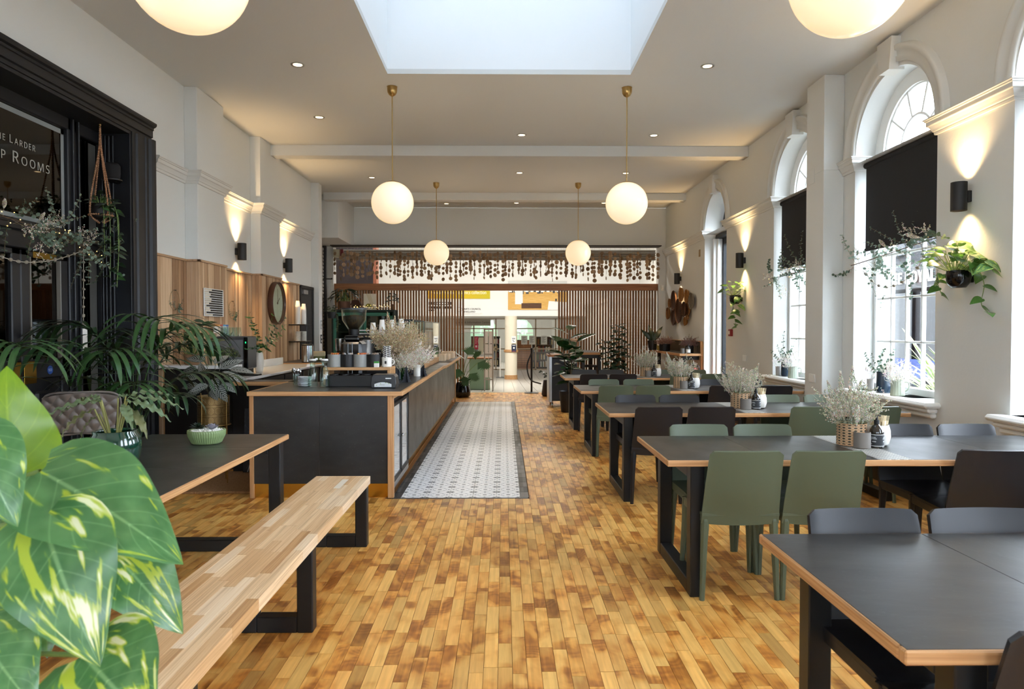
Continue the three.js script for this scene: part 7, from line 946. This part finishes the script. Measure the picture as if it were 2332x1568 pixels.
// quilted chair by the entrance
{
  const o = thing('quilted_chair', 'grey quilted leather chair with chrome legs beside the entrance', 'chair', [-2.95, 0, -5.05], 0.35); const qb = (s, t) => 0.012 * Math.abs(Math.sin((s * 2.6 + t * 2.6) * PI) * Math.sin((s * 2.6 - t * 2.6) * PI));
  const m = colour('#5e5650', 0.4); part(o, 'backrest', [shell((s, t) => [s * lerp(0.19, 0.225, t) * (1 - 0.06 * sstep(0.85, 1, t) * Math.abs(s)), 0.72 + 0.27 * t - 0.03 * s * s * t, 0.2 + 0.05 * t - 0.03 * s * s - qb(s, t)], 60, 44, 0.012), shell((s, t) => [s * lerp(0.19, 0.225, t), 0.72 + 0.27 * t - 0.03 * s * s * t, 0.235 + 0.05 * t - 0.03 * s * s + qb(s, t)], 60, 44, 0.012)], m); part(o, 'piping', tube([[-0.19, 0.715, 0.2], [-0.226, 0.85, 0.2], [-0.215, 0.965, 0.22], [0, 0.992, 0.26], [0.215, 0.965, 0.22], [0.226, 0.85, 0.2], [0.19, 0.715, 0.2], [0, 0.712, 0.22]], 0.009, 8, 60, true), m); part(o, 'seat', bc(0.44, 0.08, 0.42, 0, 0.42, 0, 0.03), m); for (const sx of [-1, 1]) { part(o, 'leg', rod([sx * 0.18, 0.42, 0.18], [sx * 0.2, 0, 0.22], 0.011), M.chrome); part(o, 'leg', rod([sx * 0.18, 0.42, -0.18], [sx * 0.2, 0, -0.2], 0.011), M.chrome); part(o, 'back_post', rod([sx * 0.15, 0.42, 0.19], [sx * 0.15, 0.76, 0.22], 0.011), M.chrome); }
}
// doormat and leaning painting behind the slate table
{
  const fuzz = dataTex(256, 256, [0.25, 0.25], (u, v) => { const n = fbm(u, v, 40, 40, 3, 401); return mix3([120, 84, 52], [184, 140, 96], n); }); single('coir_doormat', 'brown coir doormat on the floor beside the bar', 'doormat', boxUV(bd(-3.3, -2.17, 0, 0.02, 6.1, 6.98, 0.004), 'x'), std({ map: fuzz, roughness: 1, bumpMap: fuzz, bumpScale: 0.008 }));
  const p = thing('flower_painting', 'dark painting with a red flower leaning against the counter', 'painting', [-2.35, 0.02, -6.93]); p.rotation.x = -0.1; const g = bd(-0.2, 0.2, 0, 0.62, -0.02, 0, 0.002), P = g.attributes.position, uv = g.attributes.uv; for (let i = 0; i < P.count; i++) uv.setXY(i, (P.getX(i) + 0.2) / 0.4, P.getY(i) / 0.62);
  part(p, 'canvas', g, std({ roughness: 0.6, map: canvasTex(256, 400, (c, w, h) => { c.fillStyle = '#23262c'; c.fillRect(0, 0, w, h); for (let k = 0; k < 240; k++) { c.strokeStyle = `rgba(${90 + k % 60},${95 + k % 50},${105 + k % 40},0.16)`; c.lineWidth = 3 + k % 5; const x = (k * 53) % w, y = (k * 97) % h; c.beginPath(); c.moveTo(x, y); c.lineTo(x + 30 - k % 60, y + 26); c.stroke(); } c.strokeStyle = '#9a9aa2'; c.lineWidth = 7; for (let k = 0; k < 7; k++) { c.beginPath(); c.moveTo(60 + k * 24, 300); c.lineTo(30 + k * 30, 398); c.stroke(); } for (let k = 0; k < 26; k++) { const a = k * 0.24; c.fillStyle = k % 2 ? '#a8432c' : '#c05a38'; c.beginPath(); c.ellipse(190 + Math.cos(a) * 30, 150 + Math.sin(a) * 30, 22, 8, a, 0, 7); c.fill(); } c.fillStyle = '#c9a06a'; for (let k = 0; k < 9; k++) { c.beginPath(); c.ellipse(90 + k * 7, 118 - k * 4, 7, 4, 0.6, 0, 7); c.fill(); } }) })); part(p, 'stretcher', bd(-0.19, 0.19, 0.01, 0.61, 0, 0.014, 0.002), M.paleOak);
}
// green cabinet and its ornaments at the far left
{
  const c = thing('green_cabinet', 'worn dark green glazed cabinet in front of the left slats', 'cabinet', [-2.9, 0, -14.85]), G = colour('#2e6b58', 0.6), D = colour('#1c2a26', 0.7);
  part(c, 'carcass', [bc(1.3, 0.04, 0.44, 0, 1.78), bc(0.04, 1.78, 0.44, -0.63), bc(0.04, 1.78, 0.44, 0.63), bc(1.26, 1.78, 0.02, 0, 0, -0.21), bc(1.26, 0.06, 0.42)], D); for (const y of [0.45, 0.9, 1.35]) part(c, 'shelf', bc(1.22, 0.025, 0.38, 0, y), D);
  for (const s of [-1, 1]) { const x = s * 0.31; const d = part(c, 'door', [bc(0.06, 1.7, 0.03, x - 0.27, 0.06, 0.225), bc(0.06, 1.7, 0.03, x + 0.27, 0.06, 0.225), bc(0.6, 0.07, 0.03, x, 1.69, 0.225), bc(0.6, 0.07, 0.03, x, 0.06, 0.225), bc(0.5, 0.03, 0.03, x, 0.9, 0.225)], G); part(d, 'pane', bc(0.48, 1.58, 0.004, x, 0.12, 0.225), M.glass); part(d, 'knob', ball(0.018, x - s * 0.26, 0.95, 0.25), M.brass); }
  const top = 1.82; const f = T('boston_fern', 'dark arching fern in a terracotta pot on the green cabinet', 'potted plant', -3.33, 14.85, top); part(f, 'pot', lathe(potProf(0.09, 0.12, 0.18), 22), colour('#6b4a38', 0.8)); soilDisc(f, 0.11, 0.15); bush(f, { n: 44, r: 0.3, h: 0.3, y0: 0.16, g: leafGeo(0.24, 0.04, { prof: 'lance', droop: 0.6 }), m: LM.dark });
  const h = T('lantern_house', 'small thatched house ornament with lit windows on the cabinet', 'ornament', -3.07, 14.78, top); part(h, 'walls', bc(0.14, 0.1, 0.1), colour('#2b1a14', 0.8)); part(h, 'roof', xf(ext(poly([[-0.11, 0], [0.11, 0], [0.06, 0.1], [-0.06, 0.1]]), 0.16), { p: [0, 0.1, -0.08] }), colour('#3c2418', 0.9)); for (const x of [-0.03, 0.03]) part(h, 'lit_window', bc(0.018, 0.022, 0.004, x, 0.045, 0.051, 0), bulbM);
  const k = T('greeting_card', 'cream card with a gold fan and rays on the cabinet', 'card', -2.8, 14.86, top); const cg = bc(0.27, 0.34, 0.004), P = cg.attributes.position, uv = cg.attributes.uv; for (let i = 0; i < P.count; i++) uv.setXY(i, (P.getX(i) + 0.135) / 0.27, P.getY(i) / 0.34); part(k, 'card', cg, std({ roughness: 0.8, map: canvasTex(128, 160, (x, w, hh) => { x.fillStyle = '#d8d2c0'; x.fillRect(0, 0, w, hh); x.strokeStyle = '#b7a56a'; x.lineWidth = 3; for (let i = 0; i < 4; i++) { x.beginPath(); x.moveTo(30 + i * 12, 0); x.lineTo(90 + i * 6, hh); x.stroke(); } x.fillStyle = '#8f8a3a'; x.beginPath(); x.arc(50, 130, 34, PI, 0); x.fill(); }) })); part(k, 'strut', bc(0.04, 0.2, 0.004, 0, 0, -0.03), M.paper);
  const st = thing('fairy_string', 'string of warm fairy lights and leaves along the cabinet top', 'fairy lights', [0, 0, 0]); part(st, 'wire', tube([[-3.05, top + 0.05, -14.66], [-2.8, top + 0.03, -14.66], [-2.5, top + 0.04, -14.67], [-2.3, top + 0.02, -14.7]], 0.003, 5, 30), M.black); for (let i = 0; i < 24; i++) part(st, 'fairy_light', ball(0.006, -3.06 + i * 0.031, top + 0.03 + rr(0, 0.07), -14.66 + rr(-0.03, 0.02), 8, 6), bulbM); for (let i = 0; i < 12; i++) addLeaf(st, leafGeo(0.06, 0.035, {}), LM.dark, [-3.0 + i * 0.06, top + 0.02, -14.66], [rr(-1, 1), 0.4, 1], [0, 1, 0]);
  const b = T('topiary_ball', 'dark leafy ball ornament on a stem on the cabinet', 'ornament', -2.32, 14.8, top); part(b, 'stem', cyl(0.02, 0.03, 0.12), barkM); bush(b, { n: 50, r: 0.13, h: 0.24, y0: 0.1, g: leafGeo(0.07, 0.055, {}), m: LM.dark, stem: null });
}
// ---------------------------------------------------------------- far right corner
{
  const rattan = (a, b) => { const t = canvasTex(128, 128, (c, w) => { c.fillStyle = a; c.fillRect(0, 0, w, w); for (let r = 4; r < 64; r += 5) { c.strokeStyle = r % 2 ? b : '#00000055'; c.lineWidth = 2.5; c.beginPath(); c.arc(64, 64, r, 0, 7); c.stroke(); } for (let k = 0; k < 40; k++) { c.strokeStyle = '#0000002a'; c.beginPath(); c.moveTo(64, 64); c.lineTo(64 + Math.cos(k * 0.157) * 64, 64 + Math.sin(k * 0.157) * 64); c.stroke(); } }); return std({ map: t, roughness: 0.8, side: THREE.DoubleSide }); };
  const mats = [rattan('#8a5a2c', '#a8743e'), rattan('#4a2f1e', '#6a4730'), rattan('#9a652e', '#c08a48'), rattan('#7a6e5e', '#9a8e7a')];
  const desc = ['small tan plate at the screen end', 'tall dark oval plate', 'tan plate lowest at the screen end', 'dark tray hanging low', 'largest dark brown tray in the middle', 'golden plate directly below the lamp', 'golden plate beside the lamp', 'grey plate with a pale centre nearest the arch', 'deep basket with speckled centre', 'brown basket behind the speckled basket', 'orange brown plate at the bottom', 'smallest plate tucked at the bottom'];
  [[14.78, 1.96, 0.097, 0], [14.38, 2.0, 0.201, 1], [14.83, 1.75, 0.123, 0], [14.43, 1.67, 0.17, 1], [13.98, 1.78, 0.244, 1], [13.75, 2.09, 0.141, 2], [13.41, 2.04, 0.129, 2], [13.04, 1.94, 0.148, 3], [13.5, 1.8, 0.141, 1], [13.34, 1.79, 0.134, 0], [13.46, 1.57, 0.082, 2], [13.29, 1.64, 0.046, 0]].forEach(([d, y, r, m], k) => {
    const o = thing('woven_plate', `woven ${desc[k]} of the wall basket group`, 'basket', [XR - 0.012 - 0.012 * (k % 3), y, -d], 0, 'woven wall plates'), g = lathe([[0, 0], [r * 0.6, 0.002], [r * 0.92, 0.02], [r, 0.05], [r * 1.0, 0.055], [r * 0.9, 0.026], [r * 0.55, 0.008], [0, 0.006]], 36), P = g.attributes.position, uv = g.attributes.uv; for (let i = 0; i < P.count; i++) uv.setXY(i, 0.5 + P.getX(i) / r / 2.1, 0.5 + P.getZ(i) / r / 2.1); part(o, 'weave', xf(g, { r: [0, 0, PI / 2] }), mats[m]); part(o, 'rim', xf(clean(new THREE.TorusGeometry(r, 0.007, 6, 36)), { p: [-0.052, 0, 0], r: [0, PI / 2, 0] }), mats[m]);
  });
  const w = thing('wall_counter', 'oak edged counter along the wall under the woven plates', 'counter', [0, 0, 0]); part(w, 'top', boxUV(bd(3.13, XR - 0.005, 0.95, 0.985, 12.5, 15.0, 0.003), 'z'), M.slateTop); part(w, 'edge_band', [boxUV(bd(3.112, 3.13, 0.945, 0.987, 12.46, 15.0), 'z'), boxUV(bd(3.13, XR - 0.005, 0.945, 0.987, 12.46, 12.5), 'x')], M.oak); part(w, 'end_post', [bd(3.49, XR - 0.003, 0, 0.945, 12.46, 12.5), bd(3.485, XR - 0.003, 0.987, 1.2, 12.46, 12.5)], M.oak); part(w, 'under_frame', [bd(3.2, 3.5, 0.87, 0.945, 12.6, 12.66), bd(3.2, 3.26, 0, 0.87, 12.6, 12.66)], M.steel); part(w, 'under_frame', bd(3.2, 3.26, 0, 0.945, 14.6, 14.66), M.steel);
  const pt = canvasTex(256, 128, (c, ww, h) => { c.fillStyle = '#6b5a44'; c.fillRect(0, 0, ww, h); for (let y = 0; y < 4; y++) for (let x = 0; x < 8; x++) { c.fillStyle = (x + y) % 2 ? '#3a2f24' : '#8f7c60'; c.beginPath(); c.ellipse(x * 32 + 16 + (y % 2) * 16, y * 32 + 16, 8, 15, 0, 0, 7); c.fill(); } }); pt.wrapS = pt.wrapT = THREE.RepeatWrapping; pt.repeat.set(2, 4); part(w, 'patterned_splashback', boxUV(bd(XR - 0.012, XR - 0.002, 0.987, 1.19, 12.5, 15.0, 0), 'y'), std({ map: pt, roughness: 0.6 })); part(w, 'splashback_cap', bd(XR - 0.03, XR - 0.002, 1.19, 1.205, 12.5, 15.0), M.oak);
  const pot = (x, d, l, r) => { const o = T('rust_flower_pot', l, 'vase', x, d, 0.985, 0, 'rust flower pots'); part(o, 'pot', lathe(potProf(r, r * 1.1, 0.14), 22), M.black); bouquet(o, setRust, 30, 0.08, 0.05, 1.1, 0.9, 1.2); }; pot(3.36, 12.75, 'black pot of dark rust dried flowers beside the arch', 0.07); pot(3.22, 14.1, 'large black pot of dark dried flowers near the screen', 0.1);
  const bt = T('sanitiser_bottle', 'dark pump bottle with white label on the wall counter', 'pump bottle', 3.3, 12.6, 0.985); part(bt, 'bottle', lathe([[0, 0], [0.038, 0], [0.04, 0.09], [0.015, 0.125], [0.013, 0.14], [0, 0.14]], 22), amber); part(bt, 'label', clean(new THREE.CylinderGeometry(0.041, 0.041, 0.06, 24, 1, true).translate(0, 0.045, 0)), M.paper); part(bt, 'pump', [cyl(0.014, 0.014, 0.02, 0, 0.138), bc(0.012, 0.01, 0.05, 0, 0.165, 0.012)], M.black);
  const cu = T('concrete_tumbler', 'small grey concrete cup on the wall counter', 'cup', 3.2, 12.62, 0.985); part(cu, 'cup', lathe(potProf(0.036, 0.038, 0.09), 20), colour('#6b6864', 0.8));
  const mb = T('mustard_bottle', 'small mustard jar with white label near the slat screen', 'jar', 3.17, 14.45, 0.985); part(mb, 'jar', cyl(0.035, 0.035, 0.12), colour('#8a7a3a', 0.4)); part(mb, 'label', bc(0.055, 0.06, 0.004, 0, 0.1, 0.035), M.paper);
  const ex = T('fire_extinguisher', 'red fire extinguisher standing by the glazed door', 'fire extinguisher', 3.3, 12.25, 0); part(ex, 'cylinder', lathe([[0, 0.2], [0.08, 0.2], [0.088, 0.22], [0.088, 0.66], [0.07, 0.72], [0.03, 0.75], [0, 0.755]], 28), colour('#b5201c', 0.3)); part(ex, 'valve', [cyl(0.018, 0.018, 0.05, 0, 0.75), bc(0.03, 0.02, 0.09, 0, 0.81, 0.03)], colour('#2a2a2a', 0.4)); part(ex, 'hose', tube([[0, 0.78, 0.02], [0.07, 0.78, 0.05], [0.1, 0.6, 0.04], [0.09, 0.35, 0.03]], 0.01, 6, 20), M.black); part(ex, 'stand', [cyl(0.1, 0.12, 0.2, 0, 0, 0, 20)], colour('#8f1d1a', 0.4));
  const cp = thing('call_point', 'red fire alarm call point on the wall below the trailing plant', 'alarm', [XR, 1.31, -10.89]); part(cp, 'box', bd(-0.045, 0, 0, 0.11, -0.05, 0.05, 0.006), colour('#8e1c1c', 0.4)); part(cp, 'window', bd(-0.048, -0.044, 0.03, 0.08, -0.03, 0.03, 0), M.paper);
  const se = thing('motion_sensor', 'white motion sensor on the end wall beside the screen', 'sensor', [3.46, 2.25, -DB]); part(se, 'body', bc(0.07, 0.13, 0.05, 0, 0, 0.025, 0.012), M.white); part(se, 'lens', xf(ball(0.025, 0, 0, 0, 12, 8), { s: [1, 1.2, 0.5], p: [0, 0.05, 0.05] }), M.paper);
  const ab = thing('alarm_sounder', 'cream alarm box with red side on the end wall jamb', 'alarm', [-3.6, 2.97, -15.36]); part(ab, 'box', bc(0.14, 0.17, 0.08), colour('#c9c2a6', 0.5)); part(ab, 'red_side', bc(0.07, 0.17, 0.08, 0.105), colour('#7a1616', 0.5));
  const ts = thing('brass_switch', 'brass dimmer plate on the wall above the arch capital', 'switch', [XR, 2.72, -12.72]); part(ts, 'plate', bd(-0.008, 0, 0, 0.13, -0.045, 0.045, 0.002), M.brass);
  for (const [d, y, l] of [[10.3, 0.95, 'white socket plate on the wall beside the sill'], [7.55, 0.85, 'white socket plate on the pilaster']]) { const o = thing('wall_socket', l, 'socket', [d < 8 ? XR - 0.211 : XR, y, -d]); part(o, 'plate', bd(-0.01, 0, 0, 0.09, -0.075, 0.075, 0.003), M.white); part(o, 'rocker', bd(-0.014, -0.009, 0.05, 0.075, -0.05, -0.02, 0), M.white); }
  const hp2 = thing('access_plate', 'square white access plate high on the right pilaster', 'plate', [XR - 0.211, 2.98, -7.62]); part(hp2, 'plate', bd(-0.006, 0, 0, 0.16, -0.08, 0.08, 0.002), M.wall);
  const ht = (x0, x1, d0, d1, l) => { const o = thing('high_table', l, 'table', [0, 0, 0]); part(o, 'top', boxUV(bd(x0 + 0.01, x1 - 0.01, 0.955, 0.965, d0 + 0.01, d1, 0.001), 'z'), M.slateTop); part(o, 'edge_band', boxUV(bd(x0, x1, 0.92, 0.963, d0, d1, 0.003), 'x'), M.oak); for (const x of [x0 + 0.02, x1 - 0.09]) for (const d of [d0 + 0.04, d1 - 0.12]) part(o, 'leg', bd(x, x + 0.07, 0, 0.92, d, d + 0.07), M.steel); part(o, 'rail', bd(x0 + 0.09, x1 - 0.09, 0.85, 0.92, d0 + 0.05, d0 + 0.1), M.steel); part(o, 'rail', bd(x0 + 0.09, x1 - 0.09, 0.0, 0.07, d0 + 0.05, d0 + 0.1), M.steel); };
  ht(1.5, 1.93, 13.75, 15.3, 'high oak edged table against the right slats');
  const dv = thing('oak_divider', 'upright oak board divider beside the high table', 'divider', [1.44, 0, -13.85]); part(dv, 'board', boxUV(bd(-0.02, 0.02, 0, 1.2, -0.05, 1.35), 'y'), M.warmOak); part(dv, 'cap', bd(-0.03, 0.03, 1.2, 1.22, -0.06, 1.36), M.oak); for (const s of [0.15, 0.7]) part(dv, 'foot', bd(-0.08, 0.08, 0, 0.03, s, s + 0.06), M.steel);
  const hs = T('bar_stool', 'black bar stool under the high table', 'stool', 1.72, 14.2, 0); part(hs, 'seat', bc(0.32, 0.04, 0.32, 0, 0.66, 0, 0.015), M.chairBlack); for (const a of [-1, 1]) for (const b of [-1, 1]) part(hs, 'leg', rod([a * 0.12, 0.66, b * 0.12], [a * 0.17, 0, b * 0.17], 0.014), M.chairBlack); part(hs, 'foot_ring', [bc(0.3, 0.02, 0.02, 0, 0.25, 0.15), bc(0.3, 0.02, 0.02, 0, 0.25, -0.15)], M.chairBlack);
  const tr = thing('service_trolley', 'black service trolley with steel edge and castors behind the rubber plant', 'trolley', [1.08, 0, -13.05]); part(tr, 'body', bc(0.46, 0.78, 0.6, 0.02, 0.12, 0, 0.01), M.black); part(tr, 'steel_side', bc(0.05, 0.86, 0.62, -0.235, 0.1, 0, 0.006), M.brushed); part(tr, 'top', boxUV(bc(0.56, 0.04, 0.66, 0, 0.92), 'z'), M.warmOak); for (const x of [-0.2, 0.2]) for (const z of [-0.25, 0.25]) part(tr, 'castor', [xf(cyl(0.045, 0.045, 0.03, 0, -0.015, 0, 18), { p: [x, 0.045, z], r: [0, 0, PI / 2] }), bc(0.03, 0.05, 0.03, x, 0.07, z)], M.chrome);
  const po = T('rope_post', 'black queue post with hanging rope at the walkway end', 'post', 0.62, 15.7, 0); part(po, 'base', lathe([[0, 0], [0.16, 0], [0.16, 0.012], [0.03, 0.03], [0, 0.03]], 30), M.black); part(po, 'pole', cyl(0.022, 0.022, 0.95, 0, 0.02, 0, 16), M.black); part(po, 'finial', [cyl(0.028, 0.028, 0.04, 0, 0.96)], M.black); part(po, 'rope', tube([[0, 0.9, 0.02], [-0.1, 0.6, 0.03], [-0.02, 0.3, 0.1], [0.2, 0.22, 0.2]], 0.016, 8, 24), M.black);
  const bp = T('brown_planter', 'tall tapered dark brown planter beside the queue post', 'planter', 0.95, 14.95, 0); part(bp, 'pot', lathe([[0, 0], [0.12, 0], [0.15, 0.04], [0.11, 0.34], [0.1, 0.34], [0.13, 0.05], [0, 0.03]], 28), colour('#2a211c', 0.5)); soilDisc(bp, 0.1, 0.3); for (let k = 0; k < 5; k++) vine(bp, [[0, 0.3, 0], [0.05 * k - 0.1, 0.5, 0.05], [0.1 * k - 0.2, 0.55 - 0.1 * k, 0.12]], 6, leafGeo(0.07, 0.045, {}), LM.dark);
  const pi = T('paper_bag', 'small patterned paper bag on the floor behind the tables', 'bag', 1.98, 13.6, 0); part(pi, 'bag', bc(0.1, 0.22, 0.08), colour('#8f8f8c', 0.8));
}
// ---------------------------------------------------------------- outside the windows
{
  struct('ground', bd(3.95, 60, -0.4, -0.3, -40, 60, 0), colour('#5a5956', 0.9));
  struct('stone_pier', [bd(4.35, 4.6, -0.3, 5, 8.4, 8.9, 0.02), bd(4.3, 4.65, 3.2, 3.35, 8.35, 8.95, 0.02)], colour('#e4e0d6', 0.85)); struct('stone_pier', bd(4.35, 4.75, -0.3, 5, 10.2, 10.75, 0.02), colour('#d9d3c6', 0.85));
  const b = thing('shop_front', 'dark shop front with white lettering seen through the near window', 'building', [0, 0, 0]);
  part(b, 'wall', [bd(9.2, 14, -0.3, 4.4, 13, 18.6, 0.02)], colour('#1d1d1f', 0.8)); part(b, 'fascia_board', bd(9.05, 9.2, 2.3, 2.85, 13.2, 18.4, 0.02), colour('#07080a', 0.5)); part(b, 'shop_window', bd(9.12, 9.2, 0.3, 2.25, 13.6, 15.4, 0.01), colour('#0a0d12', 0.2)); part(b, 'shop_window', bd(9.12, 9.2, 0.3, 2.25, 15.7, 18.0, 0.01), colour('#0a0d12', 0.2)); part(b, 'upper_window', bd(9.12, 9.2, 3.1, 4.0, 14.0, 15.0, 0.01), colour('#15191e', 0.2)); part(b, 'upper_window', bd(9.12, 9.2, 3.1, 4.0, 16.0, 17.0, 0.01), colour('#15191e', 0.2)); part(b, 'poster', bd(9.1, 9.12, 1.2, 2.0, 14.2, 14.7, 0), colour('#4a6a84', 0.6)); part(b, 'blue_board', bd(9.08, 9.12, 0.35, 0.75, 13.8, 17.6, 0), colour('#0e2a6a', 0.5));
  const font = await new FontLoader().loadAsync('fonts/droid/droid_sans_bold.typeface.json'); const g = new TextGeometry('THE ROYAL', { font, size: 0.26, depth: 0.02, curveSegments: 4 }); part(b, 'lettering', clean(g.applyMatrix4(new THREE.Matrix4().set(0, 0, -1, 9.04, 0, 1, 0, 2.44, 1, 0, 0, -16.6, 0, 0, 0, 1))), M.white);
  const dl = [leafGeo(1.15, 0.07, { prof: 'strap', droop: 0.25, fold: 0.4, nu: 4, nv: 12 }), leafGeo(0.95, 0.06, { prof: 'strap', droop: 0.5, fold: 0.4, nu: 4, nv: 12 })];
  const ph = (x, d, l) => { const o = thing('striped_flax', l, 'plant', [x, -0.3, -d], 0, 'striped flax plants'); part(o, 'planter', bc(0.5, 0.65, 0.5), colour('#3a3c40', 0.6)); for (let k = 0; k < 46; k++) { const a = k * 2.399, t = k / 46; addLeaf(o, pick(dl), LM.phormium, [Math.cos(a) * 0.08, 0.65, Math.sin(a) * 0.08], [Math.cos(a) * (0.2 + t), 1.5 - t, Math.sin(a) * (0.2 + t)], [0, 1, 0.1], 0, rr(0.8, 1.1)); } }; ph(5.4, 8.0, 'striped flax plant outside the near window'); ph(5.9, 9.3, 'second striped flax plant outside beside the stone pier');
  const tr = thing('bare_tree', 'bare winter tree seen through the fanlight', 'tree', [14.5, -0.3, -24.5]); const br = []; const grow = (p, v, l, r, n) => { const q = [p[0] + v[0] * l, p[1] + v[1] * l, p[2] + v[2] * l]; br.push(rod(p, q, r, r * 0.65, 5)); if (n) for (let k = 0; k < 3; k++) grow(q, V3(v[0] + rr(-0.6, 0.6), v[1] + rr(-0.1, 0.4), v[2] + rr(-0.6, 0.6)).normalize().toArray(), l * 0.72, r * 0.6, n - 1); }; grow([0, 0, 0], [0, 1, 0], 2.6, 0.16, 5); part(tr, 'branches', merge(br), colour('#4a423a', 0.9));
}
renderer.render(scene, camera);
